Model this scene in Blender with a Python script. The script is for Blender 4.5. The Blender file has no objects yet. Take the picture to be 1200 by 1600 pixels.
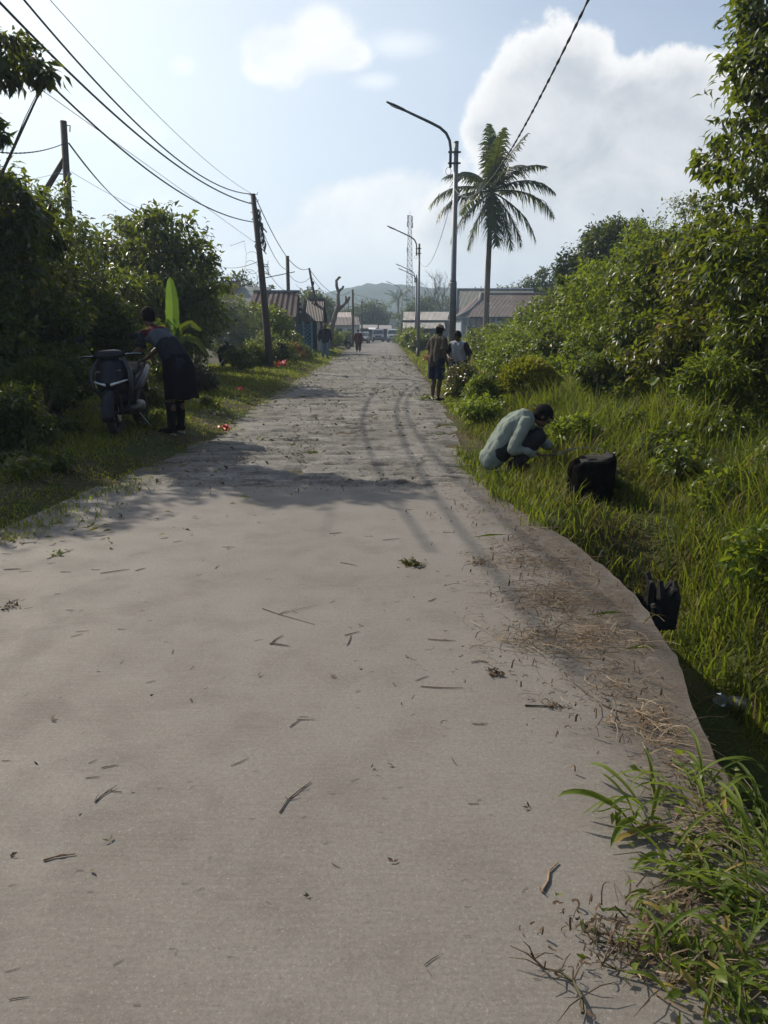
import bpy, bmesh, math, random
import numpy as np
from mathutils import Vector, Matrix, Quaternion

S = bpy.context.scene
COL = S.collection
R = math.radians

# ------------------------------------------------------------------ camera
CAM_H = 1.45
PITCH = math.atan(282 / 1155.6)
FPX = 1155.6
cam_d = bpy.data.cameras.new("camera")
cam_d.lens = 26.0
cam_d.sensor_width = 36.0
cam_d.clip_start = 0.05
cam_d.clip_end = 6000
cam = bpy.data.objects.new("camera", cam_d)
COL.objects.link(cam)
cam.location = (0, 0, CAM_H)
cam.rotation_euler = (math.pi / 2 - PITCH, 0, 0)
S.camera = cam

def ray(px, py):
    u = (px - 600) / FPX
    v = (800 - py) / FPX
    c, s = math.cos(PITCH), math.sin(PITCH)
    return Vector((u, c + v * s, -s + v * c))

def G(px, py, z=0.0):
    """point of the ground (height z) seen in the photograph at px, py"""
    d = ray(px, py)
    t = (z - CAM_H) / d.z
    return Vector((d.x * t, d.y * t, z))

def D(px, py, Y):
    """point at distance Y ahead seen in the photograph at px, py"""
    d = ray(px, py)
    t = Y / d.y
    return Vector((d.x * t, Y, CAM_H + d.z * t))

# ------------------------------------------------------------------ sun, sky, exposure
SUN_EL = R(38.0)
SUN_AZ = R(50.0)          # to the left of straight ahead (+Y)
sun_dir = Vector((-math.sin(SUN_AZ) * math.cos(SUN_EL), math.cos(SUN_AZ) * math.cos(SUN_EL), math.sin(SUN_EL)))
sd = bpy.data.lights.new("sun", 'SUN')
sd.energy = 4.5
sd.angle = R(0.53)
sd.color = (1.0, 0.91, 0.77)
sun = bpy.data.objects.new("sun", sd)
COL.objects.link(sun)
sun.rotation_euler = sun_dir.to_track_quat('Z', 'Y').to_euler()
sun.location = (-30, 30, 40)

S.view_settings.view_transform = 'Standard'
S.view_settings.look = 'None'
S.view_settings.exposure = 0.38
S.view_settings.gamma = 1.0
S.view_settings.use_curve_mapping = False
S.cycles.use_denoising = True
S.cycles.max_bounces = 6
S.cycles.diffuse_bounces = 3
S.cycles.glossy_bounces = 2
S.cycles.transmission_bounces = 4
S.cycles.transparent_max_bounces = 8
S.cycles.volume_bounces = 0
S.cycles.sample_clamp_indirect = 4.0

SKY_STRENGTH = 0.10

class NT:
    """short-hand for building a node tree"""
    def __init__(s, tree):
        s.t = tree; s.n = tree.nodes; s.l = tree.links
    def new(s, typ, **kw):
        n = s.n.new(typ)
        for k, v in kw.items():
            setattr(n, k, v)
        return n
    def put(s, sock, v):
        if isinstance(v, bpy.types.NodeSocket):
            s.l.new(v, sock)
        elif isinstance(v, (tuple, list, Vector)) and len(v) == 3 and sock.type == 'RGBA':
            sock.default_value = (*v, 1)
        else:
            sock.default_value = v
    def math(s, op, a, b=None, c=None, clamp=False):
        n = s.new('ShaderNodeMath', operation=op); n.use_clamp = clamp
        s.put(n.inputs[0], a)
        if b is not None: s.put(n.inputs[1], b)
        if c is not None: s.put(n.inputs[2], c)
        return n.outputs[0]
    def vm(s, op, a, b=None):
        n = s.new('ShaderNodeVectorMath', operation=op)
        s.put(n.inputs[0], a)
        if b is not None: s.put(n.inputs[1], b)
        if op == 'SCALE': n.inputs['Scale'].default_value = .55
        return n.outputs['Value' if op in ('LENGTH', 'DOT_PRODUCT', 'DISTANCE') else 'Vector']
    def noise(s, vec, scale, detail=4, rough=.55, dist=0.0, out=0):
        n = s.new('ShaderNodeTexNoise')
        if vec is not None: s.l.new(vec, n.inputs['Vector'])
        n.inputs['Scale'].default_value = scale
        n.inputs['Detail'].default_value = detail
        n.inputs['Roughness'].default_value = rough
        n.inputs['Distortion'].default_value = dist
        return n.outputs[out]
    def mapr(s, v, a, b, c=0.0, d=1.0, smooth=True):
        n = s.new('ShaderNodeMapRange')
        if smooth: n.interpolation_type = 'SMOOTHSTEP'
        s.put(n.inputs['Value'], v)
        n.inputs['From Min'].default_value = a; n.inputs['From Max'].default_value = b
        n.inputs['To Min'].default_value = c; n.inputs['To Max'].default_value = d
        return n.outputs[0]
    def mix(s, fac, a, b, blend='MIX'):
        n = s.new('ShaderNodeMix', data_type='RGBA', blend_type=blend)
        n.clamp_factor = True
        s.put(n.inputs[0], fac)
        s.put(n.inputs[6], a); s.put(n.inputs[7], b)
        return n.outputs[2]
    def scale(s, vec, xyz):
        n = s.new('ShaderNodeMapping')
        s.l.new(vec, n.inputs['Vector'])
        n.inputs['Scale'].default_value = xyz
        return n.outputs[0]

def build_world():
    w = bpy.data.worlds.new("World")
    S.world = w
    w.use_nodes = True
    k = NT(w.node_tree)
    for n in list(k.n): k.n.remove(n)
    sky = k.new('ShaderNodeTexSky', sky_type='NISHITA')
    sky.sun_disc = False
    sky.sun_elevation = SUN_EL
    sky.sun_rotation = -SUN_AZ
    sky.air_density = 1.0
    sky.dust_density = 3.0
    sky.ozone_density = 1.0
    tc = k.new('ShaderNodeTexCoord')
    sep = k.new('ShaderNodeSeparateXYZ')
    k.l.new(tc.outputs['Generated'], sep.inputs[0])
    y = k.math('MAXIMUM', k.math('ABSOLUTE', sep.outputs[1]), 0.08)
    sx = k.math('DIVIDE', sep.outputs[0], y)
    tz = k.math('DIVIDE', sep.outputs[2], y)
    com = k.new('ShaderNodeCombineXYZ')
    k.put(com.inputs[0], sx); k.put(com.inputs[1], tz)
    p = com.outputs[0]
    inv = 1.0 / SKY_STRENGTH
    def st(px, py):
        d = ray(px, py)
        return d.x / d.y, d.z / d.y
    # thin pale veil over the blue, thicker towards the horizon and towards the sun
    veil = k.mapr(sep.outputs[2], 0.0, 0.62, 0.85, 0.0)
    veil = k.math('ADD', veil, k.mapr(k.noise(k.scale(p, (1, 2, 1)), 2.2, 5), .35, .75, -.06, .14))
    sunny = k.vm('DOT_PRODUCT', tc.outputs['Generated'], tuple(sun_dir))
    veil = k.math('ADD', veil, k.mapr(sunny, .45, 1.0, 0.0, .35), clamp=True)
    vcol = k.mix(k.mapr(sunny, -.2, .55), (0.30 * inv, .36 * inv, .46 * inv), k.mix(k.mapr(sunny, .42, .92), (0.52 * inv, .60 * inv, .72 * inv), (0.74 * inv, .82 * inv, .87 * inv)))
    col = k.mix(veil, sky.outputs[0], vcol)
    # cumulus
    w1 = k.noise(p, 8.0, 8, .60, .3)
    w2 = k.noise(p, 26.0, 6, .62)
    edge = k.math('ADD', k.math('MULTIPLY', k.math('SUBTRACT', w1, .5), 1.5), k.math('MULTIPLY', k.math('SUBTRACT', w2, .5), .5))
    def blobs(lst, soft0, soft1, e=1.0):
        acc = None
        for (px, py, rx, ry) in lst:
            a, b = st(px, py)
            v = k.vm('SUBTRACT', p, (a, b, 0))
            v = k.vm('MULTIPLY', v, (FPX / rx, FPX / ry, 0))
            d = k.vm('LENGTH', v)
            f = k.math('SUBTRACT', 1.0, d)
            acc = f if acc is None else k.math('SMOOTH_MAX', acc, f, .25)
        acc = k.math('ADD', acc, k.math('MULTIPLY', edge, e))
        return k.mapr(acc, soft0, soft1), acc
    big, ba = blobs([(870, 170, 120, 110), (800, 215, 80, 70), (985, 215, 120, 120), (1075, 200, 90, 105),
                     (930, 330, 240, 170), (1120, 330, 150, 180), (760, 380, 120, 110), (1250, 250, 160, 200), (1400, 330, 180, 220)], -.03, .12, .60)
    low, la = blobs([(560, 335, 100, 55), (640, 345, 110, 75), (500, 385, 80, 50), (590, 420, 200, 60), (700, 400, 120, 80), (380, 430, 160, 40)], -.05, .32, .7)
    sm, sa = blobs([(440, 85, 60, 44), (505, 62, 60, 50), (545, 85, 42, 26), (415, 105, 36, 26)], -.05, .42, .8)
    wi, wa = blobs([(585, 128, 38, 14), (285, 103, 22, 16), (210, 205, 55, 26), (60, 95, 70, 60), (140, 180, 60, 30), (235, 320, 40, 24), (620, 70, 60, 20)], -.2, .9, .9)
    body = k.math('ADD', k.math('MULTIPLY', k.noise(k.scale(p, (1, 1.3, 1)), 9.0, 7, .6, .5), .75), k.math('MULTIPLY', k.noise(k.vm('ADD', p, (.015, -.02, 0)), 26.0, 4, .6), .25))
    lit = k.mix(k.mapr(body, .32, .68), (.46 * inv, .48 * inv, .515 * inv), (.68 * inv, .68 * inv, .68 * inv))
    rim = k.mapr(ba, .04, .50)
    big_c = k.mix(rim, (.86 * inv, .845 * inv, .82 * inv), lit)
    col = k.mix(k.math('MULTIPLY', low, .85), col, k.mix(k.mapr(body, .35, .65), (.70 * inv, .725 * inv, .75 * inv), (.88 * inv, .875 * inv, .86 * inv)))
    col = k.mix(k.math('MULTIPLY', big, .93), col, big_c)
    col = k.mix(k.math('MULTIPLY', sm, .85), col, k.mix(k.mapr(body, .3, .65), (.70 * inv, .72 * inv, .74 * inv), (.86 * inv, .86 * inv, .85 * inv)))
    col = k.mix(k.math('MULTIPLY', wi, .5), col, (.86 * inv, .88 * inv, .89 * inv))
    # pale band above the horizon
    col = k.mix(k.mapr(sep.outputs[2], .0, .20, .75, 0.0), col, (.74 * inv, .78 * inv, .80 * inv))
    bg = k.new('ShaderNodeBackground')
    k.l.new(col, bg.inputs[0])
    bg.inputs[1].default_value = SKY_STRENGTH
    out = k.new('ShaderNodeOutputWorld')
    k.l.new(bg.outputs[0], out.inputs[0])
build_world()

# ------------------------------------------------------------------ object helpers
def tag(o, label=None, cat=None, group=None, kind=None):
    if label: o['label'] = label
    if cat: o['category'] = cat
    if group: o['group'] = group
    if kind: o['kind'] = kind
    return o

def empty(name, loc, rz=0.0, label=None, cat=None, group=None):
    o = bpy.data.objects.new(name, None)
    o.empty_display_size = .2
    COL.objects.link(o)
    o.location = loc
    o.rotation_euler = (0, 0, rz)
    return tag(o, label, cat, group)

def link_mesh(name, me, mat=None, parent=None, loc=None):
    o = bpy.data.objects.new(name, me)
    COL.objects.link(o)
    if mat is not None:
        me.materials.clear()
        me.materials.append(mat)
    if parent is not None: o.parent = parent
    if loc is not None: o.location = loc
    return o

def np_mesh(name, V, F, smooth=False):
    """V (n,3); F (m,3) or (m,4) int array"""
    V = np.ascontiguousarray(V, dtype=np.float32); F = np.ascontiguousarray(F, dtype=np.int32)
    me = bpy.data.meshes.new(name)
    n, k = F.shape
    me.vertices.add(len(V)); me.vertices.foreach_set("co", V.ravel())
    me.loops.add(n * k); me.loops.foreach_set("vertex_index", F.ravel())
    me.polygons.add(n); me.polygons.foreach_set("loop_start", np.arange(0, n * k, k, dtype=np.int32))
    me.update(calc_edges=True)
    if smooth:
        me.polygons.foreach_set("use_smooth", np.ones(n, dtype=bool))
    return me

class MB:
    """collects simple shapes; build() links them as one mesh object"""
    def __init__(s): s.v = []; s.f = []
    def add(s, vs, fs):
        o = len(s.v)
        s.v += [tuple(v) for v in vs]
        s.f += [tuple(i + o for i in f) for f in fs]
        return s
    def box(s, lo, hi, M=None):
        x0, y0, z0 = lo; x1, y1, z1 = hi
        vs = [Vector(p) for p in ((x0, y0, z0), (x1, y0, z0), (x1, y1, z0), (x0, y1, z0), (x0, y0, z1), (x1, y0, z1), (x1, y1, z1), (x0, y1, z1))]
        if M is not None: vs = [M @ v for v in vs]
        return s.add(vs, [(0, 3, 2, 1), (4, 5, 6, 7), (0, 1, 5, 4), (1, 2, 6, 5), (2, 3, 7, 6), (3, 0, 4, 7)])
    def tube(s, pts, rad, n=8, cap=True, flat=1.0, up=None):
        pts = [Vector(p) for p in pts]
        if not hasattr(rad, '__len__'): rad = [rad] * len(pts)
        vs, fs = [], []
        prev = None
        for i, p in enumerate(pts):
            d = (pts[min(i + 1, len(pts) - 1)] - pts[max(i - 1, 0)])
            if d.length < 1e-9: d = Vector((0, 0, 1))
            d.normalize()
            if prev is None:
                a = Vector(up) if up is not None else (Vector((1, 0, 0)) if abs(d.x) < .8 else Vector((0, 1, 0)))
            else:
                a = prev
            a = (a - d * a.dot(d))
            if a.length < 1e-6: a = d.orthogonal()
            a.normalize()
            prev = a
            b = d.cross(a)
            for k in range(n):
                t = 2 * math.pi * k / n
                vs.append(p + a * (math.cos(t) * rad[i]) + b * (math.sin(t) * rad[i] * flat))
        for i in range(len(pts) - 1):
            for k in range(n):
                k2 = (k + 1) % n
                fs.append((i * n + k, i * n + k2, (i + 1) * n + k2, (i + 1) * n + k))
        if cap:
            fs.append(tuple(reversed(range(n))))
            fs.append(tuple(range((len(pts) - 1) * n, len(pts) * n)))
        return s.add(vs, fs)
    def ell(s, c, r, M=None, nu=12, nv=8):
        c = Vector(c)
        if not hasattr(r, '__len__'): r = (r, r, r)
        vs, fs = [], []
        def pt(th, ph):
            v = Vector((r[0] * math.sin(th) * math.cos(ph), r[1] * math.sin(th) * math.sin(ph), r[2] * math.cos(th)))
            if M is not None: v = M @ v
            return c + v
        vs.append(pt(0, 0))
        for i in range(1, nv):
            for j in range(nu): vs.append(pt(math.pi * i / nv, 2 * math.pi * j / nu))
        vs.append(pt(math.pi, 0))
        for j in range(nu): fs.append((0, 1 + j, 1 + (j + 1) % nu))
        for i in range(nv - 2):
            for j in range(nu):
                a = 1 + i * nu + j; b = 1 + i * nu + (j + 1) % nu
                fs.append((a, a + nu, b + nu, b))
        L = len(vs) - 1; o = 1 + (nv - 2) * nu
        for j in range(nu): fs.append((o + j, L, o + (j + 1) % nu))
        return s.add(vs, fs)
    def cap(s, a, b, ra, rb=None, n=12):
        """closed capsule with tapering radius"""
        rb = ra if rb is None else rb
        a, b = Vector(a), Vector(b)
        d = (b - a)
        if d.length < 1e-6: return s.ell(a, ra)
        d.normalize()
        pts, rr = [], []
        for t in (-1, -.85, -.5, 0): pts.append(a + d * ra * t); rr.append(max(ra * math.sqrt(max(0, 1 - t * t)), .0006))
        for t in (0, .5, .85, 1): pts.append(b + d * rb * t); rr.append(max(rb * math.sqrt(max(0, 1 - t * t)), .0006))
        return s.tube(pts, rr, n)
    def loft(s, secs, cap=True):
        n = len(secs[0]); vs, fs = [], []
        for q in secs: vs += [Vector(p) for p in q]
        for i in range(len(secs) - 1):
            for k in range(n):
                k2 = (k + 1) % n
                fs.append((i * n + k, i * n + k2, (i + 1) * n + k2, (i + 1) * n + k))
        if cap:
            fs.append(tuple(reversed(range(n)))); fs.append(tuple(range((len(secs) - 1) * n, len(secs) * n)))
        return s.add(vs, fs)
    def prism(s, poly, x0, x1):
        """polygon in (y,z) extruded along x"""
        n = len(poly)
        vs = [(x0, y, z) for y, z in poly] + [(x1, y, z) for y, z in poly]
        fs = [tuple(range(n - 1, -1, -1)), tuple(range(n, 2 * n))]
        for i in range(n): fs.append((i, (i + 1) % n, n + (i + 1) % n, n + i))
        return s.add(vs, fs)
    def mesh(s, name, smooth=False, bevel=0.0, sub=0):
        me = bpy.data.meshes.new(name)
        me.from_pydata([tuple(v) for v in s.v], [], s.f)
        bm = bmesh.new(); bm.from_mesh(me)
        bmesh.ops.recalc_face_normals(bm, faces=bm.faces)
        if bevel > 0:
            es = [e for e in bm.edges if len(e.link_faces) == 2 and e.calc_face_angle(0) > .5]
            bmesh.ops.bevel(bm, geom=es, offset=bevel, segments=2, affect='EDGES', clamp_overlap=True)
        bm.to_mesh(me); bm.free()
        if smooth:
            for p in me.polygons: p.use_smooth = True
        return me
    def build(s, name, mat, parent=None, smooth=False, bevel=0.0, loc=None):
        return link_mesh(name, s.mesh(name, smooth, bevel), mat, parent, loc)
    def blend(s, name, mat, parent=None, voxel=.01, smooth_it=4, fold=0.0):
        """all the shapes melted into one continuous skin"""
        me = s.mesh(name)
        tmp = bpy.data.objects.new("tmp", me); COL.objects.link(tmp)
        m = tmp.modifiers.new("r", 'REMESH'); m.mode = 'VOXEL'; m.voxel_size = voxel
        if smooth_it:
            q = tmp.modifiers.new("s", 'SMOOTH'); q.factor = .5; q.iterations = smooth_it
        dg = bpy.context.evaluated_depsgraph_get(); dg.update()
        out = bpy.data.meshes.new_from_object(tmp.evaluated_get(dg))
        out.name = name
        if fold:
            from mathutils import noise as mn
            nr = [v.normal.copy() for v in out.vertices]
            for v, n_ in zip(out.vertices, nr):
                c = v.co
                w = mn.noise(Vector((c.x * 9, c.y * 9, c.z * 5))) + .6 * abs(mn.noise(Vector((c.x * 16 + 3, c.y * 16, c.z * 9))))
                v.co = c + n_ * (w * fold)
        bpy.data.objects.remove(tmp); bpy.data.meshes.remove(me)
        for p in out.polygons: p.use_smooth = True
        return link_mesh(name, out, mat, parent)

def copy_tree(o, parent=None):
    c = o.copy(); COL.objects.link(c)
    if parent is not None: c.parent = parent
    for ch in list(o.children): copy_tree(ch, c)
    return c

# ------------------------------------------------------------------ smooth value noise for geometry
def _hash(ix, iy, seed):
    h = (ix.astype(np.int64) * 374761393 + iy.astype(np.int64) * 668265263 + seed * 974711) & 0x7fffffff
    h = ((h ^ (h >> 13)) * 1274126177) & 0x7fffffff
    h = h ^ (h >> 16)
    return (h & 0xffff) / 65535.0
def vnoise(x, y, seed=0):
    x = np.asarray(x, dtype=float); y = np.asarray(y, dtype=float)
    ix = np.floor(x); iy = np.floor(y); fx = x - ix; fy = y - iy
    fx = fx * fx * (3 - 2 * fx); fy = fy * fy * (3 - 2 * fy)
    a = _hash(ix, iy, seed); b = _hash(ix + 1, iy, seed); c = _hash(ix, iy + 1, seed); d = _hash(ix + 1, iy + 1, seed)
    return (a * (1 - fx) + b * fx) * (1 - fy) + (c * (1 - fx) + d * fx) * fy
def fbm(x, y, seed=0, o=4):
    t = 0; a = .5; s = 0
    for i in range(o):
        t = t + a * vnoise(np.asarray(x) * 2 ** i, np.asarray(y) * 2 ** i, seed + i * 7); s += a; a *= .5
    return t / s

# ------------------------------------------------------------------ materials
def new_mat(name):
    m = bpy.data.materials.new(name); m.use_nodes = True
    k = NT(m.node_tree)
    b = k.n.get('Principled BSDF')
    return m, k, b

def plain(name, col, rough=.6, metal=0.0, var=.12, scale=12.0, bump=0.0, bscale=60.0, spec=.5, coat=0.0, trans=0.0):
    m, k, b = new_mat(name)
    tc = k.new('ShaderNodeTexCoord')
    n = k.noise(tc.outputs['Object'], scale, 5, .6)
    dark = tuple(c * (1 - var) for c in col); lite = tuple(min(1, c * (1 + var)) for c in col)
    k.l.new(k.mix(k.mapr(n, .3, .7), dark, lite), b.inputs['Base Color'])
    k.l.new(k.mapr(n, .2, .8, max(.02, rough - .08), min(1, rough + .08)), b.inputs['Roughness'])
    b.inputs['Metallic'].default_value = metal
    b.inputs['Specular IOR Level'].default_value = spec
    b.inputs['Coat Weight'].default_value = coat
    if trans: b.inputs['Transmission Weight'].default_value = trans
    if bump > 0:
        bn = k.new('ShaderNodeBump'); bn.inputs['Strength'].default_value = bump; bn.inputs['Distance'].default_value = .01
        k.l.new(k.noise(tc.outputs['Object'], bscale, 4, .6), bn.inputs['Height'])
        k.l.new(bn.outputs[0], b.inputs['Normal'])
    return m

def leaf_mat(name, cols, rough=.42, spec=.5, trl=.35, rare=None, rare_at=.96, tcol=None):
    """cols: list of base colours picked per leaf; rare: odd yellow / red leaves"""
    m, k, b = new_mat(name)
    g = k.new('ShaderNodeNewGeometry')
    rnd = g.outputs['Random Per Island']
    ramp = k.new('ShaderNodeValToRGB')
    e = ramp.color_ramp.elements
    n = len(cols)
    while len(e) < n + (1 if rare else 0): e.new(.5)
    top = rare_at if rare else 1.0
    for i, c in enumerate(cols):
        e[i].position = top * i / max(1, n - 1) - (.002 if rare and i == n - 1 else 0); e[i].color = (*c, 1)
    if rare:
        e[n].position = rare_at + .005; e[n].color = (*rare, 1)
    nz = k.mapr(k.noise(g.outputs['Position'], 1.6, 3, .6), .30, .70, -.38, .38)
    common = k.math('MINIMUM', k.math('ADD', k.math('MULTIPLY', rnd, .94), nz, clamp=True), top - .01)
    k.l.new(k.mix(k.math('GREATER_THAN', rnd, rare_at if rare else 2.0), common, rnd), ramp.inputs[0])
    c = ramp.outputs[0]
    k.l.new(c, b.inputs['Base Color'])
    b.inputs['Roughness'].default_value = rough
    b.inputs['Specular IOR Level'].default_value = spec
    tr = k.new('ShaderNodeBsdfTranslucent')
    tint = k.mix(.5, c, tcol or (.30, .42, .03), 'MULTIPLY')
    tint2 = k.mix(.55, c, (.27, .33, .015) if tcol is None else tcol)
    k.l.new(tint2, tr.inputs[0])
    ms = k.new('ShaderNodeMixShader'); ms.inputs[0].default_value = trl
    k.l.new(b.outputs[0], ms.inputs[1]); k.l.new(tr.outputs[0], ms.inputs[2])
    out = k.n.get('Material Output')
    k.l.new(ms.outputs[0], out.inputs[0])
    return m
# ------------------------------------------------------------------ the lie of the land
LY = [-6, 5, 7, 10.6, 17, 42, 103, 200, 2000]; LX = [-3.0, -2.9, -2.75, -2.5, -2.65, -2.9, -3.9, -5.5, -5.5]
OY = [-6, 6.8, 8, 13, 20, 42, 103, 200, 2000]; OX = [.95, .95, .92, 1.14, 1.25, 1.44, 1.7, 1.6, 1.6]
SY = [-6, .2, 1.0, 1.45, 1.9, 2.3, 2.7, 3.1, 3.96, 5.0, 5.6, 6.06, 6.5, 6.98]
SX = [1.1, 1.1, 1.1, 1.1, 1.12, 1.14, 1.24, 1.34, 1.43, 1.35, 1.23, 1.135, 1.046, .95]
def left_edge(y): return np.interp(y, LY, LX)
def right_edge(y): return np.where(np.asarray(y) < 6.98, np.interp(y, SY, SX), np.interp(y, OY, OX))
def sstep(a, b, x):
    t = np.clip((np.asarray(x, dtype=float) - a) / (b - a), 0, 1); return t * t * (3 - 2 * t)
def gz(x, y):
    x = np.asarray(x, dtype=float); y = np.asarray(y, dtype=float)
    L = left_edge(y); Rr = right_edge(y)
    dl = L - x; dr = x - Rr
    z = np.full(np.broadcast(x, y).shape, -.06)
    left = -.05 + .13 * sstep(-.05, .7, dl) + .12 * sstep(1.0, 3.5, dl) + .05 * (fbm(x * .9, y * .9, 3) - .5) * sstep(.2, 1, dl)
    # right of the slab a shallow drain, then the bank
    dit = sstep(2.0, 2.5, y) * (1 - sstep(4.9, 6.0, y))
    bank = .04 * sstep(0, .4, dr) + .22 * sstep(.8, 3.2, dr) + .45 * sstep(2.3, 5, dr)
    drain = -.55 * sstep(0.0, .07, dr) * (1 - sstep(.58, 1.1, dr)) - .06 * sstep(0, .1, dr) * (1 - sstep(1.2, 2.0, dr))
    right = -.05 + bank + dit * drain + .06 * (fbm(x * 1.3, y * 1.3, 9) - .5) * sstep(.2, .8, dr)
    z = np.where(dl > -.05, left, z); z = np.where(dr > 0, right, z)
    far = sstep(60, 140, np.hypot(x, y)); flat = sstep(150, 400, np.hypot(x, y))
    z = z * (1 - far * .6) - .1 * flat
    return z
def gzs(x, y): return float(gz(np.array([x]), np.array([y]))[0])
def on_ground(px, py):
    """ground point under a pixel, following the terrain"""
    z = 0.0
    for _ in range(8):
        p = G(px, py, z); z = gzs(p.x, p.y)
    return Vector((p.x, p.y, z))
def at(x, y, dz=0.0): return Vector((x, y, gzs(x, y) + dz))

def terrain_mat():
    m, k, b = new_mat("soil")
    g = k.new('ShaderNodeNewGeometry'); P = g.outputs['Position']
    n1 = k.noise(P, .7, 5, .6); n2 = k.noise(P, 9, 5, .65); n3 = k.noise(P, 45, 4, .6)
    soil = k.mix(k.mapr(n2, .3, .7), (.040, .028, .016), (.085, .062, .038))
    green = k.mix(k.mapr(n3, .3, .7), (.022, .032, .010), (.055, .065, .018))
    c = k.mix(k.mapr(n1, .38, .6), soil, green)
    k.l.new(c, b.inputs['Base Color']); b.inputs['Roughness'].default_value = .95; b.inputs['Specular IOR Level'].default_value = .1
    bn = k.new('ShaderNodeBump'); bn.inputs['Strength'].default_value = .8; bn.inputs['Distance'].default_value = .03
    k.l.new(n2, bn.inputs['Height']); k.l.new(bn.outputs[0], b.inputs['Normal'])
    return m

def axis(parts):
    out = [parts[0][0]]
    for a, b, st in parts:
        n = max(1, int(round((b - a) / st)))
        out += list(np.linspace(a, b, n + 1)[1:])
    return np.array(out)

xs = axis([(-1600, -400, 120), (-400, -60, 20), (-60, -12, 3), (-12, -5, .4), (-5, 5.5, .1), (5.5, 12, .4), (12, 60, 3), (60, 400, 20), (400, 1600, 120)])
ys = axis([(-300, -30, 30), (-30, -3, 1.5), (-3, 12, .1), (12, 40, .35), (40, 120, 2), (120, 420, 20), (420, 2600, 150)])
XX, YY = np.meshgrid(xs, ys)
ZZ = gz(XX, YY)
def grid_faces(nx, ny):
    i = np.arange((ny - 1) * nx).reshape(ny - 1, nx)[:, :-1].ravel()
    return np.stack([i, i + 1, i + 1 + nx, i + nx], 1)
tag(link_mesh("ground", np_mesh("ground", np.stack([XX.ravel(), YY.ravel(), ZZ.ravel()], 1), grid_faces(len(xs), len(ys)), True), terrain_mat()), kind='structure')

# ------------------------------------------------------------------ concrete
def slab_mat():
    m, k, b = new_mat("new_concrete")
    g = k.new('ShaderNodeNewGeometry'); P = g.outputs['Position']
    sep = k.new('ShaderNodeSeparateXYZ'); k.l.new(P, sep.inputs[0])
    big = k.noise(P, .55, 4, .55, .4); mid = k.noise(P, 3.2, 6, .62, .3); fine = k.noise(P, 70, 4, .7); grit = k.noise(P, 170, 3, .7)
    broom = k.noise(k.scale(P, (5, 90, 1)), 1.0, 4, .65)
    c = k.mix(k.mapr(big, .3, .7), (.150, .134, .117), (.195, .178, .158))
    c = k.mix(k.math('MULTIPLY', k.mapr(mid, .45, .72), .4), c, (.112, .099, .085))
    c = k.mix(k.math('MULTIPLY', k.mapr(k.noise(P, 1.7, 5, .6, .8), .55, .75), .35), c, (.215, .201, .183))
    c = k.mix(k.math('MULTIPLY', k.mapr(broom, .38, .66), .26), c, (.24, .22, .193))
    c = k.mix(k.mapr(fine, .2, .85, .40, 0.0), c, (.045, .039, .033))
    c = k.mix(k.mapr(grit, .58, .72, 0.0, .75), c, (.06, .052, .045))
    c = k.mix(k.mapr(grit, .28, .42, .6, 0.0), c, (.32, .30, .27))
    # earth trodden over the right-hand border of the slab
    ragged = k.math('ADD', sep.outputs[0], k.math('MULTIPLY', k.math('SUBTRACT', k.noise(P, 2.2, 6, .65), .5), 1.1))
    dirt = k.math('MULTIPLY', k.mapr(ragged, .58, 1.2), k.mapr(mid, .2, .6, .30, .92))
    c = k.mix(dirt, c, k.mix(k.mapr(fine, .3, .7), (.042, .033, .025), (.082, .066, .050)))
    k.l.new(c, b.inputs['Base Color'])
    k.l.new(k.mapr(mid, .3, .7, .72, .88), b.inputs['Roughness'])
    b.inputs['Specular IOR Level'].default_value = .35
    h = k.math('ADD', k.math('MULTIPLY', grit, .25), k.math('ADD', k.math('MULTIPLY', fine, .5), k.math('MULTIPLY', broom, .35)))
    bn = k.new('ShaderNodeBump'); bn.inputs['Strength'].default_value = .30; bn.inputs['Distance'].default_value = .006
    k.l.new(h, bn.inputs['Height']); k.l.new(bn.outputs[0], b.inputs['Normal'])
    return m

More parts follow.
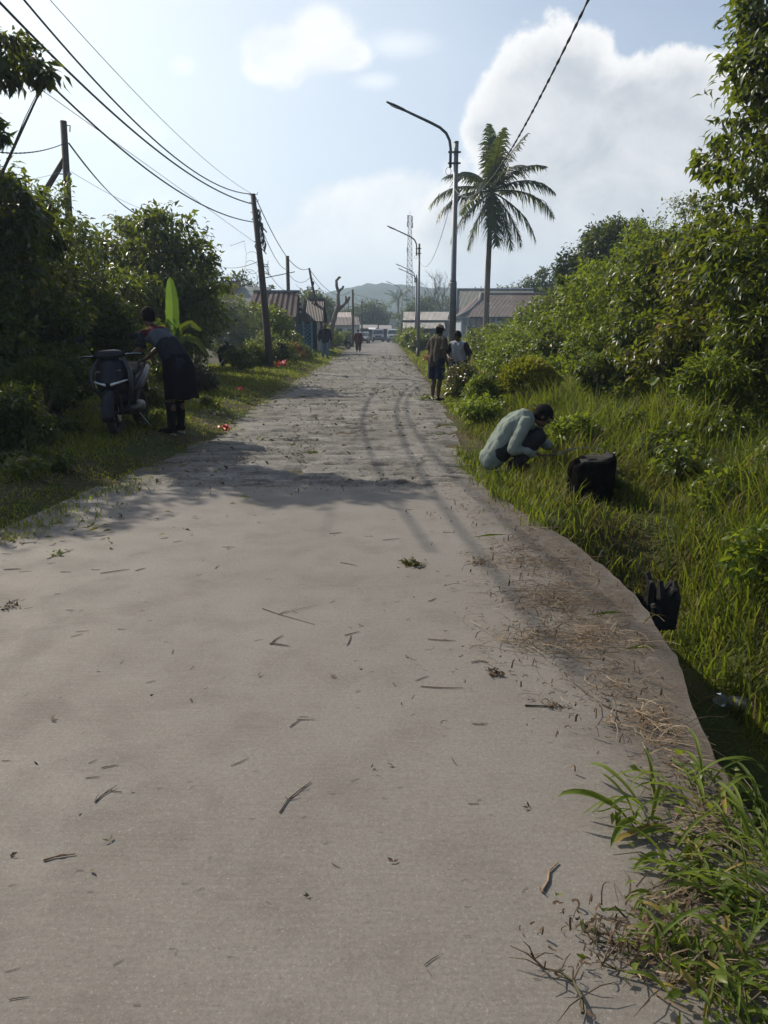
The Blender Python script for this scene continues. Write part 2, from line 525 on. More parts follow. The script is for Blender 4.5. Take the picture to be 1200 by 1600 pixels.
def road_mat():
    m, k, b = new_mat("worn_concrete")
    g = k.new('ShaderNodeNewGeometry'); P = g.outputs['Position']
    sep = k.new('ShaderNodeSeparateXYZ'); k.l.new(P, sep.inputs[0])
    big = k.noise(P, .5, 5, .6, .5); mid = k.noise(P, 2.6, 6, .68, .4); fine = k.noise(P, 40, 5, .7)
    peb = k.new('ShaderNodeTexVoronoi'); peb.inputs['Scale'].default_value = 34; k.l.new(P, peb.inputs['Vector'])
    c = k.mix(k.mapr(big, .3, .7), (.158, .145, .128), (.235, .219, .197))
    c = k.mix(k.mapr(mid, .42, .68, 0, .9), c, (.075, .068, .060))
    c = k.mix(k.mapr(k.noise(k.scale(P, (.7, 1.6, 1)), 1.1, 6, .6, 1.0), .58, .68, 0, .8), c, (.33, .318, .295))
    c = k.mix(k.mapr(peb.outputs['Distance'], .1, .5, .45, 0), c, (.27, .258, .24))
    c = k.mix(k.mapr(fine, .3, .7, .6, 0), c, (.045, .04, .035))
    wv = k.vm('ADD', k.scale(P, (.42, 1.5, 1)), k.vm('SCALE', k.vm('SUBTRACT', k.noise(P, 2.2, 5, .65, 0, 1), (.5, .5, .5)), None))
    vo = k.new('ShaderNodeTexVoronoi', feature='DISTANCE_TO_EDGE'); vo.inputs['Scale'].default_value = 1.0; k.l.new(wv, vo.inputs['Vector'])
    crk = k.math('MULTIPLY', k.mapr(vo.outputs['Distance'], .012, .035, 1.0, 0.0), k.mapr(k.noise(P, 1.1, 4, .6), .42, .58))
    c = k.mix(k.math('MULTIPLY', crk, .9), c, (.030, .025, .020))
    c = k.mix(k.math('MULTIPLY', k.mapr(k.noise(k.scale(P, (.8, 2.6, 1)), 2.4, 6, .7), .56, .70), .75), c, (.060, .052, .043))
    # moss and soil creeping in from the sides
    ragged = k.math('ADD', sep.outputs[0], k.math('MULTIPLY', k.math('SUBTRACT', k.noise(P, 1.3, 6, .65), .5), 2.0))
    c = k.mix(k.mapr(ragged, -2.1, -2.9, 0, .75), c, k.mix(mid, (.10, .085, .06), (.06, .07, .03)))
    c = k.mix(k.mapr(ragged, .85, 1.4, 0, .7), c, k.mix(mid, (.10, .08, .056), (.055, .055, .025)))
    k.l.new(c, b.inputs['Base Color']); b.inputs['Roughness'].default_value = .86; b.inputs['Specular IOR Level'].default_value = .3
    h = k.math('ADD', k.math('MULTIPLY', fine, .5), k.math('MULTIPLY', peb.outputs['Distance'], -.35))
    bn = k.new('ShaderNodeBump'); bn.inputs['Strength'].default_value = .9; bn.inputs['Distance'].default_value = .016
    k.l.new(h, bn.inputs['Height']); k.l.new(bn.outputs[0], b.inputs['Normal'])
    return m

def strip(name, ya, edge_l, edge_r, zf, thick, nx, mat):
    ny = len(ya)
    u = np.linspace(0, 1, nx)[None, :]
    L = edge_l(ya)[:, None]; Rr = edge_r(ya)[:, None]
    X = L + (Rr - L) * u; Y = np.repeat(ya[:, None], nx, 1); Z = zf(X, Y, u)
    V = [np.stack([X.ravel(), Y.ravel(), Z.ravel()], 1)]; F = [grid_faces(nx, ny)]
    # skirts all round
    n0 = nx * ny
    ring = list(range(nx)) + [r * nx + nx - 1 for r in range(1, ny)] + [(ny - 1) * nx + c for c in range(nx - 2, -1, -1)] + [r * nx for r in range(ny - 2, 0, -1)]
    ring = np.array(ring)
    hi = V[0][ring].copy(); low = hi.copy(); low[:, 2] = -thick
    k = len(ring); a = np.arange(k); bnx = (a + 1) % k
    V += [hi, low]                      # own corners, so that the arris stays crisp
    F.append(np.stack([n0 + a, n0 + k + a, n0 + k + bnx, n0 + bnx], 1))
    o = link_mesh(name, np_mesh(name, np.concatenate(V), np.concatenate(F), False), mat)
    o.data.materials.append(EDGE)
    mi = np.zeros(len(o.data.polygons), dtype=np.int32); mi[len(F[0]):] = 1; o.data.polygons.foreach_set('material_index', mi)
    return tag(o, kind='structure')
EDGE = plain("shaded_mossy_side", (.032, .030, .022), .95, var=.5, scale=14, bump=.8, bscale=40, spec=.1)  # dark side skirts: drain shade put into the colour, along with dirt and moss

ya = axis([(-4, 0, .5), (0, 6.98, .035)])
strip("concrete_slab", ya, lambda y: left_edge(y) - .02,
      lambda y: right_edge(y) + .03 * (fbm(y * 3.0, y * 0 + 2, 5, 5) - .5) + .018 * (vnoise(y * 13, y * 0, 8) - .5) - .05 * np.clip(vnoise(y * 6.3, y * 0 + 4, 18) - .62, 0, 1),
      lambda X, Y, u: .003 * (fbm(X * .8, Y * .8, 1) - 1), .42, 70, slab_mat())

ya = axis([(7.0, 20, .05), (20, 46, .12), (46, 140, .9), (140, 210, 6)])
def old_z(X, Y, u):
    fade = 1 - sstep(30, 60, Y)
    r = .5 * (fbm(X * 1.1, Y * 1.6, 21, 5) - .5)
    # broken joints across the carriageway
    wob = .35 * (fbm(X * 1.4, Y * .2, 31) - .5)
    crack = np.zeros_like(X)
    for q, yc in enumerate([7.2, 7.4, 7.6, 7.9, 8.3, 8.6, 9.0, 9.3, 9.8, 10.2, 10.7, 11.2, 11.6, 12.2, 12.8, 13.4, 14.0, 14.7, 15.5, 16.4, 17.4, 18.5, 19.7, 21.2, 23, 25, 27.5, 30, 33, 37, 42]):
        c0 = -2.2 + 3 * vnoise(np.array([q * 1.7]), np.array([.3]), 77)[0]
        w = 1.4 * (.4 + vnoise(np.array([q * 2.3]), np.array([.9]), 78)[0])
        on = np.exp(-((X - c0) / w) ** 4)
        crack += on * np.exp(-((Y + wob * (1 + .5 * math.sin(q)) - yc) / (.035 + .006 * q)) ** 2) * (.4 + vnoise(X * 5, Y * 2, 50 + q))
    pits = np.clip(fbm(X * 3.2, Y * 4.2, 41, 4) - .56, 0, 1) * .22
    return -.012 + .030 * r - .030 * crack * (.3 + fade) - pits * .9 - .03 * sstep(.86, 1, u) - .03 * sstep(.14, 0, u)
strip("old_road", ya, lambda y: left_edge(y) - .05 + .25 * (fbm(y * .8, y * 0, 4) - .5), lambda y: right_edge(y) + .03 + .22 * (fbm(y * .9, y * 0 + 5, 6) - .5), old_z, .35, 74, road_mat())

# ------------------------------------------------------------------ hills in the haze
def hill_mesh():
    x = np.linspace(-620, 620, 400); y = np.linspace(430, 900, 60)
    X, Y = np.meshgrid(x, y)
    s = np.sin(np.clip((Y - 430) / 470, 0, 1) * math.pi) ** .7
    ridge = 17 + 16 * fbm(X / 95 + 3.1, Y / 300, 61, 3) + 9 * np.exp(-((X - 20) / 70) ** 2)
    trees = 5.0 * fbm(X / 7.0, Y / 9.0, 62, 3) + 2.0 * fbm(X / 2.5, Y / 3.0, 63, 2)
    Z = s * (ridge + trees) - 2
    return np_mesh("hills", np.stack([X.ravel(), Y.ravel(), Z.ravel()], 1), grid_faces(400, 60), True)
def hill_mat():
    m, k, b = new_mat("forested_hill")
    g = k.new('ShaderNodeNewGeometry')
    n = k.noise(g.outputs['Position'], .25, 5, .65)
    k.l.new(k.mix(k.mapr(n, .3, .7), (.012, .026, .012), (.030, .048, .022)), b.inputs['Base Color'])
    b.inputs['Roughness'].default_value = .9; b.inputs['Specular IOR Level'].default_value = .15
    return m
tag(link_mesh("hills", hill_mesh(), hill_mat()), kind='structure')
# ------------------------------------------------------------------ foliage
M = {}
M['bark'] = plain("bark", (.10, .075, .055), .9, var=.35, scale=20, bump=.8, bscale=50)
M['grey_bark'] = plain("grey_bark", (.16, .14, .12), .9, var=.35, scale=20, bump=.8, bscale=50)
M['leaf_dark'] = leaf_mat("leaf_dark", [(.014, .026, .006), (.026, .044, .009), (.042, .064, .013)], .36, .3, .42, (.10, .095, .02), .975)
M['leaf_mid'] = leaf_mat("leaf_mid", [(.020, .036, .006), (.040, .062, .010), (.072, .098, .016)], .34, .35, .42, (.16, .12, .02), .965)
M['leaf_bright'] = leaf_mat("leaf_bright", [(.035, .062, .008), (.072, .110, .014), (.125, .165, .022)], .38, .3, .54, (.18, .17, .03), .965)
M['leaf_lime'] = leaf_mat('leaf_lime', [(.055, .10, .012), (.10, .155, .018), (.16, .21, .028)], .4, .35, .5, (.22, .19, .03), .95)
M['leaf_olive'] = leaf_mat("leaf_olive", [(.026, .032, .007), (.055, .060, .012), (.095, .095, .018)], .34, .35, .44, (.17, .075, .018), .93)
M['leaf_gold'] = leaf_mat("leaf_gold", [(.09, .085, .012), (.17, .15, .02), (.25, .21, .03)], .5, .25, .5)
M['leaf_croton'] = leaf_mat("leaf_croton", [(.020, .035, .010), (.035, .05, .012), (.10, .05, .012)], .35, .5, .3, (.22, .09, .015), .86)
M['leaf_far'] = leaf_mat("leaf_far", [(.018, .034, .010), (.032, .055, .014), (.048, .07, .018)], .6, .2, .25)
M['leaf_purple'] = leaf_mat("leaf_purple", [(.018, .014, .010), (.030, .020, .012), (.028, .036, .012)], .45, .4, .2)
M['leaf_orange'] = leaf_mat("leaf_orange", [(.22, .06, .015), (.30, .12, .02), (.10, .08, .02)], .5, .4, .3, tcol=(.35, .15, .03))
M['banana'] = leaf_mat("banana", [(.05, .10, .014), (.07, .12, .018)], .4, .5, .5, tcol=(.24, .40, .035))
M['palm_leaf'] = leaf_mat("palm_leaf", [(.012, .024, .007), (.021, .037, .010), (.032, .048, .013)], .42, .35, .22, (.07, .055, .016), .96)

def unit(a):
    return a / np.maximum(np.linalg.norm(a, axis=-1, keepdims=True), 1e-9)

def leaves(name, P, DIR, N, L, W, bend=.25):
    """one folded leaf per point: six corners, four triangles"""
    DIR = unit(DIR); side = unit(np.cross(DIR, N)); up = unit(np.cross(side, DIR))
    L = L[:, None]; W = W[:, None]
    a = P
    m = P + DIR * L * .5 - up * L * bend * .12
    t = P + DIR * L - up * L * bend
    l = P + DIR * L * .42 + side * W * .5 + up * W * .18
    r = P + DIR * L * .42 - side * W * .5 + up * W * .18
    n = len(P)
    V = np.stack([a, l, m, r, t], 1).reshape(-1, 3)
    i = np.arange(n)[:, None] * 5
    F = np.concatenate([i + [0, 2, 1], i + [1, 2, 4], i + [0, 3, 2], i + [3, 4, 2]], 0)
    return np_mesh(name, V, F)

def crown_points(blobs, n, rng, clump=.30, per=26, inner=.22, flat=.85):
    """points gathered in clumps on ellipsoidal boughs -> P, outward, clump centres"""
    areas = np.array([(b[3] * b[4] + b[4] * b[5] + b[3] * b[5]) for b in blobs]); w = areas / areas.sum()
    Ps, Os, Cs = [], [], []
    for b, wi in zip(blobs, w):
        c = np.array(b[:3]); r = np.array(b[3:6])
        k = max(5, int(per * min(2.5, (b[3] * b[4] + b[4] * b[5] + b[3] * b[5]) / areas.mean())))
        d = unit(rng.normal(size=(k, 3)))
        rad = rng.uniform(.62, 1.06, (k, 1))
        cc = c + d * r * rad
        m = max(8, int(n * wi))
        sel = rng.integers(0, k, m)
        sz = clump * r.mean() * rng.uniform(.55, 1.25, (k, 1))
        off = rng.normal(size=(m, 3)) * np.array([1, 1, flat]) * .55
        ln = np.linalg.norm(off, axis=1, keepdims=True)
        off = off / np.maximum(ln, 1e-6) * np.minimum(ln, 1.3)
        p = cc[sel] + off * sz[sel]
        q = rng.random(m) < inner
        p[q] = c + unit(rng.normal(size=(q.sum(), 3))) * r * rng.random((q.sum(), 1)) ** .5 * .85
        o = unit((p - c) / r) * .6 + unit(off + 1e-6) * .4
        Ps.append(p); Os.append(o); Cs.append((c, cc))
    return np.concatenate(Ps), np.concatenate(Os), Cs

def crown_mesh(name, blobs, n, leaf, rng, clump=.30, per=26, droop=.35, wid=.42, inner=.22, zmin=None, upn=.7):
    P, O, C = crown_points(blobs, n, rng, clump, per, inner)
    if zmin is not None:
        keep = P[:, 2] > zmin + rng.random(len(P)) * .05
        P, O = P[keep], O[keep]
    m = len(P)
    d = unit(O * .8 + rng.normal(size=(m, 3)) * .55 + np.array([0, 0, -droop]))
    nn = unit(np.array([0, 0, upn]) + O * .45 + rng.normal(size=(m, 3)) * .45)
    L = leaf * rng.uniform(.6, 1.35, m)
    return leaves(name, P, d, nn, L, L * wid * rng.uniform(.8, 1.2, m)), C

def limbs(base, C, r0, rng, fork=.35, twigs=5, nseg=6):
    """trunk from the base to the middle of every bough, twigs on to the leaf clumps"""
    mb = MB()
    base = Vector(base)
    cents = [Vector(c) for c, cc in C]
    mean = sum(cents, Vector()) / len(cents)
    top = base.lerp(mean, fork); top.x += rng.normal() * .03; top.y += rng.normal() * .03
    mb.tube([base + Vector((0, 0, -.15)), base + Vector((0, 0, .05)), base.lerp(top, .5) + Vector((rng.normal() * .04, rng.normal() * .04, 0)), top], [r0 * 1.35, r0 * 1.1, r0 * .9, r0 * .75], 9)
    for (c, cc) in C:
        c = Vector(c)
        mid = top.lerp(c, .5) + Vector((rng.normal() * .08, rng.normal() * .08, rng.normal() * .05 + .04))
        mb.tube([top - Vector((0, 0, .05)), mid, c], [r0 * .6, r0 * .38, r0 * .2], 6)
        for j in range(min(twigs, len(cc))):
            e = Vector(cc[rng.integers(0, len(cc))])
            st = mid.lerp(c, rng.random())
            mm = st.lerp(e, .5) + Vector((rng.normal() * .05, rng.normal() * .05, .04))
            mb.tube([st, mm, e], [r0 * .16, r0 * .10, r0 * .05], 4, cap=False)
    return mb

def tree(name, label, cat, base, blobs, n, leaf, mat, r0=.06, seed=1, group=None, clump=.30, per=26, droop=.35, wid=.42, bark='bark',
         inner=.22, flowers=None, fork=.35, crown='crown', stem='trunk', ground=True, upn=.7):
    """blobs are given relative to the base: (x, y, z, rx, ry, rz)"""
    rng = np.random.default_rng(seed)
    base = Vector(base)
    root = empty(name, base, 0, label, cat, group)
    me, C = crown_mesh(crown, blobs, n, leaf, rng, clump, per, droop, wid, inner, zmin=.02 if ground else None, upn=upn)
    link_mesh(crown, me, M[mat], root)
    limbs((0, 0, 0), C, r0, rng, fork).build(stem, M[bark], root)
    if flowers:
        nf, fm, fs = flowers
        P, O, _ = crown_points(blobs, nf * 3, rng, clump, per, 0)
        P = P[O[:, 1] < .3][:nf]
        for p in P:
            mb = MB()
            for q in range(5):
                a = q * 1.256 + rng.random()
                t = Vector((math.cos(a), -.5, math.sin(a))) * fs
                s = Vector((-math.sin(a), 0, math.cos(a))) * fs * .45
                p0 = Vector(p)
                mb.add([p0, p0 + t * .7 + s, p0 + t, p0 + t * .7 - s], [(0, 1, 2, 3)])
            mb.build('flower', fm, root)
    return root

def bush_blobs(w, d, h, k, rng, low=.25):
    """an uneven heap of boughs filling a width x depth x height"""
    out = []
    for i in range(k):
        x = rng.uniform(-.5, .5) * w * .72; y = rng.uniform(-.5, .5) * d * .72
        t = (i + .5) / k
        z = h * (low + (1 - low - .18) * t) * rng.uniform(.9, 1.05)
        sh = 1 - .45 * t
        r = rng.uniform(.24, .36)
        out.append((x * sh, y * sh, z, w * r, d * r, h * rng.uniform(.17, .26)))
    return out

def bush(name, label, cat, x, y, w, d, h, n, leaf, mat, seed, k=9, **kw):
    rng = np.random.default_rng(seed + 500)
    return tree(name, label, cat, at(x, y), bush_blobs(w, d, h, k, rng), n, leaf, mat, r0=kw.pop('r0', .035), seed=seed, fork=.2, stem='stem', crown='foliage', **kw)

RED = plain("flower_red", (.62, .03, .02), .5, var=.2)
ORANGE = plain("flower_orange", (.65, .16, .03), .5, var=.2)
PINK = plain("flower_pink", (.6, .12, .16), .5, var=.2)

# ---- right-hand side
tree('tree', 'tallest leafy tree at the right border, its crown rising out of the frame', 'tree', at(5.5, 10.3),
     [(.1, .2, 5.2, 1.15, 1.1, .95), (-.15, -.2, 4.2, 1.05, 1.1, .9), (.6, .1, 3.3, 1.3, 1.2, .9), (-.55, -.3, 3.1, .8, .9, .7), (-.35, .1, 2.2, 1.0, 1.1, .8), (.5, -.2, 6.2, 1.0, .9, .8),
      (-.55, -.5, 1.5, .9, .8, .7), (-.8, -.2, 3.95, .55, .5, .33), (-.78, .3, 4.75, .5, .5, .4), (.5, -.5, 1.6, 1.2, .9, .9), (-.95, .5, 3.2, .5, .5, .3), (.9, -.9, 5.0, .9, .7, .8), (.75, -.9, 2.6, .9, .7, .9)],
     24000, .135, 'leaf_mid', .12, 11, per=34, clump=.24, droop=.5, wid=.40, fork=.45)
tree('tree', 'low tree with drooping branch tips poking in at the upper right corner', 'tree', at(5.0, 7.6),
     [(-1.05, .0, 4.45, .42, .4, .22), (-.5, -.1, 4.8, .5, .5, .35), (.3, 0, 4.6, .6, .6, .5), (.6, 0, 3.8, .7, .7, .6), (.9, .0, 2.8, .8, .8, .7), (.7, -.2, 1.8, .9, .8, .7), (.6, .2, 1.0, .8, .8, .6)], 9000, .14, 'leaf_mid', .07, 12, per=24, clump=.26, droop=.55, wid=.38, fork=.6)
rs = [
    # name, label, x, y, w, d, h, n, leaf, mat
    ('shrub', 'glossy dark shrub with a few orange leaves at the foot of the tallest right-hand tree', 5.55, 12.3, 2.3, 2.4, 2.7, 14000, .12, 'leaf_olive'),
    ('shrub', 'tangled glossy shrub with a red flower, second along the right hedge from the tall tree', 5.55, 14.6, 2.4, 2.6, 2.65, 14000, .12, 'leaf_mid'),
    ('shrub', 'light green shrub with a feathery top before the dark round tree', 5.75, 17.3, 2.7, 2.8, 3.1, 15000, .125, 'leaf_bright'),
    ('shrub', 'bright green shrub left of the feathery one, sloping down the right hedge', 5.8, 20.5, 2.6, 3.0, 2.75, 13000, .13, 'leaf_bright'),
    ('shrub', 'broad green shrub with straggling tips against the sky, middle of the right hedge', 6.0, 24.5, 2.7, 3.4, 2.5, 12000, .14, 'leaf_mid'),
    ('shrub', 'rounded yellow green shrub in front of the rusty roof', 6.1, 29, 2.8, 3.6, 2.0, 9000, .15, 'leaf_bright'),
    ('shrub', 'low leafy shrub at the far end of the right hedge by the palm', 6.0, 35, 3.0, 4.0, 1.4, 7000, .17, 'leaf_mid'),
]
for i, (nm, lb, x, y, w, d, h, n, lf, mt) in enumerate(rs):
    fl = (1, RED, .07) if i == 1 else None
    bush(nm, lb, 'shrub', x, y, w, d, h, n, lf, mt, 30 + i, k=14, group='shrubs of the right-hand hedge', flowers=fl, clump=.19, per=42, inner=.12, wid=[.42, .5, .30, .55, .38, .45, .4][i])
lo = [
    ('low undergrowth shrub with long narrow leaves below the tall right-hand tree', 4.8, 9.4, 1.6, 1.4, 1.4, 5000, .14, 'leaf_mid'),
    ('low shrub of mixed green and yellow leaves under the glossy hedge', 4.6, 11.2, 1.6, 1.9, 1.45, 5000, .12, 'leaf_olive'),
    ('low dark shrub with orange fallen leaves in front of the tangled hedge', 4.6, 13.4, 1.5, 2.2, 1.5, 5000, .11, 'leaf_mid'),
    ('low fresh green shrub in front of the feathery light green one', 4.6, 16.0, 1.5, 2.4, 1.3, 5000, .11, 'leaf_bright'),
    ('low shrub between the hedge and the yellow clipped bush', 4.3, 19.0, 1.7, 2.6, 1.3, 5000, .11, 'leaf_mid'),
    ('low dark glossy shrub just right of the yellow clipped bush', 3.2, 16.8, 1.1, 1.4, .85, 4000, .09, 'leaf_dark'),
    ('spreading bush with pale flowers behind the man in the blue shorts', 4.2, 23.5, 2.2, 3.4, 1.35, 5500, .12, 'leaf_lime'),
    ('leafy patch of tall weeds right of the man in the pale shirt', 3.9, 28, 2.4, 4, 1.3, 4500, .13, 'leaf_mid'),
    ('fresh green knee high shrub left of the feathery hedge shrub', 3.4, 20.5, 1.6, 2.2, 1.1, 4000, .11, 'leaf_lime'),
    ('sprawling shrub on the bank above the black stump', 4.1, 9.0, 1.3, 1.2, .9, 3500, .11, 'leaf_bright'),
    ('tousled shrub on the bank in the middle of the sunlit grass', 3.7, 12.2, 1.2, 1.3, .85, 3200, .10, 'leaf_mid'),
    ('sunlit low shrub right behind the yellow clipped bush', 3.0, 14.8, 1.1, 1.3, .9, 3000, .10, 'leaf_lime'),
    ('wide bush at the roadside left of the palm trunk', 4.4, 34, 2.6, 4.5, 1.2, 4000, .15, 'leaf_lime'),
]
for i, (lb, x, y, w, d, h, n, lf, mt) in enumerate(lo):
    bush('low_shrub', lb, 'shrub', x, y, w, d, h, n, lf, mt, 60 + i, k=8, group='low shrubs along the right verge', wid=[.22, .45, .5, .4, .55, .35, .3, .5, .42][i % 9], clump=.22)

wr = np.random.default_rng(717)
for i in range(26):
    y = wr.uniform(2.9, 11.5); x = float(right_edge(np.array([y]))[0]) + wr.uniform(.75, 3.2)
    s = wr.uniform(.7, 1.4)
    bush('broad_leaved_weed', 'small broad leaved weed growing among the tall grass of the right bank', 'weed', x, y, .42 * s, .42 * s, .34 * s, 420, .07, ['leaf_bright', 'leaf_mid', 'leaf_lime', 'leaf_olive'][i % 4], 800 + i, k=4, r0=.008, wid=.55, group='broad leaved weeds on the right bank')
for i in range(12):
    y = wr.uniform(6.8, 15); x = float(left_edge(y)) - wr.uniform(.5, 1.9)
    bush('verge_weed', 'small dark leafy weed in the shaded mown grass at the left', 'weed', x, y, .4, .4, .22, 300, .06, ['leaf_dark', 'leaf_mid'][i % 2], 840 + i, k=4, r0=.006, wid=.5, group='weeds in the left verge')

# single garden plants by the right kerb
def dome(name, label, x, y, rx, rz, n, leaf, mat, seed, flat=False, stalk=.12, lift=.35):
    """clipped round bush: short upright leaves over a ball"""
    rng = np.random.default_rng(seed)
    b = at(x, y)
    root = empty(name, b, 0, label, 'bush')
    d = unit(rng.normal(size=(n, 3))); d[:, 2] = np.where(d[:, 2] < -.5, -d[:, 2], d[:, 2])
    rad = (1 + .10 * (fbm(np.arctan2(d[:, 1], d[:, 0]) * 2 + 5, d[:, 2] * 3, seed) - .5) * 2)[:, None] * rng.uniform(.82, 1.03, (n, 1))
    P = d * np.array([rx, rx, rz]) * rad + np.array([0, 0, rz + stalk])
    dr = unit(d + np.array([0, 0, lift]) + rng.normal(size=(n, 3)) * .35)
    nn = unit(rng.normal(size=(n, 3)) + d)
    L = leaf * rng.uniform(.6, 1.4, n)
    link_mesh('foliage', leaves('foliage', P, dr, nn, L, L * .32), M[mat], root)
    mb = MB()
    for q in range(6):
        a = q * 1.05
        mb.tube([(0, 0, -.1), (.04 * math.cos(a), .04 * math.sin(a), stalk), (rx * .6 * math.cos(a), rx * .6 * math.sin(a), rz * 1.1 + stalk)], [.03, .025, .012], 5)
    mb.build('stem', M['bark'], root)
    return root
dome('clipped_bush', 'round clipped bush with yellow green tips behind the crouching man', 2.52, 13.2, .46, .36, 5200, .085, 'leaf_gold', 90, stalk=.22)
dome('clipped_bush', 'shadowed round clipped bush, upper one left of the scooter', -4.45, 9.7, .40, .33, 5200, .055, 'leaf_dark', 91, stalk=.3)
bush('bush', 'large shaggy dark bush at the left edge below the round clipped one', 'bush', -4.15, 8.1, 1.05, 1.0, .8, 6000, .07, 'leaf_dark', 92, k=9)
bush('leafy_shrub', 'bright lime green shrub left of the yellow clipped bush', 'shrub', 1.78, 13.3, .66, .6, .78, 2600, .075, 'leaf_lime', 93, k=8)
bush('croton', 'dark croton with reddish leaves beside the man in blue shorts', 'shrub', 1.75, 16.2, .95, 1.0, .85, 3400, .09, 'leaf_croton', 94, k=8)
bush('croton', 'orange tinged croton just behind the lime green shrub', 'shrub', 2.1, 14.8, .6, .6, .72, 1800, .085, 'leaf_croton', 95, k=6)
bush('leafy_shrub', 'low spreading green plant in front of the lime green shrub', 'shrub', 1.5, 11.8, .85, 1.0, .45, 1900, .085, 'leaf_lime', 96, k=7)
bush('leafy_shrub', 'small dark green plant the crouching man is reaching into', 'plant', 2.15, 8.6, .62, .6, .5, 2000, .08, 'leaf_bright', 97, k=7)
bush('croton', 'small dark red leaved plant on the verge by the second lamp post', 'plant', 2.6, 36, 1.1, 1.4, .7, 1200, .14, 'leaf_orange', 98, k=5)

# broad round leaves in the right-hand undergrowth
def round_leaf_plant(label, x, y, h, seed, k=7, r=.085):
    rng = np.random.default_rng(seed)
    root = empty('broad_leaf_plant', at(x, y), 0, label, 'plant')
    st, lf = MB(), MB()
    for i in range(k):
        a = rng.random() * 6.28; o = rng.uniform(.15, .5) * h
        tip = Vector((math.cos(a) * o, math.sin(a) * o, h * rng.uniform(.6, 1.0)))
        st.tube([(0, 0, -.05), tip * .55 + Vector((0, 0, .1)), tip], [.008, .006, .004], 5)
        n = Vector((rng.normal() * .5, -.5 + rng.normal() * .4, .8)).normalized()
        u = n.orthogonal().normalized(); v = n.cross(u); rr = r * rng.uniform(.6, 1.2)
        pts = [tip + (u * math.cos(t) + v * math.sin(t)) * rr * (1 + .1 * math.cos(t)) + n * .02 * math.sin(2 * t) for t in np.linspace(0, 6.283, 11)[:-1]]
        lf.add([tip - n * .015] + pts, [(0, 1 + q, 1 + (q + 1) % 10) for q in range(10)])
    st.build('stem', M['bark'], root)
    lf.build('foliage', M['leaf_lime'], root)
    return root
round_leaf_plant('plant with broad round leaves standing in the grass below the right hedge', 4.0, 10.3, .55, 5)
round_leaf_plant('plant with one big sunlit yellow green leaf against the hedge foot', 3.9, 13.2, .8, 6, k=4)

# ---- left-hand side
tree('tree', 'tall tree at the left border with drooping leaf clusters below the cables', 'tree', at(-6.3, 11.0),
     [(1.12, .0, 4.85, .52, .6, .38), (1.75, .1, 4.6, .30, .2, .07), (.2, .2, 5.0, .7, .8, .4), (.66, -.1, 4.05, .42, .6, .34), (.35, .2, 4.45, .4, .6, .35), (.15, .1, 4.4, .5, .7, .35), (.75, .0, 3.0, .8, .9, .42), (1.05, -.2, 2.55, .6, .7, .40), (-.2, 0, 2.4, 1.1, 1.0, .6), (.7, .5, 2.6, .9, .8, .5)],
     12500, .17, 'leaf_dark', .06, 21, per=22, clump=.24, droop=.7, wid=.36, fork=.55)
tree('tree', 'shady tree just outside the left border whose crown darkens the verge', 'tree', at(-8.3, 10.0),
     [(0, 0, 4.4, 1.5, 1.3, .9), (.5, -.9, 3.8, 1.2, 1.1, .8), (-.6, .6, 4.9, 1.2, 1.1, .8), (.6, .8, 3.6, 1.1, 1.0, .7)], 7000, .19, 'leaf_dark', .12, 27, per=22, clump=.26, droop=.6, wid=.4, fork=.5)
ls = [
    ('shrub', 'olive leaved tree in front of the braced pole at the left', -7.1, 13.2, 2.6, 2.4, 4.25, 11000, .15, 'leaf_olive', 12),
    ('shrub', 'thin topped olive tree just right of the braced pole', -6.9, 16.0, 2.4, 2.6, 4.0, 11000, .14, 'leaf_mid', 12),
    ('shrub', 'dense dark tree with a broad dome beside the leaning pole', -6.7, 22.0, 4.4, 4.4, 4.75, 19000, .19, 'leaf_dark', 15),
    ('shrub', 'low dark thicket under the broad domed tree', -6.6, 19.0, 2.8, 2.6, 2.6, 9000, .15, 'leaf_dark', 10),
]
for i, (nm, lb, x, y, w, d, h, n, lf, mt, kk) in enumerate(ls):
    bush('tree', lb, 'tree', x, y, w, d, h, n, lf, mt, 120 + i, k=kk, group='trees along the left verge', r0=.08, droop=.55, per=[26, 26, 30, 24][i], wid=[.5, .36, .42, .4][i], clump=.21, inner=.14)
lb_ = [
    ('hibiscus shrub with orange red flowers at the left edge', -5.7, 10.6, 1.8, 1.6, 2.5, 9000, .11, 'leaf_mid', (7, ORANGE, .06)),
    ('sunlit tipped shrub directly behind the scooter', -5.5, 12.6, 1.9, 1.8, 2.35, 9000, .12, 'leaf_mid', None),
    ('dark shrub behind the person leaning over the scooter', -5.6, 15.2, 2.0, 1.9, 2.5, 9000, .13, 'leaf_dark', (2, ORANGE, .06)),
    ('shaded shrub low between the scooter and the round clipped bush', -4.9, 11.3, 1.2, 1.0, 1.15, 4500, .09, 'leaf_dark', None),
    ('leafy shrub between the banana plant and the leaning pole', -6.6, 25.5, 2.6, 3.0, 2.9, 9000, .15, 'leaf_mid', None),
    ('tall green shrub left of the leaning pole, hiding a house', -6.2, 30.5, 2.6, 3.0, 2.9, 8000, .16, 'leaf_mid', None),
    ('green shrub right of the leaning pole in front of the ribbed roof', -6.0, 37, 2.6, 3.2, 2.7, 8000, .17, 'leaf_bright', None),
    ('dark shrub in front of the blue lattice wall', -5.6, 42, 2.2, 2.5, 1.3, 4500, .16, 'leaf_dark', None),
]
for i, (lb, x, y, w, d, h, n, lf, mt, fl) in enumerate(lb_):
    bush('shrub', lb, 'shrub', x, y, w, d, h, n, lf, mt, 140 + i, k=10, group='shrubs along the left verge', flowers=fl, wid=[.55, .4, .34, .5, .42, .3, .5, .4][i], clump=.22, per=34, inner=.14)
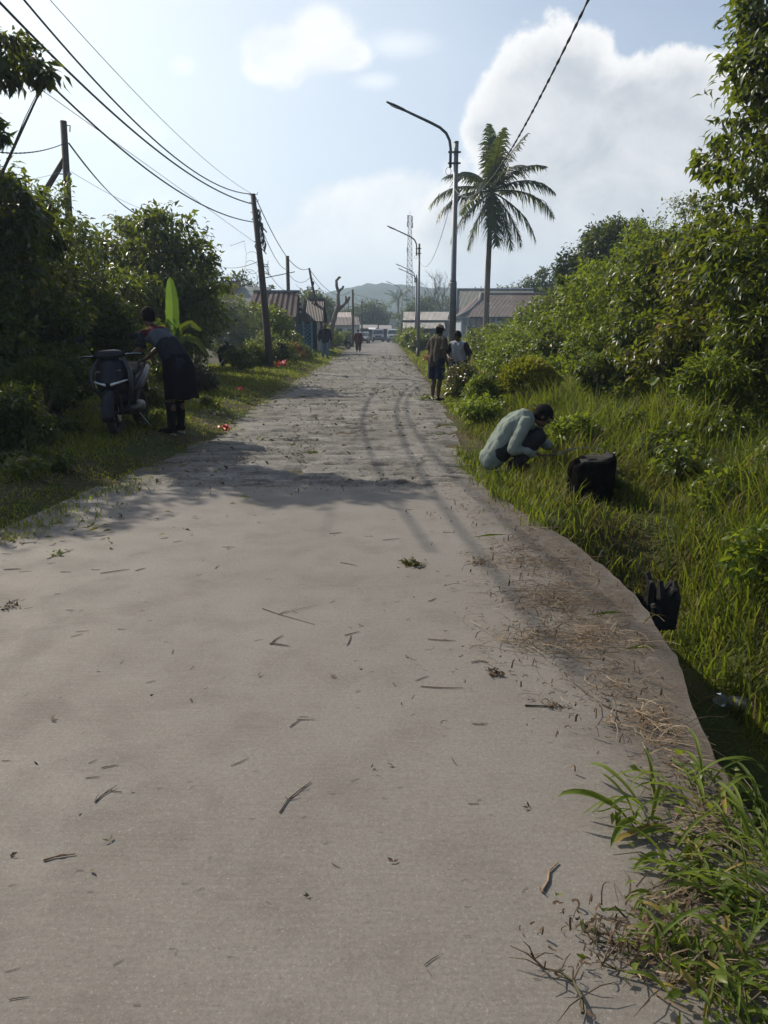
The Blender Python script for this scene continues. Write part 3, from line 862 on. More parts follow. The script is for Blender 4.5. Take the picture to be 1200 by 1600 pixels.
sm = [
    ('dark purple spiky plant right of the person at the scooter', -4.15, 16.6, .75, .7, .72, 2400, .10, 'leaf_purple'),
    ('rounded green bush at the feet of the person crouching on the left', -4.85, 25.2, 1.05, 1.0, .85, 3000, .09, 'leaf_mid'),
    ('pale green weedy clump left of the foot of the leaning pole', -4.75, 28.0, 1.1, 1.1, .95, 2600, .12, 'leaf_bright'),
    ('dark green shrub just right of the foot of the leaning pole', -4.3, 31.5, 1.3, 1.4, 1.1, 3000, .11, 'leaf_mid'),
    ('shrub with pale leaves behind the foot of the leaning pole', -5.0, 33.5, 1.5, 1.5, 1.35, 3000, .12, 'leaf_bright'),
    ('plant with orange leaves between the leaning pole and the person in jeans', -4.05, 34.5, .8, .8, 1.0, 1500, .12, 'leaf_orange'),
    ('low green bush left of the person in jeans', -4.1, 37.5, 1.4, 1.6, .8, 2600, .12, 'leaf_mid'),
    ('dark low plant on the left verge behind the scooter wheel', -4.3, 13.2, .8, .8, .5, 2000, .08, 'leaf_mid'),
    ('leafy plant at the foot of the banana', -4.9, 17.6, .9, .8, .75, 2200, .10, 'leaf_mid'),
]
for i, (lb, x, y, w, d, h, n, lf, mt) in enumerate(sm):
    bush('small_bush', lb, 'bush', x, y, w, d, h, n, lf, mt, 170 + i, k=7, group='garden bushes on the left verge')

# banana plant
M['banana_dark'] = leaf_mat('banana_dark', [(.025, .050, .010), (.035, .065, .012)], .4, .5, .4)
def banana():
    root = empty('banana_plant', at(-4.75, 17.2), 0, 'young banana plant with one tall upright sunlit leaf behind the scooter', 'banana plant')
    mb = MB(); mb.tube([(0, 0, -.1), (.02, 0, .5), (0, 0, 1.15)], [.075, .06, .04], 10)
    mb.build('trunk', plain("banana_stem", (.10, .10, .04), .6, var=.4), root, True)
    def leaf(pts, w, tear=0):
        m2 = MB(); pts = [Vector(p) for p in pts]; n = 18; vs = []; fs = []
        for i in range(n + 1):
            t = i / n; q = t * (len(pts) - 1); j = min(int(q), len(pts) - 2); p = pts[j].lerp(pts[j + 1], q - j)
            d = (pts[j + 1] - pts[j]).normalized()
            s = d.cross(Vector((0, -1, .15))).normalized()
            nn = s.cross(d)
            ww = w * (math.sin(math.pi * min(1, .12 + t * .88)) ** .45) * (1 if t < .97 else .5) * (1 if t > .10 else .16)
            ww *= 1 + .06 * math.sin(i * 2.3)
            vs += [p - s * ww + nn * ww * .25, p, p + s * ww + nn * ww * .25]
        for i in range(n):
            a = i * 3; fs += [(a, a + 1, a + 4, a + 3), (a + 1, a + 2, a + 5, a + 4)]
        m2.add(vs, fs); return m2.build('leaf', M['banana'], root)
    leaf([(0, 0, 1.0), (.0, -.02, 1.5), (.02, -.02, 2.0), (-.01, .02, 2.5)], .155)
    M['banana'] = M['banana_dark']
    leaf([(0, 0, 1.1), (.2, -.05, 1.4), (.42, -.1, 1.5), (.66, -.12, 1.32)], .075)
    leaf([(0, 0, 1.05), (-.2, -.1, 1.4), (-.42, -.15, 1.5), (-.6, -.2, 1.3)], .10)
    leaf([(0, 0, 1.0), (.25, .1, 1.2), (.5, .1, 1.1), (.72, .1, .8)], .08)
    leaf([(0, 0, .9), (-.05, -.05, 1.1), (-.12, -.08, 1.3), (-.15, -.05, 1.55)], .07)
banana()

# ---- trees farther off
tree('round_tree', 'dark round-topped tree rising over the right hedge', 'tree', at(11.8, 40),
     [(.1, 0, 5.3, 1.7, 1.7, 1.15), (-.7, 0, 4.7, 1.4, 1.4, 1.0), (1.0, 0, 4.7, 1.4, 1.4, 1.0), (-1.9, 0, 3.7, 1.1, 1.2, .9), (0, 0, 3.7, 2.0, 1.8, 1.2), (-1.4, 0, 2.9, 1.2, 1.2, 1.0), (1, 0, 2.9, 1.5, 1.5, 1.2)], 30000, .24, 'leaf_dark', .22, 201, per=50, clump=.3, inner=.35)
tree('slim_tree', 'thin wispy tree between the dark round tree and the tall right-hand one', 'tree', at(11.0, 28), [(-.4, 0, 5.0, .9, .8, .5), (.5, 0, 5.3, .8, .8, .4), (.1, 0, 4.4, 1.2, .9, .6), (.9, 0, 4.5, .7, .7, .5)], 1500, .13, 'leaf_olive', .09, 202, per=20, fork=.6)
tree('tree', 'dark tree behind the ridge of the rusty roofed house', 'tree', at(17.2, 80),
     [(0, 0, 5.6, 2.4, 2, 1.4), (-2.4, 0, 4.9, 2.0, 2, 1.2), (1.8, 0, 5.0, 2, 2, 1.3), (-4.6, 0, 4.2, 1.6, 1.6, 1.0), (0, 0, 3.5, 3.0, 2, 1.4)], 8000, .36, 'leaf_far', .3, 203)
far = [
    (-2.4, 152, 8.5, 7.5, 'round green tree at the far end of the road'),
    (-6.8, 158, 6.5, 6.5, 'dark tree left of the round green one at the end of the road'),
    (-9.5, 120, 5.0, 6.8, 'small tree behind the white-walled house on the left'),
    (-8.0, 82, 4.5, 5.6, 'leafy tree behind the bare pollarded trunk'),
    (-13.6, 76, 5.5, 7.0, 'bushy tree behind the tin roofs on the left'),
    (-17.0, 70, 5.0, 7.4, 'tree behind the tiled roof on the far left'),
    (7.5, 150, 8.0, 8.4, 'green tree behind the white roofed shed, nearest the mast'),
    (13.5, 140, 9.0, 7.8, 'hazy tree behind the white roofed shed, right half'),
    (20.0, 150, 10.0, 9.0, 'hazy broad tree left of the grey roof'),
    (3.2, 168, 6.0, 5.0, 'low tree behind the far palm'),
    (30.0, 120, 10.0, 8.5, 'hazy tree right behind the rusty roofed house'),
    (-26.0, 110, 12.0, 9.0, 'wide tree in the distance behind the left verge'),
    (40.0, 130, 13.0, 10.0, 'wide tree in the distance behind the right hedge'),
    (-16.0, 165, 11.0, 9.5, 'tall hazy tree far behind the white-walled house'),
]
for i, (x, y, w, h, lb) in enumerate(far):
    rng = np.random.default_rng(300 + i)
    bl = bush_blobs(w, w * .8, h, 9, rng, .4)
    tree('far_tree', lb, 'tree', at(x, y), bl, 3600, .45 if y < 130 else .6, 'leaf_far', .2, 220 + i, group='trees in the distance', fork=.3)
low = [(1.9, 60, 2.0, 1.6, 'roadside bush left of the second lamp post'), (2.6, 72, 2.4, 2.0, 'pale leaved bush in front of the white roofed shed'), (2.4, 92, 2.2, 2.2, 'roadside bush before the white van'), (2.9, 50, 2.2, 1.2, 'low weeds right of the second lamp post'),
       (-5.2, 66, 2.5, 1.8, 'dark bush left of the parked motorbike'), (-4.7, 90, 2.6, 1.5, 'low bush below the white-walled house')]
for i, (x, y, w, h, lb) in enumerate(low):
    bush('far_bush', lb, 'bush', x, y, w, w, h, 2200, .22, 'leaf_mid' if i % 2 else 'leaf_bright', 260 + i, k=7, group='bushes farther along the road')

# thin leafless tree right of the mast
def bare_tree():
    rng = np.random.default_rng(77)
    root = empty('bare_tree', at(7.3, 96), 0, 'leafless thin branched tree above the white roofed shed', 'tree')
    mb = MB()
    def grow(p, d, L, r, lv):
        e = p + d * L
        mb.tube([p, p.lerp(e, .5) + Vector(rng.normal(size=3)) * L * .05, e], [r, r * .8, r * .6], 5, cap=False)
        if lv == 0: return
        for q in range(4 if lv > 1 else 5):
            nd = (d + Vector(rng.normal(size=3)) * .55 + Vector((0, 0, .2))).normalized()
            grow(p.lerp(e, rng.uniform(.45, 1)), nd, L * rng.uniform(.55, .8), r * .5, lv - 1)
    grow(Vector((0, 0, -.2)), Vector((0, 0, 1)), 3.6, .15, 4)
    mb.build('trunk', M['grey_bark'], root)
bare_tree()

# pollarded trunk on the left
def pollard():
    root = empty('pollarded_tree', at(-3.95, 56), 0, 'bare pollarded trunk with a crooked top and one side stump', 'tree')
    mb = MB()
    mb.tube([(0, 0, -.2), (.05, 0, .8), (.12, 0, 1.6), (.35, 0, 2.5), (.62, .0, 3.2), (.60, 0, 3.9), (.68, 0, 4.35)], [.24, .2, .18, .17, .15, .12, .10], 9)
    mb.tube([(.64, 0, 4.2), (.52, 0, 4.55), (.5, 0, 4.95), (.72, 0, 5.2), (.82, 0, 5.15)], [.11, .11, .10, .09, .07], 8)
    mb.tube([(.64, 0, 4.2), (.95, 0, 4.45), (1.0, 0, 4.6)], [.09, .085, .08], 7)
    mb.tube([(.45, 0, 2.75), (.95, 0, 3.2), (1.3, 0, 3.55), (1.45, 0, 3.85)], [.13, .12, .10, .09], 8)
    mb.tube([(1.15, 0, 3.4), (1.2, 0, 3.75), (1.15, 0, 3.9)], [.08, .07, .06], 7)
    mb.build('trunk', M['grey_bark'], root, True)
    rng = np.random.default_rng(5)
    me, C = crown_mesh('foliage', [(-.5, 0, 2.2, .5, .4, .6), (.3, 0, .9, .6, .5, .5)], 900, .16, rng)
    link_mesh('foliage', me, M['leaf_mid'], root)
pollard()

# ------------------------------------------------------------------ coconut palms
def palm(label, x, y, h, fl, nf, seed, lean=0.0, tr=.16, leafn=46, detail=True):
    rng = np.random.default_rng(seed)
    root = empty('coconut_palm', at(x, y), 0, label, 'palm tree')
    mb = MB()
    pts = [(lean * (t ** 1.6), 0, -.2 + (h + .2) * t) for t in np.linspace(0, 1, 14)]
    mb.tube(pts, [tr * (1.5 if i == 0 else 1.08 - .35 * i / 13) * (1 + .05 * (i % 2)) for i in range(14)], 10)
    mb.build('trunk', M['bark'], root, True)
    top = Vector((lean, 0, h))
    specs = nf
    for i, (az, el, ln, sag) in enumerate(specs):
        az = R(az); el = R(el)
        n = 16; p = top.copy(); pts = [p.copy()]; e = el
        L = fl * ln
        for s in range(n):
            d = Vector((math.cos(az) * math.cos(e), math.sin(az) * math.cos(e), math.sin(e)))
            p = p + d * L / n; pts.append(p.copy())
            e -= R(sag) / n * (1.2 if s > n * .4 else .75)
            e = max(e, R(-86))
        fr = MB()
        fr.tube(pts, [.045 * (1 - .85 * k / n) + .004 for k in range(n + 1)], 5, cap=False)
        V, F = [], []
        hor = Vector((-math.sin(az), math.cos(az), 0))
        for k in range(leafn):
            t = .13 + .87 * k / leafn
            q = t * n; j = min(int(q), n - 1); b = pts[j].lerp(pts[j + 1], q - j)
            d = (pts[min(j + 1, n)] - pts[j]).normalized()
            up = hor.cross(d).normalized()
            if up.z < 0: up = -up
            ll = fl * .30 * (math.sin(math.pi * (.16 + .80 * t)) ** .8) * rng.uniform(.6, 1.12)
            for sg in (-1, 1):
                o = (hor * sg * rng.uniform(.7, .95) + d * rng.uniform(.45, .75) + up * rng.uniform(-.05, .25)).normalized()
                w = d * .034 * fl / 3.5
                dn = Vector((0, 0, -1))
                m1 = b + o * ll * .5 + dn * ll * .16; m2 = b + o * ll * .92 + dn * ll * rng.uniform(.45, .8)
                o0 = len(V); V += [b - w, b + w, m1 + w * 1.1, m1 - w * 1.1, m2]
                F += [(o0, o0 + 1, o0 + 2, o0 + 3), (o0 + 3, o0 + 2, o0 + 4)]
        fr.add(V, F)
        fr.build('frond', M['palm_leaf'], root)
    if detail:
        co = MB()
        for q in range(9):
            a = q * .7
            MBc = co.ell(top + Vector((.24 * math.cos(a), .24 * math.sin(a), -.35 - .08 * (q % 3))), (.11, .11, .14), None, 8, 6)
        co.build('coconut_cluster', plain("coconut", (.10, .085, .03), .5), root, True)
        st = MB()
        for q in range(7):
            a = q * .9 + .3
            st.tube([top + Vector((0, 0, -.1)), top + Vector((.3 * math.cos(a), .3 * math.sin(a), -.25)), top + Vector((.42 * math.cos(a), .42 * math.sin(a), -.8 - .25 * (q % 3)))], [.03, .025, .012], 5)
        st.build('dry_stalk', M['grey_bark'], root)
    return root
FR = [(105, 84, 1.0, 12), (80, 88, .8, 10), (15, 68, 1.0, 26), (150, 58, .62, 60), (14, 50, 1.0, 62), (-8, 30, 1.0, 78), (-160, 40, .85, 70), (12, 12, 1.15, 74), (176, 22, 1.05, 84), (-168, 4, 1.0, 74), (-8, -26, 1.0, 48), (188, -32, .95, 42),
      (20, -55, .9, 26), (160, -58, .88, 22), (-80, -62, .85, 20), (-60, 45, .9, 75), (-110, 20, .9, 70), (70, 35, .9, 70), (120, 10, .85, 65), (-75, 80, .9, 40), (-95, -30, .8, 50), (5, -44, .92, 34)]
palm('tall coconut palm with a ragged crown behind the first lamp post', D(758, 530, 45).x, 45, 8.5, 3.8, FR, 8, lean=.12, tr=.17)
palm('small hazy coconut palm far along the road', D(622, 530, 165).x, 165, 8.0, 3.6, [(a, e, 1, 60) for a, e in zip(range(0, 360, 24), [60, 20, 40, 5, 70, 30, 10, 50, -10, 60, 25, 0, 45, 15, 65])], 9, tr=.2, leafn=22, detail=False)
# ------------------------------------------------------------------ grass
def blade_mat(name, cols, trl=.35, rare=None, rare_at=.95):
    return leaf_mat(name, cols, .55, .2, trl, rare, rare_at, tcol=(.31, .38, .025))
GR = blade_mat("grass_blade", [(.018, .033, .006), (.048, .074, .010), (.100, .128, .016)], .45, (.20, .13, .05), .93)
GR_DRY = blade_mat("grass_dry_tips", [(.045, .055, .010), (.10, .085, .016), (.13, .06, .02)], .35, (.20, .14, .07), .85)
GR_LAWN = blade_mat("lawn_blade", [(.050, .072, .008), (.105, .128, .014), (.18, .175, .025)], .5, (.28, .21, .08), .86)
STRAW = leaf_mat("straw", [(.060, .040, .025), (.14, .100, .062), (.28, .215, .140)], .75, .25, .12, tcol=(.3, .2, .1))

def blades(name, X, Y, Hh, Wd, lean, rng, mat, zoff=-.01, az=None, sag=.35, split=None):
    n = len(X)
    Z = np.where((X > left_edge(Y)) & (X < right_edge(Y)), 0, gz(X, Y) + zoff)
    P = np.stack([X, Y, Z], 1)
    a = rng.random(n) * 6.283 if az is None else az
    h = np.stack([np.cos(a), np.sin(a), np.zeros(n)], 1)
    up = np.array([0, 0, 1.0])
    ln = np.asarray(lean) * rng.uniform(.3, 1.5, n)
    d0 = unit(up + h * ln[:, None] * .5); d1 = unit(up + h * (ln * 1.6)[:, None]); d2 = unit(up * (1 - sag * np.minimum(ln * 1.6, 2))[:, None] + h * (ln * 2.6)[:, None])
    fa = rng.random(n) * 6.283
    s = np.stack([np.cos(fa), np.sin(fa), np.zeros(n)], 1) * .5 + np.cross(h, up) * .7
    s = unit(s); w = Wd[:, None] * s * .5; H = Hh[:, None]
    m1 = P + d0 * H * .4; m2 = m1 + d1 * H * .35; t = m2 + d2 * H * .3
    V = np.stack([P - w * .8, P + w * .8, m1 + w, m1 - w, m2 + w * .75, m2 - w * .75, t], 1).reshape(-1, 3)
    i = np.arange(n)[:, None] * 7
    F = np.concatenate([i + [0, 1, 2], i + [0, 2, 3], i + [3, 2, 4], i + [3, 4, 5], i + [5, 4, 6]])
    return link_mesh(name, np_mesh(name, V, F), mat)

def scatter(n, x0, x1, y0, y1, rng, ygam=1.0):
    X = rng.uniform(x0, x1, n); Y = y0 + (y1 - y0) * rng.random(n) ** ygam
    return X, Y

rng = np.random.default_rng(900)
# tall grass of the right bank
X, Y = scatter(122000, .82, 6.0, 1.2, 16, rng, 1.35)
dr = X - right_edge(Y)
dens = sstep(.03, .35, dr) * (.35 + .65 * sstep(.3, .55, fbm(X * 1.2, Y * 1.2, 71))) * (1 - sstep(4.6, 5.6, X))
ditch = (Y > 2.3) & (Y < 5.3) & (dr < .75)
dens = np.where(ditch, np.where(dr < .52, 0, dens * .7), dens)
dens = np.maximum(dens, ((Y > 5.4) & (Y < 9) & (X < 2)) * sstep(-.16, .08, dr + .35 * (fbm(X * 4, Y * 4, 74) - .5)) * .8)
ok = rng.random(len(X)) < dens
X, Y, dr = X[ok], Y[ok], dr[ok]
Hh = (.10 + .26 * sstep(.2, 1.6, dr)) * rng.uniform(.4, 1.4, len(X)) * (.35 + 1.25 * sstep(.3, .7, fbm(X * 1.4, Y * 1.4, 72, 3)))
dry = rng.random(len(X)) < sstep(.47, .64, fbm(X * .55 + 4, Y * .55, 73)) * .6
tag(blades("grass", X[~dry], Y[~dry], Hh[~dry], rng.uniform(.006, .013, (~dry).sum()), .45, rng, GR), 'tall green grass covering the right-hand bank', 'grass', kind='stuff')
tag(blades("dry_grass", X[dry], Y[dry], Hh[dry] * .9, rng.uniform(.005, .010, dry.sum()), .55, rng, GR_DRY), 'yellow and rusty grass patches on the right-hand bank', 'grass', kind='stuff')
# grass on, farther along the right verge
X, Y = scatter(42000, 1.0, 6.0, 15, 70, rng, 1.6)
dr = X - right_edge(Y); ok = rng.random(len(X)) < sstep(-.05, .5, dr) * (1 - sstep(4, 5, dr)); X, Y, dr = X[ok], Y[ok], dr[ok]
tag(blades("verge_grass", X, Y, (.08 + .18 * sstep(.3, 1.6, dr)) * rng.uniform(.5, 1.3, len(X)) * (1 + Y / 90), .010 + .0007 * Y, .5, rng, GR_LAWN), 'grass along the right verge farther down the road', 'grass', kind='stuff')
# mown verge at the left
X, Y = scatter(120000, -6.2, -2.0, 4.2, 62, rng, 1.9)
dl = left_edge(Y) - X
dens = sstep(-.30, .45, dl + .45 * np.exp(-((Y - 6.2) / 1.3) ** 2) + .9 * (fbm(X * 1.5, Y * 1.5, 81) - .5)) * (.10 + .90 * sstep(.38, .58, fbm(X * 1.7, Y * 1.7, 82)))
ok = rng.random(len(X)) < dens; X, Y, dl = X[ok], Y[ok], dl[ok]
tag(blades("mown_grass", X, Y, (.035 + .06 * sstep(.2, 1.4, dl)) * rng.uniform(.5, 1.7, len(X)) * (1 + Y / 70), .006 + .0006 * Y, .7, rng, GR_LAWN), 'short mown grass along the left side of the road', 'grass', kind='stuff')
# clippings and fallen leaves on the verges
X, Y = scatter(15000, -4.8, -1.2, 4.6, 46, rng, 1.8)
dl = left_edge(Y) - X; ok = rng.random(len(X)) < np.where(dl > 0, .6, .6 * np.exp(dl * 1.7)) * sstep(.4, .6, fbm(X * 1.1, Y * 1.1, 83)); X, Y = X[ok], Y[ok]
n = len(X); P = np.stack([X, Y, np.maximum(gz(X, Y), .0) + rng.uniform(.005, .05, n)], 1)
d = rng.normal(size=(n, 3)) * [1, 1, .25]; nn = np.array([0, 0, 1]) + rng.normal(size=(n, 3)) * .5; L = rng.uniform(.03, .085, n) * (1 + Y / 40)
tag(link_mesh("grass_clippings", leaves("grass_clippings", P, d, nn, L, L * .3), leaf_mat("clipping", [(.04, .045, .014), (.09, .10, .02), (.15, .13, .05), (.10, .06, .03)], .7, .3, .25)), 'cut leaves and clippings lying along the left edge of the road', 'clippings', kind='stuff')

rl = np.random.default_rng(55)
X, Y = scatter(5200, -2.6, 1.4, 7.1, 48, rl, 1.5)
keep = rl.random(len(X)) < .12 + .8 * sstep(.5, .68, fbm(X * .8, Y * .45, 87)) ; X, Y = X[keep], Y[keep]
n = len(X); P = np.stack([X, Y, np.full(n, .008) + rl.random(n) * .015], 1); d = rl.normal(size=(n, 3)) * [1, 1, .2]; nn = np.array([0, 0, 1]) + rl.normal(size=(n, 3)) * .4; L = rl.uniform(.02, .07, n) * (1 + Y / 30)
tag(link_mesh("road_litter", leaves("road_litter", P, d, nn, L, L * .4), leaf_mat("road_crumbs", [(.03, .026, .016), (.055, .05, .025), (.06, .07, .025), (.09, .075, .04)], .8, .2, .1)), 'small leaves and crumbs of dirt scattered over the worn road', 'litter', kind='stuff')
# dry straw: strips of cut grass lying on the right border of the slab
def straw(name, spots, label, seed, mat, len0=.03, len1=.17, wid=.0017):
    rng = np.random.default_rng(seed); mb_v, mb_f = [], []; o = 0
    for (x, y, rx, ry, k, ang) in spots:
        for q in range(int(k * 1.1)):
            px = x + rng.normal() * rx * .5; py = y + rng.normal() * ry * .5
            if name != 'field_straw' and py > 1.9 and px > float(right_edge(np.array([py])).ravel()[0]) - .10: continue
            a = R(ang) + rng.normal() * .75; L = rng.uniform(len0, len1) * (2.0 if rng.random() < .06 else 1); c = rng.normal() * 1.2
            z0 = .006 + abs(rng.normal()) * .012; rise = rng.normal() * .02
            g = 0.0 if px < float(right_edge(np.array([py]))[()]) else gzs(px, py)
            w = wid * rng.uniform(.5, 1.5)
            prev = None
            for s in range(5):
                t = s / 4; aa = a + c * (t - .5)
                if s == 0: p = np.array([px, py])
                else: p = p + np.array([math.cos(aa), math.sin(aa)]) * L / 4
                n = np.array([-math.sin(aa), math.cos(aa)]) * w * (1 - .5 * t)
                z = g + z0 + max(-.003, rise * math.sin(t * 3.1))
                mb_v += [(p[0] - n[0], p[1] - n[1], z), (p[0] + n[0], p[1] + n[1], z + w * .6)]
                if s: mb_f.append((o + 2 * s - 2, o + 2 * s - 1, o + 2 * s + 1, o + 2 * s))
            o += 10
    return tag(link_mesh(name, np_mesh(name, np.array(mb_v), np.array(mb_f)), mat), label, 'straw', kind='stuff')
def sp(px, py, wx, wy, k, ang=0):
    p = G(px, py); t = p.y; return (p.x, p.y, wx / FPX * t, wy / FPX * t * t / CAM_H * 1.0, k, ang)
straw("dry_straw", [sp(815, 875, 90, 34, 230), sp(835, 938, 90, 30, 240), sp(760, 765, 90, 24, 150), sp(850, 1008, 120, 30, 210), sp(960, 1062, 110, 40, 70, -25), sp(1000, 1128, 80, 26, 60, -30), sp(935, 985, 150, 60, 120),
                    sp(890, 900, 110, 90, 170), sp(800, 810, 80, 40, 120), sp(950, 1000, 160, 30, 110), sp(1040, 1160, 60, 70, 70), sp(745, 880, 30, 10, 14), sp(1075, 1290, 60, 60, 70, 20), sp(1050, 1500, 110, 80, 110, 30), sp(740, 720, 50, 40, 90), sp(725, 660, 30, 50, 70),
                    sp(1030, 1420, 80, 30, 60, 20), sp(900, 960, 170, 140, 80)],
      'dry brown straw strewn over the right border of the concrete slab', 5, STRAW)
DK = leaf_mat("dark_litter", [(.05, .032, .020), (.09, .058, .034), (.13, .085, .05)], .85, .2, .05)
straw("leaf_litter", [sp(900, 985, 220, 130, 330), sp(860, 880, 150, 70, 260), sp(780, 800, 100, 40, 220), sp(1000, 1120, 160, 80, 160), sp(1080, 1210, 80, 80, 90), sp(1000, 1480, 160, 90, 160), sp(730, 700, 60, 90, 160), sp(300, 762, 420, 12, 240), sp(560, 766, 300, 10, 130), sp(700, 640, 40, 50, 120)],
      'crumbled dark leaf litter along the right border of the slab', 6, DK, .008, .035, .0028)
straw("field_straw", [(2.1, 3.4, .6, .9, 200, 40), (2.2, 4.2, .6, .9, 160, 60), (2.6, 5.2, 1.2, 1.2, 160, 20), (1.9, 5.4, .5, 1.4, 120, 30)],
      'flattened pale dry grass lying in the drain right of the slab', 7, GR_DRY, .06, .22, .0025)

# foreground weeds that spill over the right corner of the slab
WEED = blade_mat("weed_blade", [(.040, .072, .012), (.075, .115, .017), (.125, .165, .025)], .45, (.24, .18, .05), .93)
WEED2 = leaf_mat("weed_stem", [(.10, .06, .03), (.06, .055, .02), (.16, .11, .06)], .6, .3, .1)
def weed(x, y, k, lmin, lmax, seed, label, az0=180, spread=1.2, wid=.013):
    rng = np.random.default_rng(seed)
    onslab = x < float(right_edge(np.array([y])).ravel()[0])
    base = Vector((x, y, 0.004 if onslab else gzs(x, y)))
    root = empty('weed_clump', base, 0, label, 'weed', 'weed clumps at the right corner of the slab')
    V, F = [], []
    for i in range(k):
        a = R(az0) + rng.normal() * spread
        L = lmin + (lmax - lmin) * rng.random() ** 1.7; el = rng.uniform(.25, 1.4); w = wid * rng.uniform(.3, 1.5)
        b = np.array([rng.normal() * .05, rng.normal() * .05, 0]); p = b.copy(); n = 9
        sa = rng.random() * 6.28
        o = len(V); tw = rng.normal() * .3
        for s in range(n + 1):
            t = s / n
            d = np.array([math.cos(a) * math.cos(el), math.sin(a) * math.cos(el), math.sin(el)])
            if s: p = p + d * L / n
            el -= rng.uniform(.04, .22) * (1 + t)
            p[2] = max(p[2], .004 + .012 * rng.random())
            sd = np.array([-math.sin(a), math.cos(a), .5 * math.sin(sa + tw * s)]); sd /= np.linalg.norm(sd)
            ww = w * (.35 + 1.5 * t * (1 - t) * 1.6) * (1 if s < n else .02)
            nn = np.cross(d, sd) * ww * .35
            V += [tuple(p - sd * ww * .5 + nn), tuple(p), tuple(p + sd * ww * .5 + nn)]
            if s:
                q = o + 3 * s
                F += [(q - 3, q - 2, q + 1, q), (q - 2, q - 1, q + 2, q + 1)]
        if i % 4 == 0:
            e = np.array([math.cos(a), math.sin(a), .25]) * L * .7
            st = MB(); st.tube([b, b + e * .5 + [0, 0, .02], b + e + [0, 0, -.01]], [.0028, .0022, .0012], 4, cap=False); st.build('stem', WEED2, root)
    link_mesh('blade', np_mesh('blade', np.array(V), np.array(F)), WEED, root)
    nl = k; P = np.stack([rng.normal(size=nl) * .09, rng.normal(size=nl) * .07, np.abs(rng.normal(size=nl)) * .045 + .006], 1)
    dl_ = rng.normal(size=(nl, 3)) * [1, 1, .4]; L_ = rng.uniform(.015, .045, nl)
    link_mesh('foliage', leaves('foliage', P, dl_, np.array([0, 0, 1]) + rng.normal(size=(nl, 3)) * .5, L_, L_ * .5), M['leaf_bright'], root)
    return root
ws = [(1000, 1290, 26, .10, .30, 'weed clump with one long blade reaching left over the slab', 175, .9, .016),
      (1090, 1250, 40, .10, .30, 'dense weed clump at the slab corner beside the drain', 120, 1.6, .013),
      (1150, 1330, 44, .10, .28, 'bushy weed clump at the right border under the slab corner', 150, 1.7, .012),
      (1060, 1370, 24, .08, .24, 'weed with yellowed blades halfway along the right border', 170, 1.3, .012),
      (1130, 1430, 44, .08, .26, 'thick green weed clump below the yellowed one', 160, 1.6, .012),
      (1010, 1455, 20, .06, .17, 'short leafy weed on brown runners over the slab', 175, 1.2, .012),
      (1080, 1500, 30, .06, .2, 'upright small weed near the bottom right corner', 140, 1.5, .010),
      (1160, 1540, 44, .08, .25, 'weed clump filling the bottom right corner', 150, 1.6, .011),
      (1035, 1535, 14, .06, .16, 'little bright green weed standing alone on the slab', 90, 1.2, .012),
      (1180, 1230, 40, .15, .40, 'tall weed clump standing in the drain at the right border', 120, 1.6, .013),
      (1110, 1590, 26, .06, .2, 'weed cut by the lower frame edge', 140, 1.5, .010),
      (1190, 1420, 44, .12, .32, 'leaning weed clump at the extreme right', 165, 1.4, .012)]
ws += [(905, 790, 26, .10, .26, 'weed tuft at the left foot of the black stump', 120, 1.6, .010), (945, 796, 22, .08, .22, 'weed tuft right in front of the black stump', 90, 1.6, .010), (985, 775, 24, .12, .30, 'weed tuft just right of the black stump', 60, 1.6, .010)]
for i, (px, py, k, l0, l1, lb, az, spd, wd) in enumerate(ws):
    p = G(px + 22, py) if i < 12 else on_ground(px, py)
    weed(p.x, p.y, int(k * .8), l0, l1, 400 + i, lb, az, spd, wd)
# brown runners creeping over the slab
rb = np.random.default_rng(31)
def runner(label, pts):
    mb = MB(); P = [G(*q) + Vector((0, 0, .012)) for q in pts]
    mb.tube(P, [.004 * (1 - .7 * i / (len(P) - 1)) + .0008 for i in range(len(P))], 5)
    for i in range(1, len(P)):
        for s in range(3):
            e = P[i] + Vector((rb.normal() * .05, rb.normal() * .04, abs(rb.normal()) * .025))
            mb.tube([P[i], P[i].lerp(e, .5) + Vector((0, 0, .01)), e], [.002, .0016, .0008], 4, cap=False)
    tag(mb.build('weed_runner', WEED2), label, 'runner', 'brown weed runners on the slab')
runner('brown branching runner, upper of those creeping over the slab from the lower weeds', [(1060, 1480), (1000, 1490), (960, 1480), (930, 1478), (918, 1465)])
runner('long thin brown runner lying below the short leafy weed', [(1100, 1530), (1040, 1545), (1000, 1530), (960, 1520), (940, 1515)])
runner('pale curved dry root with forked tip near the bottom of the slab', [(910, 1590), (908, 1565), (895, 1540), (875, 1525), (850, 1520), (835, 1505)])

# ------------------------------------------------------------------ litter on the concrete
TW = [plain("twig_brown", (.075, .048, .030), .85, var=.3), plain("twig_dark", (.035, .025, .018), .85, var=.3), plain("twig_pale", (.24, .165, .10), .8, var=.3)]
twm = []
rt = np.random.default_rng(1234)
for q in range(9):
    mb = MB(); L = 1.0
    c = rt.normal() * .05
    pts = [(L * (t - .5), c * math.sin(3.14 * t), .035) for t in np.linspace(0, 1, 5)]
    mb.tube(pts, [.035, .045, .04, .035, .015], 5, flat=.7)
    if q == 0: mb.tube([pts[2], (pts[2][0] + .2, pts[2][1] + .16, .05)], [.025, .01], 4)
    if q == 5: mb.tube([pts[1], (pts[1][0] + .12, pts[1][1] - .2, .04)], [.022, .008], 4)
    me = mb.mesh("twig"); me.materials.append(TW[q % 3 if q % 3 != 2 else 0]); twm.append(me)
TWIG = 'thin brown dry twig lying flat on the pale concrete slab'
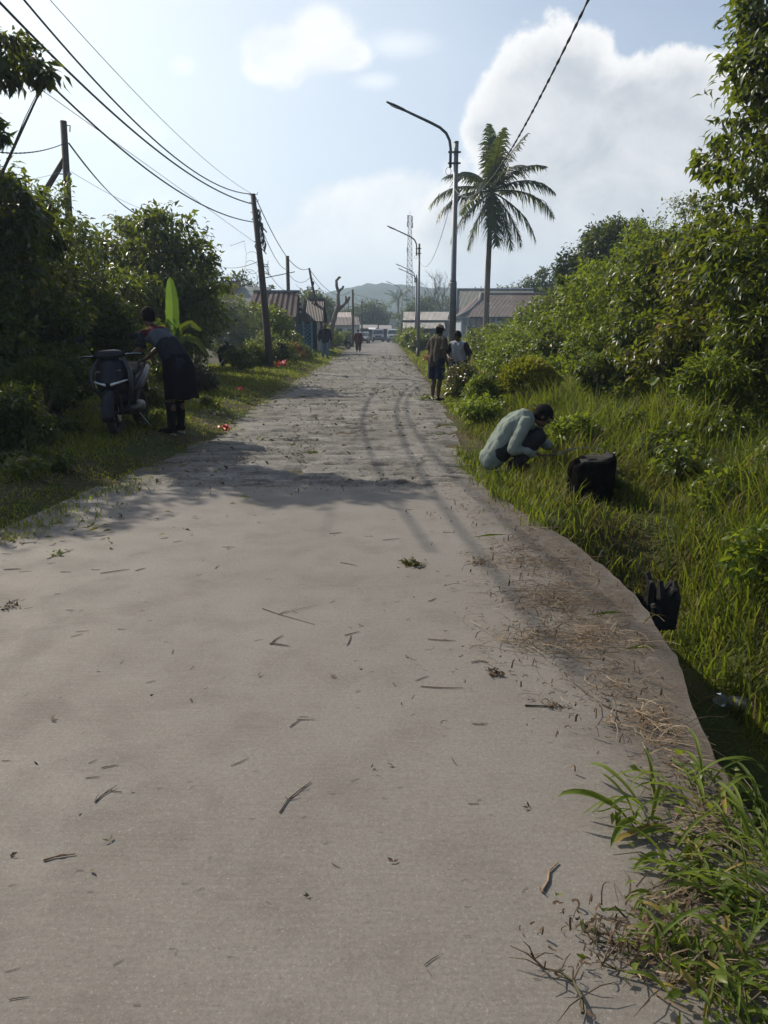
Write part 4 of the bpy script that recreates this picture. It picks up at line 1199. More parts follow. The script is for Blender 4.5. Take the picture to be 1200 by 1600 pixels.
def twig(px, py, Lpx, ang, q=None, label=TWIG, group='dry twigs scattered over the slab', th=1.0):
    a = G(px, py); b = G(px + Lpx * math.cos(R(ang)) * .5, py - Lpx * math.sin(R(ang)) * .5); d = (b - a) * 2
    o = bpy.data.objects.new("twig", twm[int(rt.integers(0, 9)) if q is None else q])
    COL.objects.link(o)
    L = max(.02, d.length); o.location = (a.x, a.y, .0)
    w = min(L, .10) * rt.uniform(.5, .95) * th
    o.scale = (L, w, w); o.rotation_euler = (0, 0, math.atan2(d.y, d.x))
    return tag(o, label, 'twig', group)
seen = [(175, 832, 10, 10), (180, 893, 42, 8), (150, 890, 14, 0), (95, 866, 40, 20), (45, 848, 28, 5), (10, 866, 14, -5), (20, 890, 26, 2), (40, 893, 18, 3), (103, 894, 16, 0), (80, 880, 12, 10), (220, 890, 16, 15), (278, 846, 14, 10),
        (358, 855, 20, 0), (312, 898, 10, 10), (340, 886, 8, 40), (272, 824, 6, 0), (130, 986, 20, 5), (110, 953, 12, 0), (90, 928, 10, 10), (45, 950, 14, 10), (20, 940, 20, 20), (120, 993, 18, 15), (190, 983, 12, 0), (235, 970, 8, 5),
        (270, 1018, 7, 75), (190, 1035, 8, 40), (300, 1043, 9, 35), (260, 1003, 8, 0), (95, 1090, 8, 10), (40, 1086, 7, 30), (236, 1065, 14, 15), (322, 1075, 8, 20), (10, 1188, 14, 0), (145, 1190, 14, 25), (172, 1198, 26, 10), (145, 1215, 22, 5),
        (375, 1190, 28, 25), (462, 1130, 20, 35), (478, 1124, 26, 0), (433, 1000, 22, 35), (437, 1008, 30, -8), (405, 1000, 14, 10), (545, 882, 26, -12), (550, 990, 22, 15), (545, 1000, 16, 70), (555, 1218, 14, 15), (700, 832, 14, 0), (612, 843, 26, 5),
        (525, 833, 18, 5), (575, 838, 10, 0), (480, 860, 8, 0), (640, 796, 12, 0), (690, 1000, 40, -3), (660, 1060, 20, 20), (690, 1074, 60, -2), (645, 1088, 8, 60), (645, 1117, 8, 20), (750, 1131, 22, 0), (750, 1035, 26, 2), (740, 1256, 16, 0),
        (695, 1150, 8, 0), (710, 1190, 14, -55), (820, 1390, 12, 45), (900, 1445, 10, 60), (840, 1530, 14, -10), (842, 1490, 14, 8), (675, 1500, 26, 35), (670, 1520, 12, -60), (730, 1462, 8, 0), (525, 1352, 14, -30), (595, 1300, 8, 0), (270, 1482, 7, 0),
        (275, 1488, 6, 70), (125, 1360, 12, 0), (110, 1275, 8, 0), (20, 1382, 12, 20), (185, 1503, 18, 30), (20, 1515, 24, 15), (30, 1560, 30, 8), (215, 1570, 10, 0), (360, 1495, 6, 0), (400, 1205, 5, 0), (475, 1120, 14, 0), (905, 1075, 24, -40), (960, 1108, 40, -20),
        (860, 1160, 7, 0), (560, 1080, 8, 20), (625, 1230, 6, 0), (300, 1230, 6, 30), (420, 1410, 8, -20), (575, 1440, 8, 20), (330, 1340, 7, 15), (620, 940, 9, 10), (700, 900, 9, 0), (520, 940, 9, 20), (420, 905, 10, 0), (675, 937, 12, 25)]
for (px, py, L, a) in seen: twig(px, py, L * 1.1, a)
LITL = [plain('dead_leaf_brown', (.085, .052, .030), .8, var=.3), plain('dead_leaf_dark', (.03, .022, .016), .8, var=.3), plain('dead_leaf_olive', (.075, .07, .028), .8, var=.3)]
for i in range(100):
    px = rt.uniform(0, 850); py = 800 + 620 * rt.random() ** 1.6
    if i % 2: twig(px, py, rt.uniform(3, 9), rt.uniform(-25, 30)); continue
    a = G(px, py); q = rt.normal(size=(3, 3)) * [1, 1, .15]; n_ = 1 + int(rt.random() < .3); L_ = rt.uniform(.012, .030, n_)
    o = link_mesh('dead_leaf', leaves('dead_leaf', np.array([[0, 0, .004]] * n_), q[:n_], np.array([[0, 0, 1.0]] * n_) + rt.normal(size=(n_, 3)) * .35, L_, L_ * rt.uniform(.35, .6), -.25), LITL[i % 3])
    o.location = a; tag(o, 'tiny curled dead leaf lying on the bare concrete slab', 'leaf', 'dead leaves scattered over the slab')
# named bigger pieces
def stick(name, label, pts, r, mat, forks=()):
    mb = MB(); P = [G(*q) + Vector((0, 0, r * .8)) for q in pts]
    mb.tube(P, [r * (1 - .5 * i / (len(P) - 1)) for i in range(len(P))], 6)
    for (i, q) in forks:
        e = G(*q) + Vector((0, 0, r * 1.5)); mb.tube([P[i], P[i].lerp(e, .6) + Vector((0, 0, r)), e], [r * .6, r * .45, r * .2], 5)
    return tag(mb.build(name, mat), label, 'twig')
stick('forked_twig', 'dark forked twig slanting on the slab left of centre', [(437, 1270), (450, 1250), (468, 1235), (486, 1222)], 0.0024, TW[1], [(1, (470, 1243)), (2, (483, 1230)), (1, (445, 1246))])
stick('forked_twig', 'small dark forked twig near the left side of the slab', [(148, 1254), (160, 1243), (172, 1236), (190, 1238)], .0022, TW[1], [(1, (176, 1232)), (2, (184, 1228)), (0, (155, 1240))])
stick('twig', 'thin long twig crossing another one above the slab centre', [(410, 951), (435, 960), (460, 967), (492, 976)], .0022, TW[0], [(1, (496, 946)), (1, (450, 955))])
stick('twig', 'reddish dry stalk lying at the lower left of the slab', [(68, 1345), (85, 1340), (118, 1335)], .0032, plain("stalk_red", (.16, .09, .04), .8, var=.3), [(1, (104, 1337))])
stick('dry_stalk', 'curled pale tan dry stalk at the lower right of the slab', [(846, 1394), (856, 1378), (858, 1362), (872, 1348)], .0042, TW[2], [(0, (842, 1390)), (0, (850, 1398))])
stick('twig', 'long straight dark stick lying across the right side of the slab', [(820, 1103), (850, 1104), (880, 1106)], .0035, TW[1], [(2, (862, 1098))])
def clod(label, px, py, rpx, seed, mat, k=9, name='dead_leaf_clump'):
    rng = np.random.default_rng(seed); p = G(px, py); r = rpx / FPX * p.y
    n = k * 6; P = np.array([[p.x, p.y, 0]]) + rng.normal(size=(n, 3)) * [r * .5, r * .5, r * .16]; P[:, 2] = np.abs(P[:, 2]) + .004
    d = rng.normal(size=(n, 3)) * [1, 1, .4]; L = r * rng.uniform(.3, .9, n)
    return tag(link_mesh(name, leaves(name, P, d, np.array([0, 0, 1]) + rng.normal(size=(n, 3)) * .5, L, L * .35), mat), label, 'leaf clump')
clod('pulled tuft of grass with roots lying on the middle of the slab', 643, 882, 18, 1, leaf_mat("tuft", [(.05, .05, .02), (.10, .085, .035), (.06, .04, .02)], .7, .2, .2), 14, 'pulled_grass_tuft')
clod('dark crumpled dead leaf clump on the slab right of centre', 775, 1053, 16, 2, DK, 8)
clod('small dark root clump at the end of the long straight stick', 863, 1104, 11, 3, DK, 7)
clod('single dark pebble sized clod near the middle of the slab', 520, 1058, 5, 4, DK, 5)
clod('little clump of reddish straw left of the straw bands', 745, 880, 13, 6, STRAW, 6)
clod('small dark leaf clump at the left edge of the slab', 15, 949, 12, 8, DK, 7)
clod('green grass sprig pulled out and lying at the left of the slab', 95, 866, 16, 7, WEED, 5, 'grass_sprig')
clod('dark leaf on the worn road near the shadow edge', 376, 715, 8, 9, DK, 4)
clod('small dark heap of leaves beside the feet of the person at the scooter', 345, 645, 14, 10, M['leaf_mid'], 8)
clod('green cut leaves lying at the left road edge', 330, 650, 20, 15, M['leaf_mid'], 10)
clod('dark clod lying on the far right side of the road', 635, 571, 7, 11, DK, 5)
clod('flat green patch of cut grass on the right side of the worn road', 662, 623, 14, 12, M['leaf_mid'], 8)
def petals(label, px, py, rpx, seed):
    rng = np.random.default_rng(seed); p = on_ground(px, py); p.z = max(p.z, 0); r = rpx / FPX * p.y
    n = 16; P = np.array(p)[None] + rng.normal(size=(n, 3)) * r * [.3, .3, .12] + [0, 0, r * .45]
    d = rng.normal(size=(n, 3)); L = r * rng.uniform(.7, 1.2, n)
    tag(link_mesh('fallen_flower', leaves('fallen_flower', P, d, np.array([0, -.6, 1]) + rng.normal(size=(n, 3)) * .4, L, L * .75), RED), label, 'flower')
petals('red fallen flower lying on the worn road near the person at the scooter', 352, 677, 9, 1)
petals('red flower in the mown grass left of the road', 377, 612, 7, 2)
petals('red flower lying at the foot of the leaning pole', 440, 573, 9, 3)
# the green blades lying on the straw
for (px, py, l, lb) in [(765, 843, 60, 'long green grass blade lying on the straw nearest the worn road'), (950, 966, 66, 'pale green grass blade lying across the straw'), (1000, 1020, 60, 'green grass sprig at the edge of the drain')]:
    a, b = G(px - l / 2, py), G(px + l / 2, py - 5); mb = MB(); n = Vector((0, 1, 0)) * .012 + Vector((0, 0, .008))
    m = a.lerp(b, .5) + Vector((0, 0, .02)); mb.add([a + Vector((0, 0, .015)), m + n, b + Vector((0, 0, .015)), m - n * .3], [(0, 3, 2), (0, 2, 1)])
    tag(mb.build('cut_grass', WEED), lb, 'grass blade')

# crumpled clear plastic cup in the drain
def cup():
    p = on_ground(1140, 1112); root = empty('plastic_cup', p, 0, 'crumpled clear plastic cup lying in the drain by the slab', 'litter'); root.scale = (.95,) * 3
    rng = np.random.default_rng(3)
    m, k, b = new_mat("clear_plastic"); b.inputs['Base Color'].default_value = (.75, .76, .75, 1); b.inputs['Roughness'].default_value = .18; b.inputs['Transmission Weight'].default_value = .9; b.inputs['IOR'].default_value = 1.3
    secs = []
    for i in range(9):
        t = i / 8; c = Vector((-.07 + .15 * t, .02 - .06 * t, .075 - .02 * t)); r = .034 + .018 * t
        sq = .55 + .45 * abs(math.cos(t * 4.2))
        secs.append([c + Vector((.25 * r * math.sin(a), r * math.cos(a) * (1.2 - .2 * sq), r * math.sin(a) * sq)) + Vector(rng.normal(size=3)) * .004 for a in np.linspace(0, 6.283, 15)[:-1]])
    mb = MB(); mb.loft(secs, cap=False); mb.build('cup_wall', m, root, True)
    r2 = MB(); q = secs[-1]; r2.tube(q + [q[0]], .0035, 5, cap=False); r2.build('rim', m, root, True)
    b2 = MB(); b2.add(secs[0], [tuple(range(14))]); b2.build('cup_base', m, root)
cup()
# ------------------------------------------------------------------ street lamps
GALV = plain("galvanised", (.17, .18, .19), .55, .3, var=.15, scale=6, spec=.5)
BLACKP = plain("black_paint", (.015, .015, .016), .6, var=.3)
LAMPH = plain("lamp_housing", (.06, .065, .07), .5, .2)
LENS = plain("lamp_lens", (.65, .66, .62), .25)
def street_lamp(x, y, label, rz=0.0, first=[None]):
    if first[0] is None:
        root = empty('street_lamp', (0, 0, 0))
        mb = MB()
        mb.tube([(0, 0, .55), (0, 0, 2.7), (0, 0, 2.72)], [.098, .092, .092], 12)
        mb.tube([(0, 0, 2.7), (0, 0, 2.78), (0, 0, 6.1)], [.092, .072, .06], 12)
        mb.tube([(0, 0, 6.1), (0, 0, 6.13)], [.066, .062], 12)
        mb.build('pole', GALV, root, True)
        b = MB(); b.tube([(0, 0, -.2), (0, 0, .55)], [.102, .100], 12); b.tube([(0, 0, -.2), (0, 0, .03)], .17, 12); b.build('base', BLACKP, root, True)
        for z in (5.62, 5.88):
            c = MB(); c.tube([(0, 0, z - .02), (0, 0, z + .02)], .078, 10); c.box((-.2, -.03, z - .018), (.12, .03, z + .018)); c.build('clamp', LAMPH, root)
        a = MB(); a.tube([(-.14, 0, 5.52), (-.14, 0, 5.95), (-.17, 0, 6.15), (-.26, 0, 6.32), (-.42, 0, 6.45), (-.65, 0, 6.56), (-1.0, 0, 6.71), (-1.35, 0, 6.86)], [.036, .036, .036, .036, .035, .034, .032, .03], 9)
        a.build('arm', LAMPH, root, True)
        h = MB(); d = Vector((-.92, 0, .39)).normalized(); p = Vector((-1.3, 0, 6.84))
        secs = []
        for t, w, hh in ((0, .035, .03), (.08, .06, .035), (.3, .075, .035), (.48, .06, .022), (.52, .02, .01)):
            c = p + d * t; u = Vector((0, 1, 0)); v = d.cross(u)
            secs.append([c + u * w * math.cos(q) * 1.0 + v * hh * math.sin(q) for q in np.linspace(0, 6.283, 11)[:-1]])
        h.loft(secs); hd = h.build('lamp_head', LAMPH, root, True)
        l = MB(); v = d.cross(Vector((0, 1, 0))); v = v if v.z < 0 else -v
        c = p + d * .28 + v * .034; l.ell(c, (.13, .05, .012), Matrix(((d.x, 0, v.x), (0, 1, 0), (d.z, 0, v.z))), 10, 6)
        l.build('lens', LENS, hd, True)
        w = MB(); pts = [(-.16 + .07 * math.cos(q) - .03, -.05, 5.42 + .09 * math.sin(q)) for q in np.linspace(0, 12.6, 40)]
        w.tube([(-.15, 0, 5.55)] + pts, .006, 4); w.build('wire_coil', BLACKP, root)
        first[0] = root; o = root
    else:
        o = copy_tree(first[0])
    o.location = at(x, y); o.rotation_euler = (0, 0, rz)
    return tag(o, label, 'street lamp', 'street lamps along the right verge')
street_lamp(1.83, 20.4, 'nearest tall grey street lamp, behind the man in blue shorts')
street_lamp(1.93, 42.8, 'second nearest street lamp, a thinner grey pole left of the first', R(3))
street_lamp(2.76, 66, 'third street lamp, its pole just left of the second one', R(-4))
street_lamp(3.05, 71, 'fourth street lamp, its arm just under the arm of the third', R(8))
street_lamp(2.02, 88, 'farthest small street lamp left of the mast', R(-2))

# ------------------------------------------------------------------ utility poles
WOOD = plain("pole_wood", (.055, .042, .034), .85, var=.35, scale=14, bump=.5)
WOODG = plain("pole_wood_grey", (.12, .105, .09), .85, var=.3, scale=14, bump=.5)
CABLE = plain("cable_black", (.02, .02, .022), .55)
CABLEG = plain("cable_grey", (.14, .14, .15), .5)
def pole(label, base, top, r0, r1, extra=None, mat=None):
    base = Vector(base); top = Vector(top)
    root = empty('utility_pole', base, 0, label, 'utility pole')
    t = top - base; mb = MB()
    bend = Vector((.03, 0, 0))
    mb.tube([t * -.05, t * .25 + bend, t * .6 + bend * 1.2, t], [r0, r0 * .92, (r0 + r1) / 2, r1], 10)
    mb.build('post', mat or WOOD, root, True)
    if extra: extra(root, t)
    return root
def ex1(root, t):
    rng = np.random.default_rng(4)
    mb = MB()
    # tangled hanging cable bundle below the top
    for i in range(46):
        s = rng.uniform(.74, .93); p = t * s + Vector((rng.uniform(.04, .24), rng.normal() * .06, 0))
        l = rng.uniform(.15, .55)
        mb.tube([p, p + Vector((rng.normal() * .05, rng.normal() * .04, -l * .5)), p + Vector((rng.normal() * .07, rng.normal() * .04, -l))], rng.uniform(.010, .024), 5)
    mb.build('cable_bundle', CABLE, root)
    h = MB()
    for s in (.995, .955, .90, .86):
        p = t * s; h.tube([p + Vector((-.14, 0, .0)), p + Vector((.16, -.02, .02)), p + Vector((.17, -.02, .09))], .014, 5)
    h.build('hook', GALV, root)
    w = MB()
    for q in range(3):
        c = t * (.62 - .05 * q) + Vector((-.25 - .08 * q, 0, 0))
        w.tube([c + Vector((.28 * math.cos(a), .05 * math.sin(a * 2), .38 * math.sin(a))) for a in np.linspace(-2.6, 2.2, 16)], .007, 4)
    for q in range(7):
        p = t * rng.uniform(.55, .63) + Vector((.05, 0, 0)); w.tube([p, p + Vector((.18 + .1 * rng.random(), 0, rng.normal() * .1)), p + Vector((.26, 0, rng.normal() * .16))], .010, 4)
    w.build('loose_wire', CABLE, root)
b1 = on_ground(422, 577); t1 = D(395, 303, b1.y)
pole('dark leaning wooden pole with a tangle of cables near its top', b1, t1, .145, .085, ex1)
def ex2(root, t):
    mb = MB(); a = t * .86; b = Vector((-1.55, -.1, t.z * .52)); mb.tube([a, a.lerp(b, .5), b.lerp(a, -.9)], [.085, .09, .1], 9)
    mb.build('strut', WOOD, root, True)
    h = MB(); h.tube([t * .985 + Vector((.05, 0, 0)), t * .985 + Vector((.2, 0, -.02)), t * .97 + Vector((.18, 0, -.08))], .02, 5); h.tube([t * .80 + Vector((-.2, 0, 0)), t * .80 + Vector((.18, 0, .0))], .02, 5)
    h.box(tuple(t * .80 + Vector((.06, -.1, -.06))), tuple(t * .80 + Vector((.16, -.02, .05)))); h.build('hook', GALV, root)
p2 = D(100, 400, 25); p2.z = gzs(p2.x, 25); t2 = D(99, 189, 25)
pole('dark pole braced by a slanting strut behind the trees on the left', p2, t2, .13, .10, ex2)
p3 = D(450, 520, 50); p3.z = gzs(p3.x, 50); t3 = D(449, 400, 50)
def ex3(root, t):
    mb = MB(); a = D(412, 435, 50) - p3; b = D(461, 425, 50) - p3; mb.tube([a + Vector((0, -.14, 0)), b + Vector((0, -.14, 0))], .03, 6); mb.build('crossarm', WOODG, root)
pole('thick straight pole standing behind the ribbed roof', p3, t3, .125, .115, ex3)
p4 = D(506, 540, 51); p4.z = gzs(p4.x, 51); t4 = D(483, 419, 51)
def ex4(root, t):
    mb = MB(); a = t * .68; b = Vector((t.x * .9 - .35, .3, t.z * .2)); mb.tube([a, b], [.05, .06], 7); mb.build('brace', WOOD, root)
    h = MB(); q = t * .83; h.box(tuple(q + Vector((-.02, -.1, -.12))), tuple(q + Vector((.16, .1, .08)))); h.build('fuse_box', BLACKP, root)
pole('thin leaning pole with a short brace in front of the brown roof', p4, t4, .11, .07, ex4)
p5 = D(551, 541, 74); p5.z = gzs(p5.x, 74); t5 = D(551, 452, 74); pole('thin dark pole left of the person in red', p5, t5, .12, .09)
p6 = D(565, 538, 98); p6.z = gzs(p6.x, 98); t6 = D(565, 470, 98); pole('thin dark pole right behind the person in red', p6, t6, .12, .09)
p7 = D(544, 535, 150); p7.z = gzs(p7.x, 150); t7 = D(544, 464, 150); pole('faint distant pole left of the person in red', p7, t7, .13, .10)

# ------------------------------------------------------------------ cables
def cable(label, pts, r, mat=None, group='overhead cables', name='power_cable', twist=False):
    mb = MB(); pts = [Vector(p) for p in pts]
    if not twist:
        mb.tube(pts, r, 6, cap=True)
    else:
        for ph in (0, math.pi):
            out = []; L = 0
            for i, p in enumerate(pts):
                if i: L += (p - pts[i - 1]).length
                out.append(p + Vector((math.cos(ph + L * 14), 0, math.sin(ph + L * 14))) * r)
            mb.tube(out, r * 1.0, 5)
    return tag(mb.build(name, mat or CABLE, None, True), label, 'cable', group)
def sagline(a, b, sag, n=24):
    a, b = Vector(a), Vector(b)
    return [a.lerp(b, t) - Vector((0, 0, sag * 4 * t * (1 - t))) for t in np.linspace(0, 1, n + 1)]
def fit_cable(X, px, end, y_near, n=60):
    """parabola through the photographed points for a cable hanging at a constant X, ending at a pole"""
    ys, zs = [], []
    for (a, b) in px:
        d = ray(a, b); t = X / d.x; ys.append(d.y * t); zs.append(CAM_H + d.z * t)
    ys += [end.y] * 3; zs += [end.z] * 3
    c = np.polyfit(ys, zs, 2)
    Y = np.linspace(y_near, end.y, n); Z = np.polyval(c, Y); Z += (end.z - Z[-1]) * ((Y - y_near) / (end.y - y_near)) ** 4
    Xs = X + (end.x - X) * ((Y - y_near) / (end.y - y_near)) ** 2
    return [Vector(q) for q in zip(Xs, Y, Z)]
e = lambda px, py: D(px, py, b1.y)
cable('thick black cable from the leaning pole, second from its top, to the upper left corner', fit_cable(-5.2, [(0, 2), (50, 57), (100, 110), (165, 178), (250, 250), (330, 296)], e(396, 319), 8.0), .019)
cable('black cable from the very top of the leaning pole to the upper left edge', fit_cable(-5.0, [(40, 0), (110, 88), (175, 163), (250, 233), (320, 281)], e(394, 303), 8.0), .016)
cable('thin grey wire highest of all, running to the top of the leaning pole', fit_cable(-4.7, [(80, 0), (150, 82), (230, 165), (320, 250)], e(394, 303), 8.0), .006, CABLEG)
cable('black cable entering behind the left border tree, lowest of the thick ones', fit_cable(-5.4, [(0, 52), (65, 120), (120, 178), (200, 250), (260, 298), (320, 330)], e(397, 347), 9.6), .017)
cable('thin grey wire just under the lowest thick cable', fit_cable(-5.7, [(60, 135), (120, 190), (180, 235), (300, 330)], e(400, 380), 9.6), .006, CABLEG)
cable('wire sagging from the lower part of the leaning pole into the left trees', sagline(e(404, 408), D(330, 410, 40), .25), .012)
cable('loose wire hanging in a loop left of the leaning pole', [e(383, 376), e(372, 380), e(360, 384), e(361, 382)], .006)
cable('hanging loose grey wire left of the leaning pole', [e(360, 384), e(381, 377), e(385, 395), e(384, 415), e(379, 430), e(382, 442)], .006, CABLEG)
cable('wire from the top of the leaning pole to the braced leaning pole', sagline(e(398, 305), t4, .9), .017)
cable('second wire from the leaning pole to the thick straight pole', sagline(e(404, 345), t3 + Vector((.05, 0, -.8)), .5), .014)
cable('lower wire from the leaning pole down behind the ribbed roof', sagline(e(410, 410), D(452, 452, 60), .4), .012)
cable('wire from the thick straight pole to the braced leaning pole', sagline(t3 + Vector((0, 0, -1.05)), t4 + Vector((.08, 0, -.55)), .45), .014)
cable('lowest slack wire between the thick straight pole and the braced leaning pole', sagline(D(462, 444, 50), D(488, 446, 51), .35), .010)
cable('wire from the braced leaning pole to the thin pole beside the person in red', sagline(t4 + Vector((.05, 0, -.1)), t5, 1.0), .018)
cable('second wire from the braced leaning pole to the thin dark poles', sagline(t4 + Vector((.1, 0, -.5)), t5 + Vector((0, 0, -1.6)), .7), .014)
cable('long wire from the thin pole towards the far street lamp', sagline(t5 + Vector((0, 0, -.4)), D(640, 470, 130), .4), .018, CABLEG)
cable('wire between the two thin dark poles by the person in red', sagline(t5 + Vector((0, 0, -.1)), t6, .5), .018)
cable('twisted wire from the left border to the braced pole', sagline(D(-60, 225, 20), t2 + Vector((0, 0, -.62)), .25), .013, twist=True)
cable('dark wire falling from the braced pole behind the domed tree', sagline(t2 + Vector((.1, 0, -.62)), D(246, 345, 36), .55), .014, twist=True)
cable('thin wire from the middle of the braced pole to the right', sagline(t2 + Vector((.1, 0, -1.45)), D(250, 336, 40), .15), .007, CABLEG)
cable('thin wire from the left border to the middle of the braced pole', sagline(D(-60, 275, 20), t2 + Vector((-.1, 0, -1.4)), .2), .006, CABLEG)
lampz = 5.0
end = Vector((1.80, 20.35, gzs(1.83, 20.4) + 5.02))
ys = []; zs = []
for (a, b) in [(920, 0), (860, 118), (797, 236), (778, 268), (747, 300)]:
    d = ray(a, b); t = 1.8 / d.x; ys.append(d.y * t); zs.append(CAM_H + d.z * t)
ys += [end.y] * 2; zs += [end.z] * 2
cf = np.polyfit(ys, zs, 3); Yc = np.linspace(3, end.y, 120); Zc = np.polyval(cf, Yc)
cable('twisted black and white cable from the top edge down to the nearest street lamp', [(1.8, a, b) for a, b in zip(Yc, Zc)], .008, name='twisted_cable', twist=True)
cable('slack grey wire between the nearest and second nearest street lamps', sagline((1.80, 20.35, 5.0), (1.93, 42.7, 5.3), 1.0), .008, CABLEG)

# ------------------------------------------------------------------ telecom mast
def mast():
    y = 300; x = D(639.5, 480, y).x; H = D(640, 336, y).z
    root = empty('telecom_mast', (x, y, -.2), 0, 'tall slender lattice telecom mast in the haze', 'mast')
    st = plain("mast_steel", (.20, .17, .17), .6, .2)
    mb = MB(); n = 22; w0, w1 = 1.55, .55
    def cor(t): 
        w = w0 + (w1 - w0) * t; return [Vector((sx * w, sy * w, H * t)) for sx, sy in ((-1, -1), (1, -1), (1, 1), (-1, 1))]
    for k in range(4): mb.tube([cor(0)[k], cor(1)[k]], [.13, .08], 5)
    for i in range(n):
        a, b = cor(i / n), cor((i + 1) / n)
        for k in range(4):
            k2 = (k + 1) % 4
            mb.tube([a[k], b[k2]], .055, 4); mb.tube([a[k2], b[k]], .055, 4); mb.tube([b[k], b[k2]], .05, 4)
    mb.build('lattice', st, root)
    for z, dx in ((.98, -.8), (.97, .8), (.93, -.9), (.92, .9), (.72, -.9), (.36, -1.5)):
        p = MB(); p.box((dx - .25, -.9, H * z - 1.0), (dx + .25, -.5, H * z + 1.0)); p.build('antenna', GALV, root, bevel=.05)
    p = MB(); p.tube([(0, 0, H), (0, 0, H + 1.8)], .06, 5); p.build('lightning_rod', st, root)
mast()

# ------------------------------------------------------------------ houses
def roof_mat(name, c1, c2, rust=None, ribs=5.0, axis='X'):
    m, k, b = new_mat(name)
    tc = k.new('ShaderNodeTexCoord'); P = tc.outputs['Object']
    n = k.noise(P, .9, 6, .65); n2 = k.noise(k.scale(P, (4, .4, .4)), 1.5, 5, .6)
    c = k.mix(k.mapr(n2, .3, .7), c1, c2)
    if rust: c = k.mix(k.mapr(n, .5, .66, 0, .85), c, rust)
    w = k.new('ShaderNodeTexWave', wave_type='BANDS', bands_direction=axis); w.inputs['Scale'].default_value = ribs; k.l.new(P, w.inputs['Vector'])
    k.l.new(c, b.inputs['Base Color']); b.inputs['Roughness'].default_value = .7; b.inputs['Metallic'].default_value = .1
    bn = k.new('ShaderNodeBump'); bn.inputs['Strength'].default_value = .9; bn.inputs['Distance'].default_value = .05
    k.l.new(w.outputs['Fac'], bn.inputs['Height']); k.l.new(bn.outputs[0], b.inputs['Normal'])
    return m
def slab_poly(mb, pts, th=.06):
    """thin roof plate from a planar polygon"""
    pts = [Vector(p) for p in pts]; n = (pts[1] - pts[0]).cross(pts[2] - pts[0]).normalized()
    if n.z < 0: n = -n
    k = len(pts); vs = pts + [p - n * th for p in pts]
    fs = [tuple(range(k)), tuple(range(2 * k - 1, k - 1, -1))] + [(i, k + i, k + (i + 1) % k, (i + 1) % k) for i in range(k)]
    return mb.add(vs, fs)
def wall_with_holes(mb, x0, x1, z0, z1, y, th, holes):
    """front wall in the xz plane with rectangular openings"""
    xs_ = sorted({x0, x1, *[h[0] for h in holes], *[h[1] for h in holes]}); zs_ = sorted({z0, z1, *[h[2] for h in holes], *[h[3] for h in holes]})
    for i in range(len(xs_) - 1):
        for j in range(len(zs_) - 1):
            cx, cz = (xs_[i] + xs_[i + 1]) / 2, (zs_[j] + zs_[j + 1]) / 2
            if any(h[0] < cx < h[1] and h[2] < cz < h[3] for h in holes): continue
            mb.box((xs_[i], y, zs_[j]), (xs_[i + 1], y + th, zs_[j + 1]))
    return mb
WHITEW = plain("limewash", (.24, .27, .31), .85, var=.12, scale=3)
BLUEW = plain("pale_blue_wall", (.18, .24, .29), .85, var=.15, scale=3)
DARKIN = plain("dark_boards", (.035, .032, .03), .85, var=.3)
GLASS = plain("window_glass", (.03, .035, .04), .12, spec=.7)
DOORW = plain("door_wood", (.10, .065, .04), .7, var=.3)

